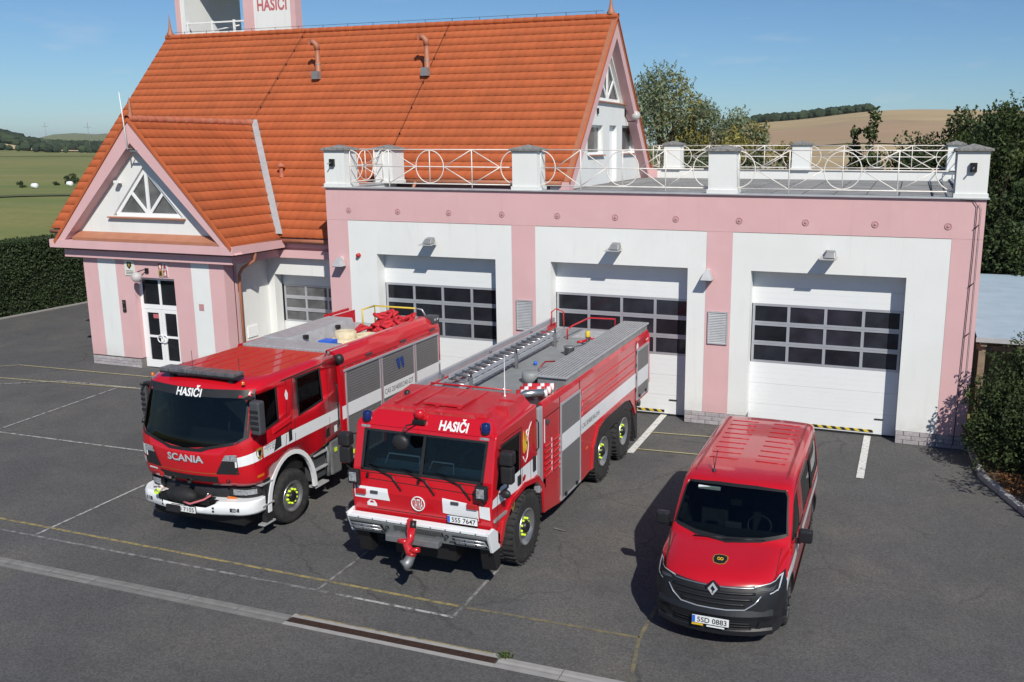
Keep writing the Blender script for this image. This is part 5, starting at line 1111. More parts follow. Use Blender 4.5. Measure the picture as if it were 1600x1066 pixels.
# ================================================================ FIRE ENGINE B (centre, three axles)
XB=8.55; HB=1.25; XR=XB+HB; XLf=XB-HB
B=thing('fire_engine','red six-wheeled fire tanker with angular cab, roof ladder and red front nozzle','fire engine',(XB,-5.6,0),'fire trucks parked before the garage')
side=[(-9.82,1.02),(-10.16,1.06),(-10.20,1.50),(-10.13,1.86),(-9.95,2.56),(-9.90,2.60),(-8.30,2.66),(-8.28,1.05),(-8.05,.95),(-8.05,.5),(-8.28,.5)]
side=[(-9.80,1.04),(-10.14,1.08),(-10.18,1.50),(-10.12,1.86),(-9.95,2.55),(-9.88,2.61),(-8.30,2.66),(-8.28,1.04)]
cb_=MB().prism(side,'x',XLf,XR); cbm=cb_.data('t',['paint_red'],bevel=.035,seg=3)
cv=[v.co.copy() for v in cbm.vertices]; cf=[list(p.vertices) for p in cbm.polygons]; DBc=Drape(cv,cf)
o=bpy.data.objects.new('t',cbm); COL.objects.link(o)
wsB=[(XB-1.07,1.86),(XB+1.06,1.86),(XB+1.10,2.47),(XB-1.05,2.47)]; swB=[(-9.98,1.72),(-9.74,1.62),(-9.08,1.62),(-9.06,2.36),(-9.78,2.36)]
def C(mb,m='interior_dark'): return mb.data('c',[m])
boolean(o,[C(MB().prism([(-10.02,1.52),(-9.86,2.5),(-8.42,2.55),(-8.42,1.45)],'x',XLf+.09,XR-.09)),C(MB().prism(wsB,'y',-10.5,-9.8)),C(MB().prism(swB,'x',XLf-.3,XR+.3)),C(MB().prism([(-9.94,.2),(-9.78,.95),(-9.45,1.33),(-8.9,1.42),(-8.35,1.33),(-8.1,1.1),(-8.1,.2)],'x',XLf-.3,XR+.3),'black_plastic')])
me=o.data; bpy.data.objects.remove(o); c=Vector((XB,-9.2,1.8)); me.transform(Matrix.Translation(-c)); link('cab',me,c,B)
def dB(name,m,ax,polys,off=.004,step=None,D=None,root=B): return each(name,m,ax,polys,off,step or (.04 if ax=='-y' else .3),root,D or DBc,False)
dB('windscreen','windscreen_clear','-y',[[(XB-1.07,1.86),(XB-.02,1.86),(XB-.0,2.47),(XB-1.05,2.47)]],-.01); dB('windscreen','windscreen_clear','-y',[[(XB+.03,1.86),(XB+1.06,1.86),(XB+1.10,2.47),(XB+.05,2.47)]],-.01)
dB('windscreen_frame','black_plastic','-y',[[(XB-.03,1.85),(XB+.03,1.85),(XB+.05,2.48),(XB,2.48)],[(XB-1.10,1.83),(XB+1.09,1.83),(XB+1.09,1.875),(XB-1.10,1.875)],[(XB-1.09,2.455),(XB+1.12,2.455),(XB+1.12,2.49),(XB-1.09,2.49)],[(XB-1.10,1.83),(XB-1.05,1.83),(XB-1.03,2.49),(XB-1.09,2.49)],[(XB+1.04,1.83),(XB+1.09,1.83),(XB+1.125,2.49),(XB+1.08,2.49)]],.005)
# wipers
for xw in (-.55,.05,.68):
    MB().tube([(XB+xw+.22,-10.19,1.58),(XB+xw+.05,-10.18,1.80),(XB+xw-.42,-10.12,1.92)],.012,5).build('wiper','black_metal',B)
# roof build-up
zr0,zr1=2.625,2.79
rp=lambda x0,x1,y0,y1,z:[(x0,y0,z),(x1,y0,z),(x1,y1,z),(x0,y1,z)]
def frustum(name,m,b0,b1,root=B,bev=.012):
    v=b0+b1; MB().mesh(v,[(3,2,1,0),(4,5,6,7),(0,1,5,4),(1,2,6,5),(2,3,7,6),(3,0,4,7)]).build(name,m,root,bevel=bev)
frustum('roof_hump','paint_red_dusty',rp(XLf+.10,XR-.04,-9.86,-8.33,2.60),[(XLf+.28,-9.58,2.80),(XR-.50,-9.58,2.80),(XR-.24,-8.38,2.83),(XLf+.12,-8.38,2.83)])
frustum('brow','paint_red',[(XLf+.14,-9.96,2.55),(XR-.05,-9.96,2.55),(XR-.05,-9.80,2.61),(XLf+.14,-9.80,2.61)],[(XLf+.34,-9.80,2.775),(XR-.22,-9.80,2.775),(XR-.22,-9.62,2.78),(XLf+.34,-9.62,2.78)])
for x0,x1,y0,y1 in ((9.28,9.55,-9.72,-9.45),(9.42,9.72,-9.22,-8.9),(9.3,9.66,-8.85,-8.4)): frustum('roof_box','paint_red_dusty',rp(x0,x1,y0,y1,2.62),rp(x0+.04,x1-.05,y0+.03,y1-.03,2.84))
for x in (-.78,-.42,-.02,.38): MB().box(XB+x-.03,XB+x+.03,-9.5,-8.42,2.81,2.842).build('roof_rib','paint_red_dusty',B,bevel=.008)
MB().box(XB-.30,XB+.42,-9.45,-8.95,2.82,2.865).build('roof_hatch','paint_red_dusty',B,bevel=.012)
MB().lathe((XB-.85,-9.0,2.83),'z',[(.05,0),(.05,.05),(.02,.06)],10).build('aerial_base','black_plastic',B)
MB().lathe((9.35,-8.62,2.84),'z',[(.022,0),(.009,.03),(.004,.70)],6).build('aerial','white_plastic',B)
DBr=Drape([Vector(p) for p in [(XLf+.14,-9.965,2.55),(XR-.05,-9.965,2.55),(XR-.22,-9.805,2.775),(XLf+.34,-9.805,2.775)]],[[0,1,2,3]])
mb=MB(); DBr.text(mb,'-y',fit_text('HASIČI',.50,.125,.035),XB+.50,2.645,.012); mb.build('lettering','plate_white',B,fix=False)
for x in (-1.07,1.05):
    b_=node('beacon',(XB+x,-9.92,2.66),B); MB().lathe((XB+x,-9.90,2.59),'z',[(.075,0),(.08,.03)],16).build('beacon_base','black_plastic',b_); MB().lathe((XB+x,-9.90,2.62),'z',[(.075,0),(.078,.10),(.065,.14),(.001,.15)],16).build('beacon_lens','blue_glass',b_)
    MB().box(XB+x-.08,XB+x+.08,-9.965,-9.94,2.50,2.54).build('marker_lamp','lamp_glass',B,bevel=.006)
# red horn and round convex mirror in the middle
MB().lathe((XB-.13,-9.85,2.70),'z',[(.05,0),(.09,.05),(.09,.13),(.05,.16),(0,.16)],12).build('roof_nozzle','paint_red',B); MB().box(XB-.22,XB-.0,-9.95,-9.86,2.63,2.70).build('nozzle_base','black_metal',B,bevel=.01)
MB().tube([(XB-.14,-9.93,2.64),(XB-.22,-10.12,2.66),(XB-.26,-10.24,2.52)],.014,6).build('mirror_arm','black_metal',B); MB().sphere((XB-.26,-10.26,2.42),.15,14,10,0,(1,.45,.85)).build('mirror','black_plastic',B)
# front: panel seams, white blocks, badge, handles
dB('front_seam','seam','-y',[[(XB-1.2,1.795),(XB+1.2,1.795),(XB+1.2,1.807),(XB-1.2,1.807)],[(XB-1.0,1.70),(XB+1.0,1.66),(XB+1.0,1.672),(XB-1.0,1.712)],[(XB-.98,1.20),(XB+.98,1.20),(XB+.98,1.21),(XB-.98,1.21)]],.003)
dB('white_panel','paint_white','-y',[[(XB-1.20,1.37),(XB-.55,1.37),(XB-.59,1.57),(XB-1.20,1.57)]],.005); dB('white_panel','paint_white','-y',[[(XB+.40,1.30),(XB+1.02,1.24),(XB+1.02,1.42),(XB+.83,1.45),(XB+.83,1.52),(XB+.40,1.55)],[(XB+1.04,1.30),(XB+1.22,1.28),(XB+1.22,1.50),(XB+1.04,1.50)]],.005)
for x in (-.83,.62): MB().box(XB+x-.07,XB+x+.07,-10.205,-10.18,1.47,1.52).build('front_handle','grey_plastic',B,bevel=.012)
for x in (-1.07,.93): MB().box(XB+x-.09,XB+x+.09,-10.22,-10.17,1.44,1.53).build('side_lamp','red_lens',B,bevel=.01)
for x in (-.95,-.02): MB().box(XB+x-.015,XB+x+.015,-10.19,-10.15,1.74,1.80).build('hinge','black_metal',B)
# round badge: ring and bars
Bd=node('front_badge',(XB-.03,-10.19,1.40),B)
MB().tube([(XB-.03+.115*cos(2*pi*k/28),-10.19,1.40+.115*sin(2*pi*k/28)) for k in range(28)],.010,6,closed=True).build('badge_ring','plate_white',Bd)
v,f=fit_text('TATRA',.17,.16,.01); MB().mesh([(XB-.03+a,-10.192,1.40+b_) for a,b_ in v],f).build('badge_letters','plate_white',Bd,fix=False)
tx=[(XB-.98,1.245),(XB-.80,1.245),(XB-.80,1.29),(XB-.84,1.345),(XB-.92,1.355),(XB-.98,1.30)]; dB('maker_sticker','plate_white','-y',[tx],.006); dB('maker_mark','paint_red','-y',[[(XB-.93,1.30),(XB-.85,1.30),(XB-.87,1.335),(XB-.91,1.335)]],.008)
plate(B,'5S5 7647',XB+.76,-10.215,1.235)
# work lamps at the windscreen corners
for s in (-1,1):
    L_=node('work_lamp',(XB+s*1.13,-10.3,1.76),B); MB().box(XB+s*1.13-.10,XB+s*1.13+.10,-10.32,-10.22,1.64,1.88).build('lamp_housing','black_plastic',L_,bevel=.03); MB().box(XB+s*1.13-.065,XB+s*1.13+.065,-10.33,-10.318,1.69,1.84).build('lamp_lens','lamp_glass',L_,bevel=.006); MB().tube([(XB+s*1.13,-10.26,1.66),(XB+s*1.13,-10.22,1.55)],.014,5).build('bracket','black_metal',L_)
# bumper
bw=1.27
bp=[(-10.30,1.16),(-10.16,1.20),(-10.05,1.18),(-10.05,.80),(-10.10,.78),(-10.20,.82),(-10.30,1.08)]
MB().prism([(-10.33,1.075),(-10.33,1.125),(-10.20,1.14),(-10.20,1.09)],'x',XB-bw,XB+bw-.02).build('bumper_lip','paint_white',B,bevel=.01)
MB().prism([(-10.325,1.055),(-10.12,1.075),(-10.12,.78),(-10.20,.80)],'x',XB-bw+.03,XB+bw-.05).build('bumper','paint_grey',B)
MB().prism([(-10.335,1.13),(-10.14,1.145),(-9.92,.98),(-9.92,.74),(-10.20,.76)],'x',XB+bw-.05,XB+bw+.0).build('bumper_end','paint_white',B,bevel=.008)
MB().prism([(-10.34,1.145),(-10.12,1.175),(-10.0,1.0),(-10.05,.75),(-10.20,.78)],'x',XB-bw-.01,XB-bw+.03).build('bumper_end','paint_white',B,bevel=.008)
def onb(x0,x1,t0,t1,d,name,m):   # piece on the sloping bumper face, t=0 top .. 1 bottom
    a=Vector((-10.325,1.055)); b=Vector((-10.20,.80)); n_=Vector((-(a-b).y,(a-b).x)).normalized()*-1; n_=Vector((-.9,-.44))
    p=a+(b-a)*t0; q=a+(b-a)*t1; MB().prism([tuple(p),tuple(q),tuple(q+n_*d),tuple(p+n_*d)],'x',x0,x1).build(name,m,B)
for s,xx in ((-1,XB-.93),(1,XB+.92)):
    onb(xx-.30,xx+.30,.18,.86,.012,'lamp_recess','black_plastic')
    for k in range(3): onb(xx-.26+k*.18,xx-.11+k*.18,.28,.76,.022,'headlight','lamp_glass')
    MB().tube([(xx-.28,-10.36,1.0),(xx+.28,-10.36,1.0),(xx+.30,-10.26,.86)],.009,5).tube([(xx-.28,-10.33,.93),(xx+.30,-10.33,.93)],.009,5).build('lamp_guard','chrome',B)
onb(XB-.42,XB+.46,.10,.42,.006,'grille','black_plastic')
for k in range(26): onb(XB-.41+k*.033,XB-.395+k*.033,.12,.40,.012,'grille_bar','steel_dull')
for x in (-.55,.52): MB().lathe((XB+x,-10.31,.97),'y',[(.03,0),(.035,.03)],10).build('socket','black_metal',B)
MB().box(XB-.46,XB+.47,-10.50,-10.36,.84,.94).build('tow_beam','steel_dull',B,bevel=.008); 
for x in (-.35,.36): MB().box(XB+x-.04,XB+x+.04,-10.40,-10.22,.86,.92).build('beam_bracket','steel_dull',B)
# front monitor
Mo=node('front_nozzle',(XB+.02,-10.5,.9),B)
MB().tube([(XB+.0,-10.40,1.20),(XB+.0,-10.44,1.05)],.05,10).build('nozzle_valve','black_metal',Mo); MB().box(XB-.10,XB-.04,-10.44,-10.34,1.06,1.22).build('actuator','hose_red',Mo,bevel=.01)
MB().tube([(XB+.0,-10.48,1.10),(XB+.03,-10.56,.98),(XB-.02,-10.60,.90),(XB+.02,-10.60,.80),(XB+.07,-10.62,.72)],[.07,.06,.065,.07,.075],12).build('nozzle_pipe','paint_red',Mo)
MB().tube([(XB+.0,-10.60,.93),(XB-.16,-10.60,.93)],.045,8).build('nozzle_joint','paint_red',Mo); MB().tube([(XB+.05,-10.62,.80),(XB+.20,-10.60,.83)],.045,8).build('nozzle_joint','paint_red',Mo)
MB().lathe((XB+.07,-10.62,.73),'z',[(.08,0),(.085,.03),(.07,.05)],12).build('nozzle_collar','paint_red_dark',Mo); MB().tube([(XB+.07,-10.62,.73),(XB+.05,-10.70,.64),(XB-.0,-10.76,.60)],[.07,.085,.10],12).build('nozzle_tip','steel_dull',Mo)
MB().tube([(XB-.04,-10.55,.86),(XB-.13,-10.58,.66),(XB-.12,-10.55,.55),(XB-.02,-10.5,.56)],.012,5).build('cable','black_metal',Mo)
# right: black step under the bumper; left: added in place of a mirror's shadow
for s in (-1,1): MB().prism([(-10.12,.78),(-9.90,.78),(-9.86,.40),(-10.02,.38)],'x',XB+s*1.12-.12,XB+s*1.12+.12).build('step_and_shadow','black_metal',B)
MB().box(XB-.55,XB+.55,-10.05,-9.6,.45,.80).box(XB-.40,XB+.40,-9.9,-1.3,.50,.95).box(XB-1.05,XB+1.05,-8.25,-1.3,.9,1.15).build('chassis','black_metal',B)
MB().tube([(XB-1.1,-8.78,.60),(XB+1.1,-8.78,.60)],.09,10).tube([(XB-1.1,-4.62,.6),(XB+1.1,-4.62,.6)],.09,10).tube([(XB-1.1,-3.14,.6),(XB+1.1,-3.14,.6)],.09,10).build('axle','black_metal',B)
# sides of the cab
for s,ax in ((1,'+x'),(-1,'-x')):
    X_=XB+s*HB
    dB('side_window','tinted_glass',ax,[swB],-.01); dB('window_seal','black_plastic',ax,[[(-10.01,1.70),(-9.98,1.73),(-9.77,2.36),(-9.80,2.40)],[(-9.06,1.60),(-9.03,1.59),(-9.01,2.40),(-9.06,2.37)],[(-9.80,2.40),(-9.78,2.355),(-9.05,2.355),(-9.01,2.40)]],.005)
    dB('white_band','paint_white',ax,[[(-10.16,1.47),(-9.62,1.45),(-8.31,1.40),(-8.31,1.75),(-9.05,1.74),(-9.62,1.72),(-9.85,1.72),(-9.95,1.62),(-10.13,1.60)]],.004)
    dB('door_gap','seam',ax,[[(-9.98,1.1),(-9.97,1.1),(-9.96,1.7),(-9.97,1.7)],[(-8.98,1.35),(-8.968,1.35),(-8.965,2.45),(-8.977,2.45)],[(-9.98,2.44),(-8.97,2.44),(-8.97,2.45),(-9.98,2.45)],[(-8.62,1.40),(-8.61,1.40),(-8.61,1.75),(-8.62,1.75)]],.006)
    MB().box(X_-.01,X_+.03,-9.18,-9.06,1.50,1.66).build('door_handle','black_plastic',B,bevel=.01); MB().box(X_-.01,X_+.03,-8.52,-8.42,1.52,1.78).build('door_handle','black_plastic',B,bevel=.01)
    MB().prism([(-10.10,1.27),(-9.65,1.26),(-9.65,1.22),(-10.12,1.23)],'x',X_-.01,X_+.03).build('side_strip','paint_grey',B)
    MB().prism([(-8.98,1.56),(-8.88,1.60),(-8.84,1.56),(-8.88,1.50),(-8.97,1.50)],'x',X_+.0,X_+.012).build('side_reflector','red_lens',B)
    # flared red arch
    op=[(-9.95,.86),(-9.80,1.14),(-9.48,1.38),(-8.9,1.47),(-8.32,1.38),(-8.05,1.12),(-7.98,.60)]; ip=[(-9.86,.80),(-9.72,1.07),(-9.44,1.30),(-8.9,1.385),(-8.38,1.30),(-8.14,1.08),(-8.07,.60)]
    mb=MB()
    for k in range(6): mb.prism([op[k],op[k+1],ip[k+1],ip[k]],'x',X_-.14,X_+.035)
    mb.build('wheel_arch','paint_red',B); MB().prism([(-10.0,1.04),(-9.80,1.12),(-9.86,.72),(-10.0,.86)],'x',X_-.10,X_+.02).build('front_corner','paint_red',B)
    MB().prism([(-8.18,.62),(-7.92,.62),(-7.92,1.2),(-8.2,1.2)],'x',X_-.15,X_-.0).build('mud_flap','black_plastic',B)
    wheel(B,X_-.20,-8.78,.62,.62,.40,s,.50,10,True); wheel(B,X_-.20,-4.62,.62,.62,.40,s,.50,10,True); wheel(B,X_-.20,-3.14,.62,.62,.40,s,.50,10,True)
    # mirrors
    MB().box(X_+s*.20-.10,X_+s*.20+.10,-10.06,-9.92,1.86,2.14).build('mirror','black_plastic',B,bevel=.04,seg=3); MB().box(X_+s*.20-.11,X_+s*.20+.11,-10.08,-9.90,2.16,2.38).build('mirror','black_plastic',B,bevel=.045,seg=3)
    mm=MB(); mm.tube([(X_,-9.86,2.34),(X_+s*.2,-9.99,2.36),(X_+s*.2,-9.99,1.80),(X_,-9.90,1.62)],.016,6); mm.build('mirror_arm','black_metal',B); MB().sphere((X_+s*.14,-9.95,1.66),.09,10,8,0,(1,.6,.8)).build('mirror','black_plastic',B)
mb=MB(); DBc.sheet(mb,'+x',[[(-9.46,1.33),(-9.36,1.35),(-9.30,1.31),(-9.32,1.20),(-9.38,1.14),(-9.45,1.22)]],.006); mb.build('crest_badge','gold',B,fix=False); mb=MB(); DBc.sheet(mb,'+x',[[(-9.42,1.30),(-9.34,1.31),(-9.36,1.22),(-9.39,1.19)]],.009); mb.build('crest_centre','ink',B,fix=False)
# flame logo on the cab side
fl=[(-8.98,1.98),(-9.0,2.18),(-8.96,2.36),(-8.93,2.18),(-8.89,2.14),(-8.87,2.30),(-8.84,2.16),(-8.78,2.06),(-8.80,2.14),(-8.84,2.02),(-8.90,1.98),(-8.93,2.06),(-8.94,1.96)]
LG=node('flame_logo',(XR,-8.8,2.1),B); MB().prism([(y+.07,z) for y,z in fl],'x',XR+.002,XR+.007).build('flame','yellow_sticker',LG)
MB().tube([(XR+.006,-8.93+.0,1.92),(XR+.006,-8.86,1.80),(XR+.006,-8.76,1.86),(XR+.006,-8.70,2.05),(XR+.006,-8.73,2.18),(XR+.006,-8.66,2.34),(XR+.006,-8.56,2.42)],.007,5).build('drop_outline','plate_white',LG); MB().tube([(XR+.006,-8.74+.045*cos(2*pi*k/12),2.28+.05*sin(2*pi*k/12)) for k in range(12)],.009,5,closed=True).build('ring','plate_white',LG)
mb=MB()
for k,w_ in enumerate((.17,.13,.13,.19)): 
    v,f=fit_text(['HASIČI','OBEC','SBOR','ZÁCHRANA'][k],w_,.04,.01); mb.mesh([(XR+.004,-8.47+a,2.27-k*.075+b_) for a,b_ in v],f)
mb.build('logo_text','amber',LG,fix=False)
# interior
I2=node('interior',(XB,-9.7,1.7),B)
MB().mesh([(XB-1.1,-10.06,1.60),(XB+1.1,-10.06,1.60),(XB+1.1,-9.62,1.86),(XB-1.1,-9.62,1.86),(XB-1.1,-9.55,1.5),(XB+1.1,-9.55,1.5)],[(0,1,2,3),(3,2,5,4)]).build('dashboard','interior_green',I2)
MB().tube([(XB-.85,-9.78,1.84),(XB-.82,-9.70,2.0),(XB-.25,-9.70,2.0),(XB-.2,-9.78,1.84)],.014,5).tube([(XB-.02,-9.85,1.80),(XB+.02,-9.76,1.97),(XB+.40,-9.76,1.97),(XB+.44,-9.86,1.78)],.014,5).build('grab_rail','plate_white',I2)
MB().box(XB-.12,XB+.12,-9.8,-9.6,1.84,1.93).build('switch_box','black_plastic',I2,bevel=.01); MB().box(XB-.25,XB-.08,-9.9,-9.8,1.78,1.84).box(XB+.85,XB+.98,-9.95,-9.86,1.74,1.79).build('papers','plate_white',I2)
for x in (-.65,.62): MB().box(XB+x-.25,XB+x+.25,-8.95,-8.8,1.5,2.3).build('seat','interior_dark',I2,bevel=.04)
MB().tube([(XB+.6+.22*cos(2*pi*k/20),-9.45+.06*sin(2*pi*k/20),1.92+.2*sin(2*pi*k/20)) for k in range(20)],.016,6,closed=True).build('steering_wheel','black_plastic',I2)
# ---- tank body
yb0,yb1=-8.02,-1.10
MB().box(XR-.10,XR+.012,-8.24,-8.06,1.02,2.56).build('corner_post','aluminium',B,bevel=.02); MB().box(XLf-.012,XLf+.10,-8.24,-8.06,1.02,2.56).build('corner_post','aluminium',B,bevel=.02)
prB=[(XLf,1.02),(XR,1.02),(XR,2.50),(XR-.03,2.58),(XR-.05,2.60),(XR-.08,2.60),(XR-.08,2.46),(XLf+.08,2.46),(XLf+.08,2.62),(XLf,2.58)]
bd=MB().prism(prB,'y',yb0,yb1); cut_body('body',bd,['paint_red'],[],B) if False else bd.build('body','paint_red',B)
for s in (1,-1):
    X_=XB+s*HB; f0,f1=(X_-.06,X_+.001) if s>0 else (X_-.001,X_+.06)
    o0,o1=(X_+.001,X_+.014) if s>0 else (X_-.014,X_-.001); q0,q1=(X_+.001,X_+.006) if s>0 else (X_-.006,X_-.001)
    # skirts
    MB().prism([(yb0,.58),(-7.2,.46),(-6.1,.46),(-6.1,1.018),(yb0,1.018)],'x',f0,f1).build('skirt','paint_red',B); MB().prism([(-6.08,.45),(-5.45,.50),(-5.38,.92),(-5.2,1.018),(-6.08,1.018)],'x',f0,f1).build('skirt','paint_red',B)
    op=[(-5.45,.50),(-5.38,.95),(-5.05,1.32),(-4.62,1.42),(-3.14,1.42),(-2.70,1.34),(-2.36,1.05),(-2.22,.80)]; ip=[(-5.36,.50),(-5.30,.92),(-5.0,1.24),(-4.60,1.33),(-3.16,1.33),(-2.76,1.26),(-2.46,1.0),(-2.32,.80)]
    mb=MB()
    for k in range(7): mb.prism([op[k],op[k+1],ip[k+1],ip[k]],'x',X_-.06 if s>0 else X_-.03,X_+.03 if s>0 else X_+.06)
    mb.build('wheel_arch','paint_red',B)
    MB().prism([(-5.30,1.0),(-5.0,1.24),(-4.60,1.33),(-3.16,1.33),(-2.76,1.26),(-2.46,1.0)],'x',q0,q1).build('arch_liner','black_plastic',B)
    MB().prism([(-2.42,.9),(-2.0,.95),(-1.95,.12),(-2.05,.10)],'x',X_-.22 if s>0 else X_,X_-.02 if s>0 else X_+.22).build('mud_flap','rubber',B)
    # white band all along, shutters and red panels
    MB().box(q0,q1,-6.08,-2.24,1.43,1.76).build('white_band','paint_white',B)
    for (y0,y1,z0,z1) in ((-7.17,-6.16,.52,2.33),(-2.14,-1.20,1.12,2.26)):
        sh=node('roller_shutter',(X_,(y0+y1)/2,(z0+z1)/2),B); n=int((z1-z0)/.05); hh=(z1-z0)/n; mb=MB(); e1=X_+s*.016; e2=X_+s*.020
        for k in range(n):
            a=z0+k*hh; vv=[(e1,y0,a),(e1,y1,a),(e2,y1,a+hh*.5),(e2,y0,a+hh*.5),(e1,y1,a+hh),(e1,y0,a+hh)]; mb.mesh(vv,[(0,1,2,3),(3,2,4,5)] if s>0 else [(3,2,1,0),(5,4,2,3)])
        mb.build('slats','shutter',sh,fix=False)
        g0,g1=(X_-.0,X_+.03) if s>0 else (X_-.03,X_)
        MB().box(g0,g1,y0-.035,y0,z0-.03,z1+.04).box(g0,g1,y1,y1+.035,z0-.03,z1+.04).box(g0,g1,y0,y1,z1,z1+.04).box(g0,g1,y0,y1,z0-.03,z0).build('shutter_frame','aluminium',sh)
        w0=e2+(.002 if s>0 else -.006); MB().box(w0,w0+.004,y0+.01,y1-.01,1.44 if y0<-5 else 1.40,1.77).build('white_band','paint_white',sh)
        for y in (y0+.2,y1-.2): MB().box(X_+s*.03-.015,X_+s*.03+.015,y-.04,y+.04,z0+.0,z0+.06).build('shutter_latch','black_metal',sh)
    for k in range(5): MB().box(X_-.012,X_+.012,-6.12,-6.06,.8+k*.36,.9+k*.36).box(X_-.012,X_+.012,-2.22,-2.17,1.0+k*.3,1.08+k*.3).build('hinge','black_metal',B)
    # ribs pressed in the tank panel
    for z in (2.28,2.04,1.86): MB().prism([(-6.02,z-.055),(-2.30,z-.055),(-2.35,z+.03),(-5.97,z+.03)],'x',X_-.004 if s>0 else X_-.018,X_+.018 if s>0 else X_+.004).build('panel_rib','paint_red',B,bevel=.010)
    for a_ in ((-8.0,-7.22,2.30,2.312),(-7.215,-7.205,.6,2.5),(-6.135,-6.125,.5,2.55),(-2.215,-2.205,1.0,2.55)): MB().box(q0,q1,*a_).build('panel_gap','seam',B)
    # louvred front door
    for (y0,y1) in ((-7.98,-7.66),(-7.58,-7.24)):
        for k in range(6): MB().prism([(y0,1.22+k*.11),(y1,1.22+k*.11),(y1,1.255+k*.11),(y0,1.255+k*.11)],'x',X_-.0 if s>0 else X_-.03,X_+.03 if s>0 else X_).build('louvre','paint_red',B,bevel=.012)
    for a_ in ((-7.635,-7.605,1.2,1.85),(-7.98,-7.95,1.86,2.30),(-7.22,-7.19,1.15,1.75)): MB().box(q0,q1,*a_).build('reflective_strip','paint_white',B)
    MB().box(X_-.0 if s>0 else X_-.05,X_+.05 if s>0 else X_,-7.9,-7.82,2.18,2.26).build('side_lamp','grey_plastic',B,bevel=.015)
    MB().tube([(X_+s*.01,-1.16,2.5),(X_+s*.015,-1.12,1.3),(X_-s*.1,-1.10,1.0),(X_-s*.3,-1.10,.9)],.022,6).build('rear_frame','paint_red',B); MB().tube([(X_-s*.05,-1.9,1.05),(X_-s*.05,-1.75,.95),(X_-s*.1,-1.6,.82)],.05,8).build('hose_outlet','steel_dull',B)
v,f=fit_text('CAS 30/9000/540-S3VH',1.05,.10,.0); MB().mesh([(XR+.0075,-5.45+a,1.575+b_) for a,b_ in v],f).build('lettering','ink',B,fix=False)
MB().prism([(-2.18,2.32),(-2.02,2.33),(-2.03,2.40),(-2.1,2.46),(-2.17,2.40)],'x',XR+.001,XR+.006).build('maker_sticker','plate_white',B); MB().prism([(-1.36,2.40),(-1.14,2.41),(-1.14,2.30),(-1.16,2.30),(-1.17,2.385),(-1.36,2.375)],'x',XR+.001,XR+.006).build('reflective_strip','paint_white',B)
# deck
MB().box(XLf+.08,XR-.08,yb0+.02,yb1,2.44,2.475).build('roof_deck','paint_grey',B)
MB().box(XLf-.02,XLf+.05,yb0,yb1,2.56,2.74).build('deck_edge','aluminium',B,bevel=.006)
MB().box(XLf+.1,XR-.1,yb0+.03,-7.1,2.478,2.50).build('walkway','tread_plate',B)
for k in range(14): MB().box(XLf+.12,XR-.12,yb0+.05+k*.065,yb0+.065+k*.065,2.50,2.512).build('walkway_rib','steel_dull',B)
for k in range(7): MB().box(XLf+.9,XLf+1.75,-1.95+k*.1,-1.93+k*.1,2.476,2.50).build('walkway_rib','tread_plate',B)
MB().box(XLf+.85,XLf+1.8,-2.1,-1.15,2.474,2.485).build('walkway','tread_plate',B)
# long chequered locker on the right
lk=node('deck_locker',(9.48,-3.8,2.7),B); MB().box(9.18,9.76,-6.75,-1.12,2.46,2.72).build('locker_box','zinc',lk,bevel=.01)
MB().box(9.15,9.79,-6.80,-1.08,2.72,2.76).build('locker_lid','tread_plate',lk,bevel=.006)
for k in range(9): MB().box(9.19+k*.068,9.205+k*.068,-6.78,-1.1,2.76,2.768).build('lid_rib','steel_dull',lk)
# ladder on the left of the deck
ld=thing('ladder','aluminium extension ladder lying along the left of the tanker roof','ladder',(7.98,-5.4,2.6))
lx0,lx1=7.62,8.12; 
for x in (lx0,lx1): MB().box(x-.018,x+.018,-7.95,-2.75,2.62,2.70).build('ladder_rail','aluminium',ld,bevel=.004)
for x in (lx0+.045,lx1-.045): MB().box(x-.015,x+.015,-7.4,-2.45,2.71,2.78).build('ladder_rail','aluminium',ld,bevel=.004)
for k in range(18): MB().tube([(lx0,-7.85+k*.29,2.66),(lx1,-7.85+k*.29,2.66)],.016,6).build('rung','steel',ld)
for k in range(16): MB().tube([(lx0+.05,-7.2+k*.29,2.745),(lx1-.05,-7.2+k*.29,2.745)],.014,6).build('rung','steel',ld)
for y in (-7.5,-5.4,-3.2): 
    MB().box(lx1+.02,lx1+.07,y-.03,y+.03,2.47,2.80).box(lx0-.06,lx0-.02,y-.03,y+.03,2.47,2.80).box(lx0-.05,lx1+.05,y-.02,y+.02,2.55,2.60).build('ladder_holder','steel_dull',B)
    MB().tube([(lx1+.045,y,2.78),(lx1+.045,y,2.90)],.018,6).build('holder_strap','black_plastic',B)
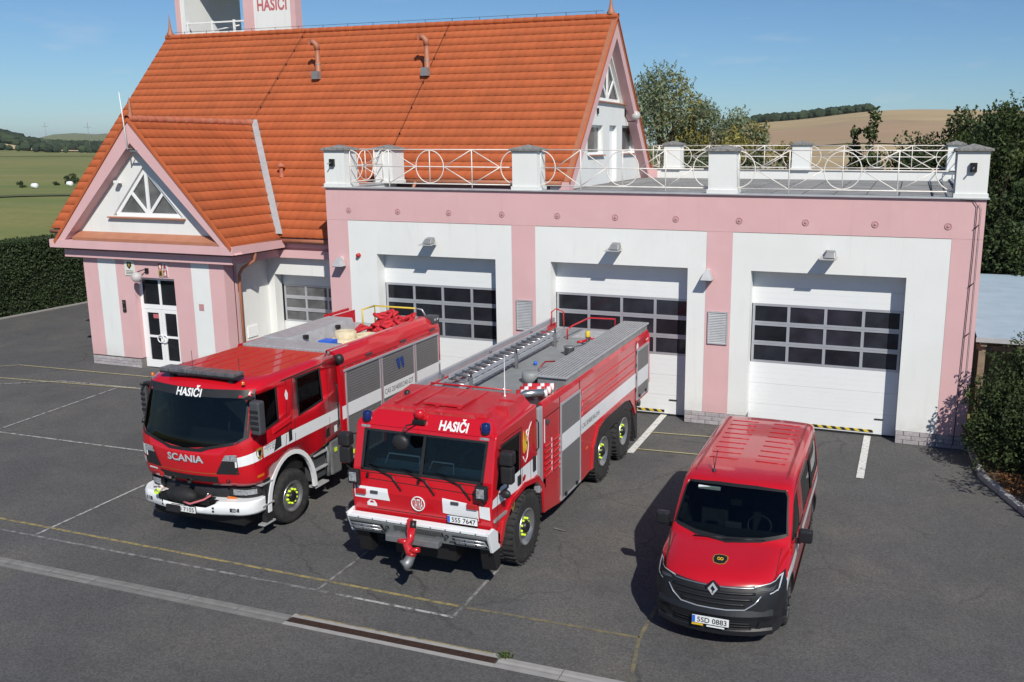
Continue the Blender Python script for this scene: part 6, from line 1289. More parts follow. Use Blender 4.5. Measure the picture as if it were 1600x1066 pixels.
# vents, hatch, monitor, rails
MB().lathe((8.87,-6.35,2.475),'z',[(0,0),(.17,0),(.17,.20),(.15,.215),(0,.22)],20).build('deck_vent','paint_grey',B); MB().lathe((8.75,-3.85,2.475),'z',[(0,0),(.11,0),(.11,.16),(.13,.17),(.13,.19),(0,.2)],16).build('deck_vent','steel_dull',B)
MB().lathe((8.98,-5.45,2.475),'z',[(0,0),(.30,0),(.30,.06),(.26,.08),(0,.085)],24).build('deck_hatch','paint_grey',B); MB().tube([(8.7,-5.5,2.54),(8.72,-5.2,2.62),(8.9,-5.1,2.62)],.016,6).build('hatch_handle','paint_red_dark',B); MB().sphere((8.42,-5.0,2.52),.045,8,6).build('deck_cap','plate_blue',B)
MM=node('roof_monitor',(8.85,-2.9,2.8),B); MB().lathe((8.85,-2.9,2.475),'z',[(.09,0),(.05,.05),(.05,.2),(.07,.22)],12).build('monitor_base','steel',MM); MB().lathe((8.85,-2.9,2.70),'z',[(.055,0),(.06,.10),(.03,.14)],12).build('monitor_head','yellow_paint',MM); MB().tube([(8.85,-2.9,2.62),(8.68,-3.12,2.60)],.03,8).tube([(8.85,-2.9,2.66),(9.0,-2.9,2.66)],.025,8).build('monitor_arm','paint_red',MM)
MB().tube([(7.60,-7.98,2.50),(7.60,-7.98,2.76),(9.18,-7.98,2.76),(9.18,-7.98,2.50)],.016,6).tube([(8.4,-7.98,2.5),(8.4,-7.98,2.76)],.014,6).build('deck_rail','paint_red',B)
MB().tube([(8.15,-2.35,2.48),(8.15,-2.35,2.72),(8.25,-2.2,2.80),(8.30,-1.2,2.80),(8.95,-1.15,2.80),(8.95,-1.15,2.5)],.020,6).build('deck_rail','paint_red',B); MB().tube([(7.42,-1.5,2.60),(7.42,-1.5,2.95),(7.42,-1.2,2.98),(7.60,-1.15,2.9),(7.60,-1.12,2.5)],.018,6).build('deck_rail','paint_red',B)
MB().tube([(7.42,-7.3,2.74),(7.42,-7.3,2.95)],.008,5).build('aerial','black_metal',B)
# intake pipe and red/white roll behind the cab
MB().box(9.15,9.75,-8.22,-7.3,2.46,2.56).build('well','black_plastic',B)
MB().tube([(9.30,-7.95,2.50),(9.33,-7.95,2.64),(9.42,-7.93,2.70),(9.72,-7.78,2.72)],.07,14).build('exhaust','steel',B); MB().tube([(9.72,-7.78,2.72),(9.745,-7.77,2.72)],[.082,.082],14).build('exhaust_ring','chrome',B)
hr=node('barrier_roll',(9.3,-7.5,2.66),B)
for k in range(3):
    MB().tube([(9.12,-7.62+k*.16,2.60+.02*k),(9.66,-7.42+k*.16,2.60+.02*k)],.075,10).build('roll','hose_red',hr)
    for t in (.15,.55,.85): p=Vector((9.12+.54*t,-7.62+k*.16+.2*t,2.60+.02*k)); MB().tube([p,p+Vector((.07,.026,0))],.0765,10).build('roll_band','plate_white',hr)

for s in (1,-1):
    X_=XB+s*HB
    for y in (-7.9,-7.3): 
        for z in (.62,1.0): MB().lathe((X_-.003 if s>0 else X_+.003,y,z),'x',[(0,s*.012),(.014,s*.012),(.016,0)],8).build('bolt','paint_red_dark',B)
    for k in range(12): MB().lathe((X_,-5.9+k*.32,2.50),'x',[(0,s*.01),(.011,s*.01),(.013,0)],6).build('bolt','steel_dull',B)
    MB().tube([(X_+s*.01,-8.36,1.85),(X_+s*.05,-8.36,1.9),(X_+s*.05,-8.36,2.35),(X_+s*.01,-8.36,2.4)],.012,6).build('grab_handle','black_metal',B)
    for y in (-5.7,-1.7): MB().box(X_+(.0 if s>0 else -.012),X_+(.012 if s>0 else 0),y-.05,y+.05,1.02,1.06).build('side_marker','amber',B,bevel=.004)
for k in range(9): MB().lathe((XB-1.05+k*.262,-10.335,1.10),'y',[(0,-.006),(.012,-.006),(.013,0)],6).build('bolt','steel_dull',B)
# ================================================================ VAN
XV_=13.33
V=thing('van','red minibus with white side stripe and black bumper right of the fire trucks','van',(XV_,-8,0))
# key sections: y, top z, belt z, half width at sill/belt/roof, plan curvature
K=[(-10.50,.60,.50,.60,.74,.70,.30),(-10.47,.86,.66,.74,.83,.76,.34),(-10.38,1.00,.80,.82,.89,.76,.36),(-10.20,1.08,.92,.89,.925,.79,.34),(-9.85,1.15,1.0,.93,.945,.83,.26),(-9.52,1.20,1.04,.945,.95,.88,.20),(-9.42,1.25,1.05,.95,.953,.895,.18),(-9.10,1.53,1.06,.95,.955,.875,.15),(-8.80,1.78,1.07,.95,.955,.85,.12),(-8.66,1.855,1.07,.95,.955,.845,.10),(-8.35,1.90,1.07,.95,.955,.845,.06),(-7.8,1.92,1.07,.95,.955,.845,.02),(-6.8,1.925,1.07,.95,.955,.845,0),(-5.7,1.92,1.07,.95,.955,.835,-.02),(-5.32,1.90,1.07,.945,.945,.82,-.04),(-5.22,1.86,1.07,.93,.93,.79,-.05)]
def vsec(k):
    y,zt,zb,w0,w1,w2,cu=k; P=[]; side_=[(w0*.93,.24),(w0,.30),(w0*.5+w1*.5,.52),(w1,.5*zb+.3 if zb>.7 else zb*.9),(w1,zb)]
    n=6
    for i in range(1,n+1):            # tumblehome to the roof edge
        t=i/n; z=zb+(zt-.10-zb)*t; x=w1+(w2+.02-w1)*t**1.35
        side_.append((x,max(z,zb+.001*i)))
    for a in (20,45,70): side_.append((w2-.085+.105*cos(radians(a)),zt-.10+.085*sin(radians(a))))
    for x in (.8,.55,.28): side_.append((w2*x,zt-.012*(x**2)))
    R_=[( x,z) for x,z in side_]; full=[(-x,z) for x,z in R_]+[(0,zt)]+[(x,z) for x,z in reversed(R_)]
    return [(XV_+x, y+cu*(abs(x)/.95)**2.3, z) for x,z in full]
def catm(a,b,c,d,t): return tuple(.5*((2*b[i])+(-a[i]+c[i])*t+(2*a[i]-5*b[i]+4*c[i]-d[i])*t*t+(-a[i]+3*b[i]-3*c[i]+d[i])*t**3) for i in range(len(a)))
secs=[]
for i in range(len(K)-1):
    a=K[max(i-1,0)];b=K[i];c=K[i+1];d=K[min(i+2,len(K)-1)]
    for t in (0,.34,.67):
        q=catm(a,b,c,d,t); ql=tuple(b[j]+(c[j]-b[j])*t for j in range(7)); secs.append(vsec(tuple(.5*q[j]+.5*ql[j] for j in range(7))))
secs.append(vsec(K[-1]))
vb=MB(); loft(vb,secs)
DV=Drape.of(vb)
inn=MB(); innK=[(-9.30,1.24,1.0,.87,.88,.82,.12),(-8.72,1.76,1.0,.87,.88,.79,.10),(-8.3,1.84,1.0,.87,.88,.77,.04),(-5.6,1.84,1.0,.87,.88,.77,0)]
def isec(k):
    y,zt,zb,w0,w1,w2,cu=k; pts=[(-w0,.75),(-w1,zb),(-w2,zt-.04),(0,zt),(w2,zt-.04),(w1,zb),(w0,.75)]; return [(XV_+x,y+cu*(abs(x)/.95)**2,z) for x,z in pts]
loft(inn,[isec(k) for k in innK],sm=False)
wsV=[(XV_-.845,1.30),(XV_-.5,1.245),(XV_,1.225),(XV_+.5,1.245),(XV_+.845,1.30),(XV_+.785,1.72),(XV_+.74,1.785),(XV_+.3,1.808),(XV_-.3,1.808),(XV_-.74,1.785),(XV_-.785,1.72)]
wf1=[(-9.18,1.19),(-8.42,1.16),(-8.38,1.70),(-8.62,1.70),(-8.78,1.62)]; wf2=[(-7.95,1.17),(-6.80,1.17),(-6.80,1.71),(-7.95,1.71)]; wf3=[(-6.60,1.17),(-5.52,1.17),(-5.55,1.70),(-6.60,1.71)]
cuts=[inn.data('c',['interior_dark'],weld=False),MB().prism(wsV,'y',-9.75,-8.62).data('c',['black_plastic'])]
for w_ in (wf1,wf2,wf3): cuts.append(MB().prism(w_,'x',XV_-1.2,XV_+1.2).data('c',['interior_dark']))
for yc in (-9.42,-6.06): cuts.append(MB().prism(ell(yc,.34,.40,.42,24),'x',XV_-1.2,XV_-.60).data('c',['black_plastic'])); cuts.append(MB().prism(ell(yc,.34,.40,.42,24),'x',XV_+.60,XV_+1.2).data('c',['black_plastic']))
cut_body('body',vb,['paint_red_van'],cuts,V)
def dV(name,m,ax,polys,off=.004,step=.06,root=V): return each(name,m,ax,polys,off,step,root,DV)
dV('windscreen','windscreen','-y',[wsV],-.008)
dV('windscreen_frame','ink','-y',[[(XV_-.87,1.275),(XV_-.835,1.295),(XV_-.775,1.72),(XV_-.73,1.785),(XV_-.745,1.80),(XV_-.80,1.725)],[(XV_+.87,1.275),(XV_+.80,1.725),(XV_+.745,1.80),(XV_+.73,1.785),(XV_+.775,1.72),(XV_+.835,1.295)],
   [(XV_-.87,1.275),(XV_-.5,1.215),(XV_,1.195),(XV_+.5,1.215),(XV_+.87,1.275),(XV_+.835,1.31),(XV_+.5,1.262),(XV_,1.242),(XV_-.5,1.262),(XV_-.835,1.31)],[(XV_-.745,1.80),(XV_-.73,1.775),(XV_-.3,1.79),(XV_+.3,1.79),(XV_+.73,1.775),(XV_+.745,1.80),(XV_+.3,1.825),(XV_-.3,1.825)]],.003)
for ax in ('+x','-x'):
    for w_ in (wf1,wf2,wf3): dV('side_window','tinted_glass',ax,[w_],-.008,.2)
    dV('window_trim','ink',ax,[[(-8.44,1.14),(-7.93,1.14),(-7.93,1.17),(-8.44,1.18)],[(-6.82,1.15),(-6.58,1.15),(-6.58,1.73),(-6.82,1.73)]],.004,.2)
    dV('white_band','paint_white',ax,[[(-10.12,.84),(-10.0,.66),(-9.2,.90),(-8.4,.965),(-5.26,.97),(-5.26,.80),(-8.4,.80),(-9.2,.72),(-10.02,.60)]] if False else [[(-10.06,.93),(-9.97,.60),(-9.2,.78),(-8.4,.86),(-5.26,.87),(-5.26,1.02),(-8.4,1.02),(-9.2,.985)]],.004,.2)
    dV('door_gap','seam',ax,[[(-9.28,.45),(-9.27,.45),(-9.26,1.16),(-9.27,1.16)],[(-8.26,.42),(-8.25,.42),(-8.25,1.80),(-8.26,1.80)],[(-7.02,.42),(-7.01,.42),(-7.01,1.80),(-7.02,1.80)],[(-9.27,.42),(-7.01,.42),(-7.01,.43),(-9.27,.43)]],.004,.2)
    dV('sill','bumper_plastic',ax,[[(-9.0,.26),(-6.48,.26),(-6.48,.36),(-9.0,.36)],[(-5.64,.26),(-5.28,.26),(-5.28,.50),(-5.64,.50)]],.010,.2)
    dV('door_handle','bumper_plastic',ax,[[(-8.46,1.03),(-8.30,1.03),(-8.30,1.08),(-8.46,1.08)]],.02,.2)
# roof details
for x in (-.72,.72): 
    mb=MB(); DV.sheet(mb,'+z',[[(XV_+x-.022,-8.4),(XV_+x+.022,-8.4),(XV_+x+.022,-5.35),(XV_+x-.022,-5.35)]],.003,.2); mb.build('roof_channel','paint_red_dark',V,fix=False)
for k in range(9):
    y=-7.85+k*.27
    for a,b in ((-.62,-.14),(.14,.62)):
        p=[DV.hit('+z',XV_+x_,y,.0) for x_ in (a,(a*2+b)/3,(a+2*b)/3,b)]; MB().tube([q+Vector((0,0,.004)) for q in p],.006,6).build('roof_rib','paint_red_van',V)
MB().lathe((XV_-.42,-8.45,1.885),'z',[(.035,0),(.03,.03),(.01,.045)],10).build('aerial_base','black_plastic',V); MB().tube([(XV_-.42,-8.45,1.92),(XV_-.40,-8.32,2.20)],.006,5).tube([(XV_-.42,-8.45,1.92),(XV_-.45,-8.38,2.12)],.006,5).build('aerial','black_plastic',V)
# black lower front
bumpV=[(XV_-.84,.26),(XV_+.84,.26),(XV_+.925,.50),(XV_+.925,.90),(XV_+.90,.985),(XV_+.6,.955),(XV_,.935),(XV_-.6,.955),(XV_-.90,.985),(XV_-.925,.90),(XV_-.925,.50)]
bmb=MB(); bmb2=MB(); DV.sheet(bmb,'-y',[bumpV],.025,.05); bmb.build('bumper','bumper_plastic',V,fix=False)
# lower lip that stands further forward
def vring(z,off,hw): return [(XV_+x,-10.50-off+.34*(abs(x)/.95)**2.3,z) for x in [ -hw+2*hw*k/24 for k in range(25)]]
def vring2(z,off,hw): r_=vring(z,off,hw); return [(XV_-.915,-9.92,z),(XV_-.88,-10.10,z)]+r_+[(XV_+.88,-10.10,z),(XV_+.915,-9.92,z)]
lp=MB()
for (z0,o0,z1,o1) in ((.25,-.02,.27,.05),(.27,.05,.34,.06),(.34,.06,.37,.03),(.37,.03,.50,.045),(.50,.045,.56,.065),(.56,.065,.64,.03)):
    a=vring2(z0,o0,.82); b=vring2(z1,o1,.82)
    for k in range(28): lp.face([a[k],a[k+1],b[k+1],b[k]],0,True)
lp.build('bumper_lip','bumper_plastic',V,fix=False)
lg=MB()
for k in range(3):
    a=[(x,y-.012,z) for x,y,z in vring(.375+k*.04,.045,.55)]; lg.tube(a,.008,5)
lg.build('lower_grille','ink',V)
DVf=Drape.of(lp)
# grille
dV('grille_back','ink','-y',[[(XV_-.56,.80),(XV_-.42,.67),(XV_+.42,.67),(XV_+.56,.80),(XV_+.60,.935),(XV_-.60,.935)]],.032,.06)
for z,w_ in ((.72,.44),(.79,.53),(.86,.57)):
    p=[]; 
    for k in range(21):
        x=-w_+2*w_*k/20; h=DV.hit('-y',XV_+x,z,.040); 
        if h is not None: p.append(h)
    MB().tube(p,.018,6).build('grille_bar','bumper_plastic',V)
p=[DV.hit('-y',XV_-.58+1.16*k/20,.925,.040) for k in range(21)]; MB().tube([q for q in p if q is not None],.012,6).build('grille_trim','steel',V)
p=[DV.hit('-y',XV_+x,z,.038) for x,z in ((-.64,.84),(-.57,.74),(-.44,.65),(-.2,.635),(0,.635),(.2,.635),(.44,.65),(.57,.74),(.64,.84))]; MB().tube([q for q in p if q is not None],.010,6).build('grille_trim','chrome',V)
for s in (-1,1):
    hl=node('headlight',(XV_+s*.75,-10.2,.93),V)
    q=lambda P_:[(XV_+s*x,z) for x,z in P_]
    dV('headlight_case','ink','-y',[q([(.52,.90),(.80,.84),(.87,.90),(.90,1.0),(.82,.978),(.60,.955),(.53,.945)])],.030,.05,hl); dV('headlight_lens','grey_plastic','-y',[q([(.60,.905),(.78,.87),(.81,.915),(.64,.925)])],.038,.05,hl)
    dV('daylight_strip','reflective_silver','-y',[q([(.55,.938),(.87,.972),(.873,.982),(.55,.947)]),q([(.852,.965),(.872,.975),(.845,.865),(.828,.865)]),q([(.74,.855),(.84,.865),(.83,.85),(.74,.842)])],.042,.05,hl)
    dV('fog_recess','ink','-y',[q([(.62,.40),(.82,.42),(.84,.50),(.66,.50)])],.06,.06)
    # mirrors
    MB().box(XV_+s*1.10-.11,XV_+s*1.10+.10,-9.06,-8.92,1.13,1.33).build('mirror','bumper_plastic',V,bevel=.045,seg=3); MB().box(XV_+s*.98-.05,XV_+s*.98+.05,-9.02,-8.95,1.10,1.17).build('mirror_arm','black_plastic',V,bevel=.01)
    for yc in (-9.42,-6.06): wheel(V,XV_+s*.83,yc,.335,.335,.21,s,.64,5,False,'black_metal',32)
    mb=MB()
    for yc in (-9.42,-6.06): arch_band(MB(),yc,.34,.40,.42,.435,.455,XV_+s*.935-.02,XV_+s*.935+.025,.0,pi,14).build('wheel_arch','bumper_plastic',V)
# diamond badge
bc=DV.hit('-y',XV_,.90,.050); Bg=node('front_badge',bc,V)
frm=MB(); O=[(0,.095),(.07,0),(0,-.095),(-.07,0)]; I=[(0,.052),(.036,0),(0,-.052),(-.036,0)]
for k in range(4): frm.prism([(bc.x+O[k][0],bc.z+O[k][1]),(bc.x+O[(k+1)%4][0],bc.z+O[(k+1)%4][1]),(bc.x+I[(k+1)%4][0],bc.z+I[(k+1)%4][1]),(bc.x+I[k][0],bc.z+I[k][1])],'y',bc.y-.03,bc.y-.012)
frm.build('badge_diamond','reflective_silver',Bg); MB().prism([(bc.x+a*1.15,bc.z+b_*1.0) for a,b_ in ((0,.115),(.085,.03),(.085,-.03),(0,-.115),(-.085,-.03),(-.085,.03))],'y',bc.y-.012,bc.y+.03).build('badge_back','bumper_plastic',Bg,bevel=.008)
# bonnet crest
def top(x,y,off): return DV.hit('+z',x,y,off)
def topsheet(name,m,poly,off): mb=MB(); DV.sheet(mb,'+z',[poly],off,.05); return mb.build(name,m,V,fix=False)
cx_,cy_=XV_-.0,-9.98; sh=[(.0,-.085),(.055,-.065),(.075,.0),(.068,.055),(.03,.075),(-.03,.075),(-.068,.055),(-.075,.0),(-.055,-.065)]
topsheet('crest_edge','gold',[(cx_+a*1.5,cy_+b_*1.5) for a,b_ in sh],.004); topsheet('crest_badge','ink',[(cx_+a*1.32,cy_+b_*1.32) for a,b_ in sh],.006)
for dx in (-.022,.022): mb=MB(); mb.tube([top(cx_+dx+.02*cos(2*pi*k/12),cy_+.028*sin(2*pi*k/12),.010) for k in range(12)],.006,5,closed=True); mb.build('crest_mark','yellow_sticker',V)
for s_ in (-1,1):
    p=[DV.hit('+z',XV_+s_*(.80-.10*t/8*0),-10.05+.62*t/8,.001) for t in range(9)]; MB().tube([q for q in p if q is not None],.005,4).build('bonnet_gap','seam',V)
plate(V,'5SD 0883',XV_+.0,-10.60,.475)
MB().box(XV_-.26,XV_-.10,-10.615,-10.60,.392,.412).build('dealer_strip','yellow_sticker',V); MB().box(XV_-.05,XV_+.20,-10.612,-10.60,.388,.405).build('dealer_strip','plate_white',V)
MB().tube([(XV_-.5,-9.50,1.225),(XV_+.05,-9.46,1.235)],.010,5).build('wiper','black_metal',V); MB().tube([(XV_-.05,-9.50,1.225),(XV_+.55,-9.40,1.25)],.010,5).build('wiper','black_metal',V)
# underside and interior
MB().box(XV_-.80,XV_+.80,-10.0,-5.4,.20,.35).build('chassis','black_metal',V); MB().tube([(XV_-.75,-9.42,.335),(XV_+.75,-9.42,.335)],.05,8).tube([(XV_-.75,-6.06,.335),(XV_+.75,-6.06,.335)],.05,8).build('axle','black_metal',V)
I3=node('interior',(XV_,-8.8,1.1),V)
MB().mesh([(XV_-.82,-9.36,1.14),(XV_+.82,-9.36,1.14),(XV_+.82,-8.95,1.20),(XV_-.82,-8.95,1.20),(XV_+.82,-8.92,.9),(XV_-.82,-8.92,.9)],[(0,1,2,3),(3,2,4,5)]).build('dashboard','cover_black',I3)
MB().tube([(XV_+.38+.18*cos(2*pi*k/20),-8.82+.07*sin(2*pi*k/20),1.22+.14*sin(2*pi*k/20)) for k in range(20)],.014,6,closed=True).build('steering_wheel','black_plastic',I3)
for x in (-.45,.40): MB().box(XV_+x-.22,XV_+x+.22,-8.2,-8.06,.85,1.45).box(XV_+x-.11,XV_+x+.11,-8.18,-8.09,1.47,1.63).build('seat','interior_dark',I3,bevel=.04)
for y in (-7.3,-6.3): MB().box(XV_-.7,XV_+.7,y-.06,y+.06,.85,1.50).build('seat','interior_dark',I3,bevel=.04)
MB().box(XV_-.60,XV_-.25,-8.80,-8.76,1.70,1.755).build('sun_visor','plate_white',I3,bevel=.01); MB().box(XV_-.07,XV_+.10,-8.86,-8.80,1.52,1.60).build('inner_mirror','black_plastic',I3)
MB().box(XV_-.12,XV_+.12,-9.0,-8.92,1.20,1.28).build('screen','grey_plastic',I3,bevel=.01)
MB().box(XV_-.35,XV_+.35,-5.26,-5.20,.45,.60).build('rear_plate_recess','bumper_plastic',V)
# ================================================================ PLANTS
def leafmat(name,col,var=.35,trans=.25):
    m=mat(name,col,.7,var=.18,vscale=.7,isl=var); b=m.node_tree.nodes['Principled BSDF']; n=m.node_tree
    tr=n.nodes.new('ShaderNodeBsdfTranslucent'); mx_=n.nodes.new('ShaderNodeMixShader'); mx_.inputs[0].default_value=trans; out=n.nodes['Material Output']
    src=b.inputs['Base Color'].links[0].from_socket; n.links.new(src,tr.inputs[0]); n.links.new(b.outputs[0],mx_.inputs[1]); n.links.new(tr.outputs[0],mx_.inputs[2]); n.links.new(mx_.outputs[0],out.inputs[0]); return m
leafmat('leaf_dark',(.038,.062,.018)); leafmat('leaf_mid',(.060,.088,.022)); leafmat('leaf_willow',(.19,.225,.125),.5); leafmat('leaf_yellow',(.26,.23,.06),.45); leafmat('leaf_hedge',(.030,.052,.016),.5,.1); leafmat('leaf_shrub',(.045,.070,.020),.5)
mat('bark',(.11,.085,.06),.9,var=.3,vscale=6,bump=.6,bscale=30); mat('hedge_core',(.010,.014,.006),1.); mat('wood_far',(.030,.046,.020),.95,var=.4,vscale=.06,isl=.35)
def leaves(mb,pts,size,rng,aspect=1.,m=0,droop=0.):
    for (p,s_) in pts:
        L_=size*s_*(.7+.6*rng.random()); d=Vector((rng.gauss(0,1),rng.gauss(0,1),rng.gauss(0,1)-droop)).normalized(); q=d.orthogonal(); q.rotate(Matrix.Rotation(rng.random()*6.28,3,d)); q=q.normalized()*L_*aspect*.5; a=p-d*L_*.5; b=p+d*L_*.5
        i=len(mb.v); mb.v+=[tuple(a),tuple(p+q),tuple(b),tuple(p-q)]; mb.f.append((i,i+1,i+2,i+3)); mb.m.append(m); mb.sm.append(False)
def plant(name,label,cat,x,y,h,rw,nleaf,size,mats,seed,z0=0.,trunk=.2,low=.12,aspect=.6,droop=0.,group=None,clumps=None,spiky=0.,shape=1.):
    """tree or shrub: tapered trunk, limbs, and leaves gathered in many uneven clumps"""
    rng=random.Random(seed); t=thing(name,label,cat,(x,y,z0),group)
    wood=MB(); base=Vector((x,y,z0)); lean=Vector((rng.gauss(0,.03),rng.gauss(0,.03),1))
    wood.tube([base-Vector((0,0,.1)),base+lean*h*.25,base+lean*h*.55,base+lean*h*.85],[trunk,trunk*.8,trunk*.5,trunk*.15],8)
    nc=clumps or 26; cl=[]; limbs=MB()
    for k in range(nc):
        u=rng.random(); z=h*(low+(1-low)*u); prof=(sin(pi*min(1,(u*.86+.14)))**.5)*shape+(1-shape)*(1-u); r=rw*prof*sqrt(rng.random())*.92; a=rng.random()*6.283
        c=base+Vector((r*cos(a),r*sin(a),z)); cr_=rw*(.30+.22*rng.random())*(1.15-.5*u); cl.append((c,cr_))
        if k%2==0: s0=base+lean*(z*.62); limbs.tube([s0,(s0+c)/2+Vector((0,0,.06*h)),c],[trunk*.35,trunk*.22,trunk*.06],5)
    wood.build('trunk','bark',t,fix=False); limbs.build('limbs','bark',t,fix=False)
    tot=sum(c[1]**2 for c in cl); mbs=[MB() for _ in mats]
    for ci,(c,r) in enumerate(cl):
        n=int(nleaf*r*r/tot); pts=[]
        for _ in range(n):
            d=Vector((rng.gauss(0,1),rng.gauss(0,1),rng.gauss(0,1)*.85)).normalized(); rr=r*(.55+.5*rng.random()**.6)*(1+.35*sin(d.x*5+ci)*sin(d.z*4+ci*2)); p=c+d*rr
            if p.z<z0+.05: p.z=z0+.05+rng.random()*.3
            pts.append((p,1))
        if spiky:
            for _ in range(3):
                d=Vector((rng.gauss(0,.5),rng.gauss(0,.5),1)).normalized(); pts+=[(c+d*r*(.9+spiky*q/12)+Vector((rng.gauss(0,.04),rng.gauss(0,.04),0)),.8) for q in range(13)]
        leaves(mbs[ci%len(mats)],pts,size,rng,aspect,0,droop)
    for mbx,m in zip(mbs,mats):
        if mbx.f: o=mbx.build('leaves',m,t,fix=False,weld=False); tag(o,kind='stuff')
    return t
# ---- willows behind the terrace
plant('willow_tree','tallest silvery green willow rising directly beside the right slope of the big gable','tree',1.9,31,10.7,2.9,30000,.26,['leaf_willow','leaf_willow','leaf_willow','leaf_yellow'],11,trunk=.3,aspect=.30,droop=.5,group='willows behind the terrace',clumps=62,spiky=.6)
plant('willow_tree','silvery green willow with yellowing lower leaves, middle one of the willow row','tree',4.5,31,9.0,2.4,23000,.26,['leaf_willow','leaf_willow','leaf_willow','leaf_yellow'],12,trunk=.25,aspect=.30,droop=.5,group='willows behind the terrace',clumps=55,spiky=.6)
plant('willow_tree','willow at the right end of the willow row, next to the open brown hill','tree',6.2,32,8.6,1.9,15000,.26,['leaf_willow','leaf_willow','leaf_willow','leaf_yellow'],13,trunk=.22,aspect=.30,droop=.5,group='willows behind the terrace',clumps=46,spiky=.6)
for i,(x,y,h,r) in enumerate(((3.5,27,6.6,1.9),(6.2,27,6.7,2.0),(9.0,30,6.9,1.3))):
    plant('willow_shrub','yellow-green willow shrub seen through the rear terrace railing, '+('left','middle','right')[i]+' one of three','shrub',x,y,h,r,5200,.24,['leaf_yellow','leaf_willow'],20+i,trunk=.1,aspect=.32,low=.05,group='willow shrubs behind the terrace',clumps=22)
# ---- slim young trees behind the rear railing
plant('young_tree','tall thin young tree with sparse tufts against the brown hill','tree',13.7,24,8.7,.95,3600,.20,['leaf_mid'],31,trunk=.05,low=.12,shape=.15,clumps=40)
plant('young_tree','short thin young tree left of the tall thin one against the brown hill','tree',12.9,25,7.8,.85,2600,.20,['leaf_mid'],32,trunk=.04,low=.12,shape=.15,clumps=32)
# ---- dark tree belt on the right
belt=[(15.6,22,8.1,2.0,12000,'low dark bush at the left edge of the tree belt behind the terrace'),(17.4,24,9.3,2.4,18000,'dark tree of the belt whose crown meets the brown hill skyline'),(19.2,20,9.1,2.4,26000,'dense dark tree just behind the right end of the garage wing'),
 (20.8,26,10.6,3.2,24000,'tall dark tree of the belt behind the dense tree at the garage end'),(22.4,20,9.8,2.8,24000,'dark tree of the belt beyond the shed roof, reaching the right picture edge'),(25.0,27,11.8,3.6,16000,'tallest dark tree at the far right of the belt'),(20.0,15.6,6.2,2.1,24000,'dark bushy tree standing right behind the shed roof'),(22.8,16.,7.2,2.4,18000,'bushy tree behind the shed at the right picture edge')]
for i,(x,y,h,r,n,lab) in enumerate(belt): plant('dark_tree',lab,'tree',x,y,h*.86,r,int(n*1.5),.165,['leaf_dark','leaf_mid','leaf_dark'],40+i,trunk=.22,low=.04,aspect=.55,group='dark tree belt on the right',clumps=75,spiky=.35)
# ---- shrubs in the bed at the garage corner
plant('shrub','big dark green shrub pressed against the right corner of the garage wing','shrub',18.25,-.8,2.6,1.1,20000,.085,['leaf_shrub','leaf_dark','leaf_shrub'],61,trunk=.05,low=.03,aspect=.5,clumps=44,spiky=.5,z0=.05)
plant('shrub','dark green shrub behind the kerb at the right picture edge','shrub',19.55,-1.6,2.3,1.15,13000,.09,['leaf_shrub','leaf_dark'],62,trunk=.05,low=.03,aspect=.5,clumps=40,spiky=.4,z0=.05)
plant('shrub','shrub filling the gap between the garage corner and the shed','shrub',18.5,.75,1.9,.85,7000,.09,['leaf_dark','leaf_shrub'],63,trunk=.05,low=.03,aspect=.5,clumps=26,z0=.05)
plant('shrub','loose shrub just outside the right picture edge whose shadow falls on the yard','shrub',19.5,-4.9,2.9,.95,2600,.11,['leaf_shrub'],64,trunk=.05,low=.2,aspect=.45,clumps=20,spiky=.9,z0=.05)
plant('shrub','tall loose shrub outside the right picture edge behind the kerb','shrub',20.3,-3.4,3.2,1.1,6000,.11,['leaf_shrub'],65,trunk=.05,low=.1,aspect=.45,clumps=26,spiky=.8,z0=.05)
# ---- clipped hedge on the left
rng=random.Random(5); hd=thing('hedge','tall clipped dark green hedge along the left side of the yard','hedge',(-19.75,6,0))
MB().box(-20.45,-19.27,-14,24,.0,2.98).build('hedge_core','hedge_core',hd)
hm=MB(); pts=[]
for _ in range(46000):
    y=-3+rng.random()*24; z=rng.random()*3.06; pts.append((Vector((-19.20+rng.gauss(0,.035)+.05*sin(y*2.1)*sin(z*3),y,z+.02)),1))
for _ in range(9000): pts.append((Vector((-19.2-rng.random()*1.3,-3+rng.random()*24,3.03+rng.gauss(0,.03))),1))
leaves(hm,pts,.115,rng,.45,0,-.6); tag(hm.build('leaves','leaf_hedge',hd,fix=False,weld=False),kind='stuff')
# ---- weeds: one tuft at the grate, grass fringe
t=thing('weed','small green weed growing at the right end of the rusty drain grate','plant',(10.68,-11.72,0)); wm=MB(); leaves(wm,[(Vector((10.68+rng.gauss(0,.05),-11.70+rng.gauss(0,.03),.02+rng.random()*.05)),1) for _ in range(150)],.05,rng,.35); wm.build('leaves','leaf_mid',t,fix=False,weld=False)
wm=MB(); leaves(wm,[(Vector((17.75+rng.random()*1.6,-2.9+rng.random()*1.2,.08+rng.random()*.04)),1) for _ in range(1600)],.07,rng,.6); tag(wm.build('fallen_leaves',mat('dry_leaf',(.28,.13,.05),.9,isl=.4,var=.1)),kind='stuff')
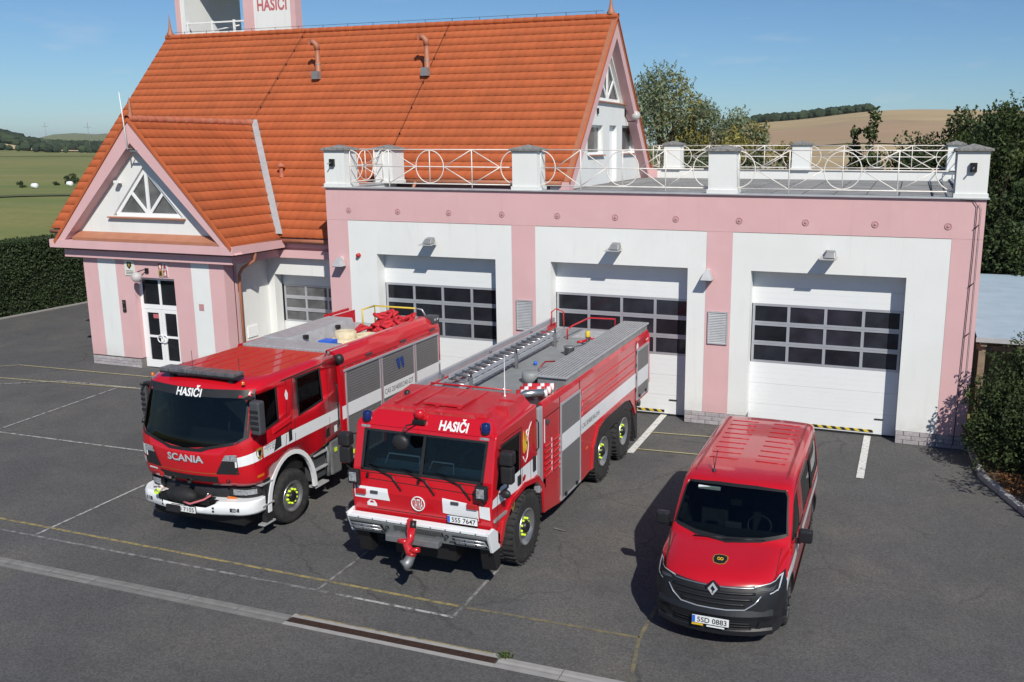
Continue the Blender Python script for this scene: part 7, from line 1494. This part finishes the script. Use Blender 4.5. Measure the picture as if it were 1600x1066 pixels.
# ---- shed on the right
S=thing('shed','low open shed with pale blue-grey corrugated metal roof beyond the right end of the garage','shed',(20.6,7.5,0))
mat('shed_sheet',(.33,.42,.49),.45,metal=.25,var=.07,vscale=1.2,stain=[((.22,.26,.29),1.5,.6,.8,.5)])
rs_=MB(); yf,yb_=1.35,13.8; n=74
for k in range(n):
    y0=yf+(yb_-yf)*k/n; y1=yf+(yb_-yf)*(k+1)/n; m_=(y0+y1)/2; z=lambda y,b: 2.42-.004*(y-yf)+b
    rs_.mesh([(17.32,y0,z(y0,0)),(24,y0,z(y0,0)),(24,m_,z(m_,.04)),(17.32,m_,z(m_,.04)),(24,y1,z(y1,0)),(17.32,y1,z(y1,0))],[(0,1,2,3),(3,2,4,5)])
rs_.build('roof_sheet','shed_sheet',S,fix=False,weld=False)
MB().box(17.3,24,yf-.05,yf+.0,2.33,2.44).build('roof_edge','zinc_light',S)
mat('old_wood',(.22,.17,.12),.85,var=.2,vscale=9)
for k in range(8): MB().box(17.42+k*.8,17.56+k*.8,yf+.02,yb_,2.22,2.34).build('rafter','old_wood',S)
for k in range(4): MB().box(17.40+k*2.1,17.55+k*2.1,yf+.15,yf+.30,0,2.22).build('post','old_wood',S)
MB().box(17.35,24,yf+.3,yf+.4,2.08,2.2).build('beam','old_wood',S); MB().box(17.35,24,6.5,6.6,0,2.2).build('shed_wall','old_wood',S)
MB().tube([(18.45,yf-.1,2.3),(18.45,yf-.12,2.12),(18.5,yf-.12,2.05)],.03,6).build('spout','zinc_light',S)
# ---- far woods, bushes and bales
def wood(name,label,a0,a1,r0,r1,n,h,seed,cat='wood'):
    rg=random.Random(seed); mb=MB()
    for _ in range(n):
        a=radians(a0+(a1-a0)*rg.random()); r=r0+(r1-r0)*rg.random(); x=CAMP.x+r*sin(a); y=CAMP.y+r*cos(a); hh=h*(.55+.6*rg.random()); w_=hh*(.45+.3*rg.random()); z=TH(x,y)
        i=len(mb.v); nu,nv=7,5
        for p in range(nv+1):
            t=pi*p/nv
            for q in range(nu):
                k_=1+.28*rg.random()-.14; mb.v.append((x+w_*k_*sin(t)*cos(2*pi*q/nu),y+w_*k_*sin(t)*sin(2*pi*q/nu),z+hh*.5+hh*.52*cos(t)*k_))
        for p in range(nv):
            for q in range(nu): mb.f.append((i+p*nu+q,i+(p+1)*nu+q,i+(p+1)*nu+(q+1)%nu,i+p*nu+(q+1)%nu)); mb.m.append(0); mb.sm.append(False)
    o=mb.build(name,'wood_far',weld=False,fix=False); tag(o,label,cat,kind='stuff'); return o
wood('hill_wood','dark strip of woodland on the crest of the brown hill',-10.4,-5.2,960,1060,420,8,1); wood('hill_wood','dark woodland tuft at the highest point of the brown hill',-5.0,-2.5,980,1040,170,8,2)
wood('distant_wood','wooded rise at the left edge of the horizon',-60,-50.5,1250,1600,900,13,3); wood('distant_wood','long dark belt of woodland along the left horizon',-52,-38,1250,1500,900,11,4); wood('distant_wood','loose row of trees at the far edge of the meadow',-60,-38,1000,1060,120,7,5)
rg=random.Random(9)
for i,(a,r,h,lab) in enumerate(((-48.3,205,1.7,'dark round bush in the middle of the meadow'),(-47.0,215,2.2,'dark bush in the meadow next to the roof edge'),(-50.6,190,1.0,'flat bush in the meadow left of the white bales'),(-49.0,198,.8,'low weed patch in the meadow between the white bales'))):
    x=CAMP.x+r*sin(radians(a)); y=CAMP.y+r*cos(radians(a)); plant('field_bush',lab,'shrub',x,y,h,h*.75,900,h*.16,['leaf_dark'],70+i,z0=TH(x,y),trunk=.1,low=.0,clumps=10,group='bushes in the meadow')
for i,(a,r,lab) in enumerate(((-50.0,185,'white wrapped bale in the meadow, the left one'),(-48.35,192,'white wrapped bale in the meadow below the round bush'))):
    x=CAMP.x+r*sin(radians(a)); y=CAMP.y+r*cos(radians(a)); o=MB().lathe((x,y,TH(x,y)+.45),'x',[(0,-.5),(.36,-.5),(.44,-.4),(.44,.4),(.36,.5),(0,.5)],14).build('bale','white_plastic'); tag(o,lab,'bale','white bales in the meadow')
for i,(a,r,h) in enumerate(((-47.2,900,26),(-49.2,1150,30))):
    x=CAMP.x+r*sin(radians(a)); y=CAMP.y+r*cos(radians(a)); z=TH(x,y); p=thing('power_pylon',('nearer','farther')[i]+' slender grey pylon on the left horizon','pylon',(x,y,z)); MB().tube([(x,y,z),(x,y,z+h)],.22,5).build('mast','steel_dull',p); MB().tube([(x-4,y,z+h*.85),(x+4,y,z+h*.85)],.12,4).build('crossarm','steel_dull',p)
# ---- haze: the air itself, a closed box round everything
hz=bpy.data.materials.new('haze'); hz.use_nodes=True; n=hz.node_tree; n.nodes.clear(); o_=n.nodes.new('ShaderNodeOutputMaterial'); pv=n.nodes.new('ShaderNodeVolumePrincipled'); pv.inputs['Color'].default_value=(.72,.84,1,1); pv.inputs['Density'].default_value=6e-5; pv.inputs['Anisotropy'].default_value=.2; n.links.new(pv.outputs[0],o_.inputs['Volume']); M['haze']=hz
o=MB().box(-9400,9400,-9400,9400,-3,135).build('haze','haze'); tag(o,kind='stuff')
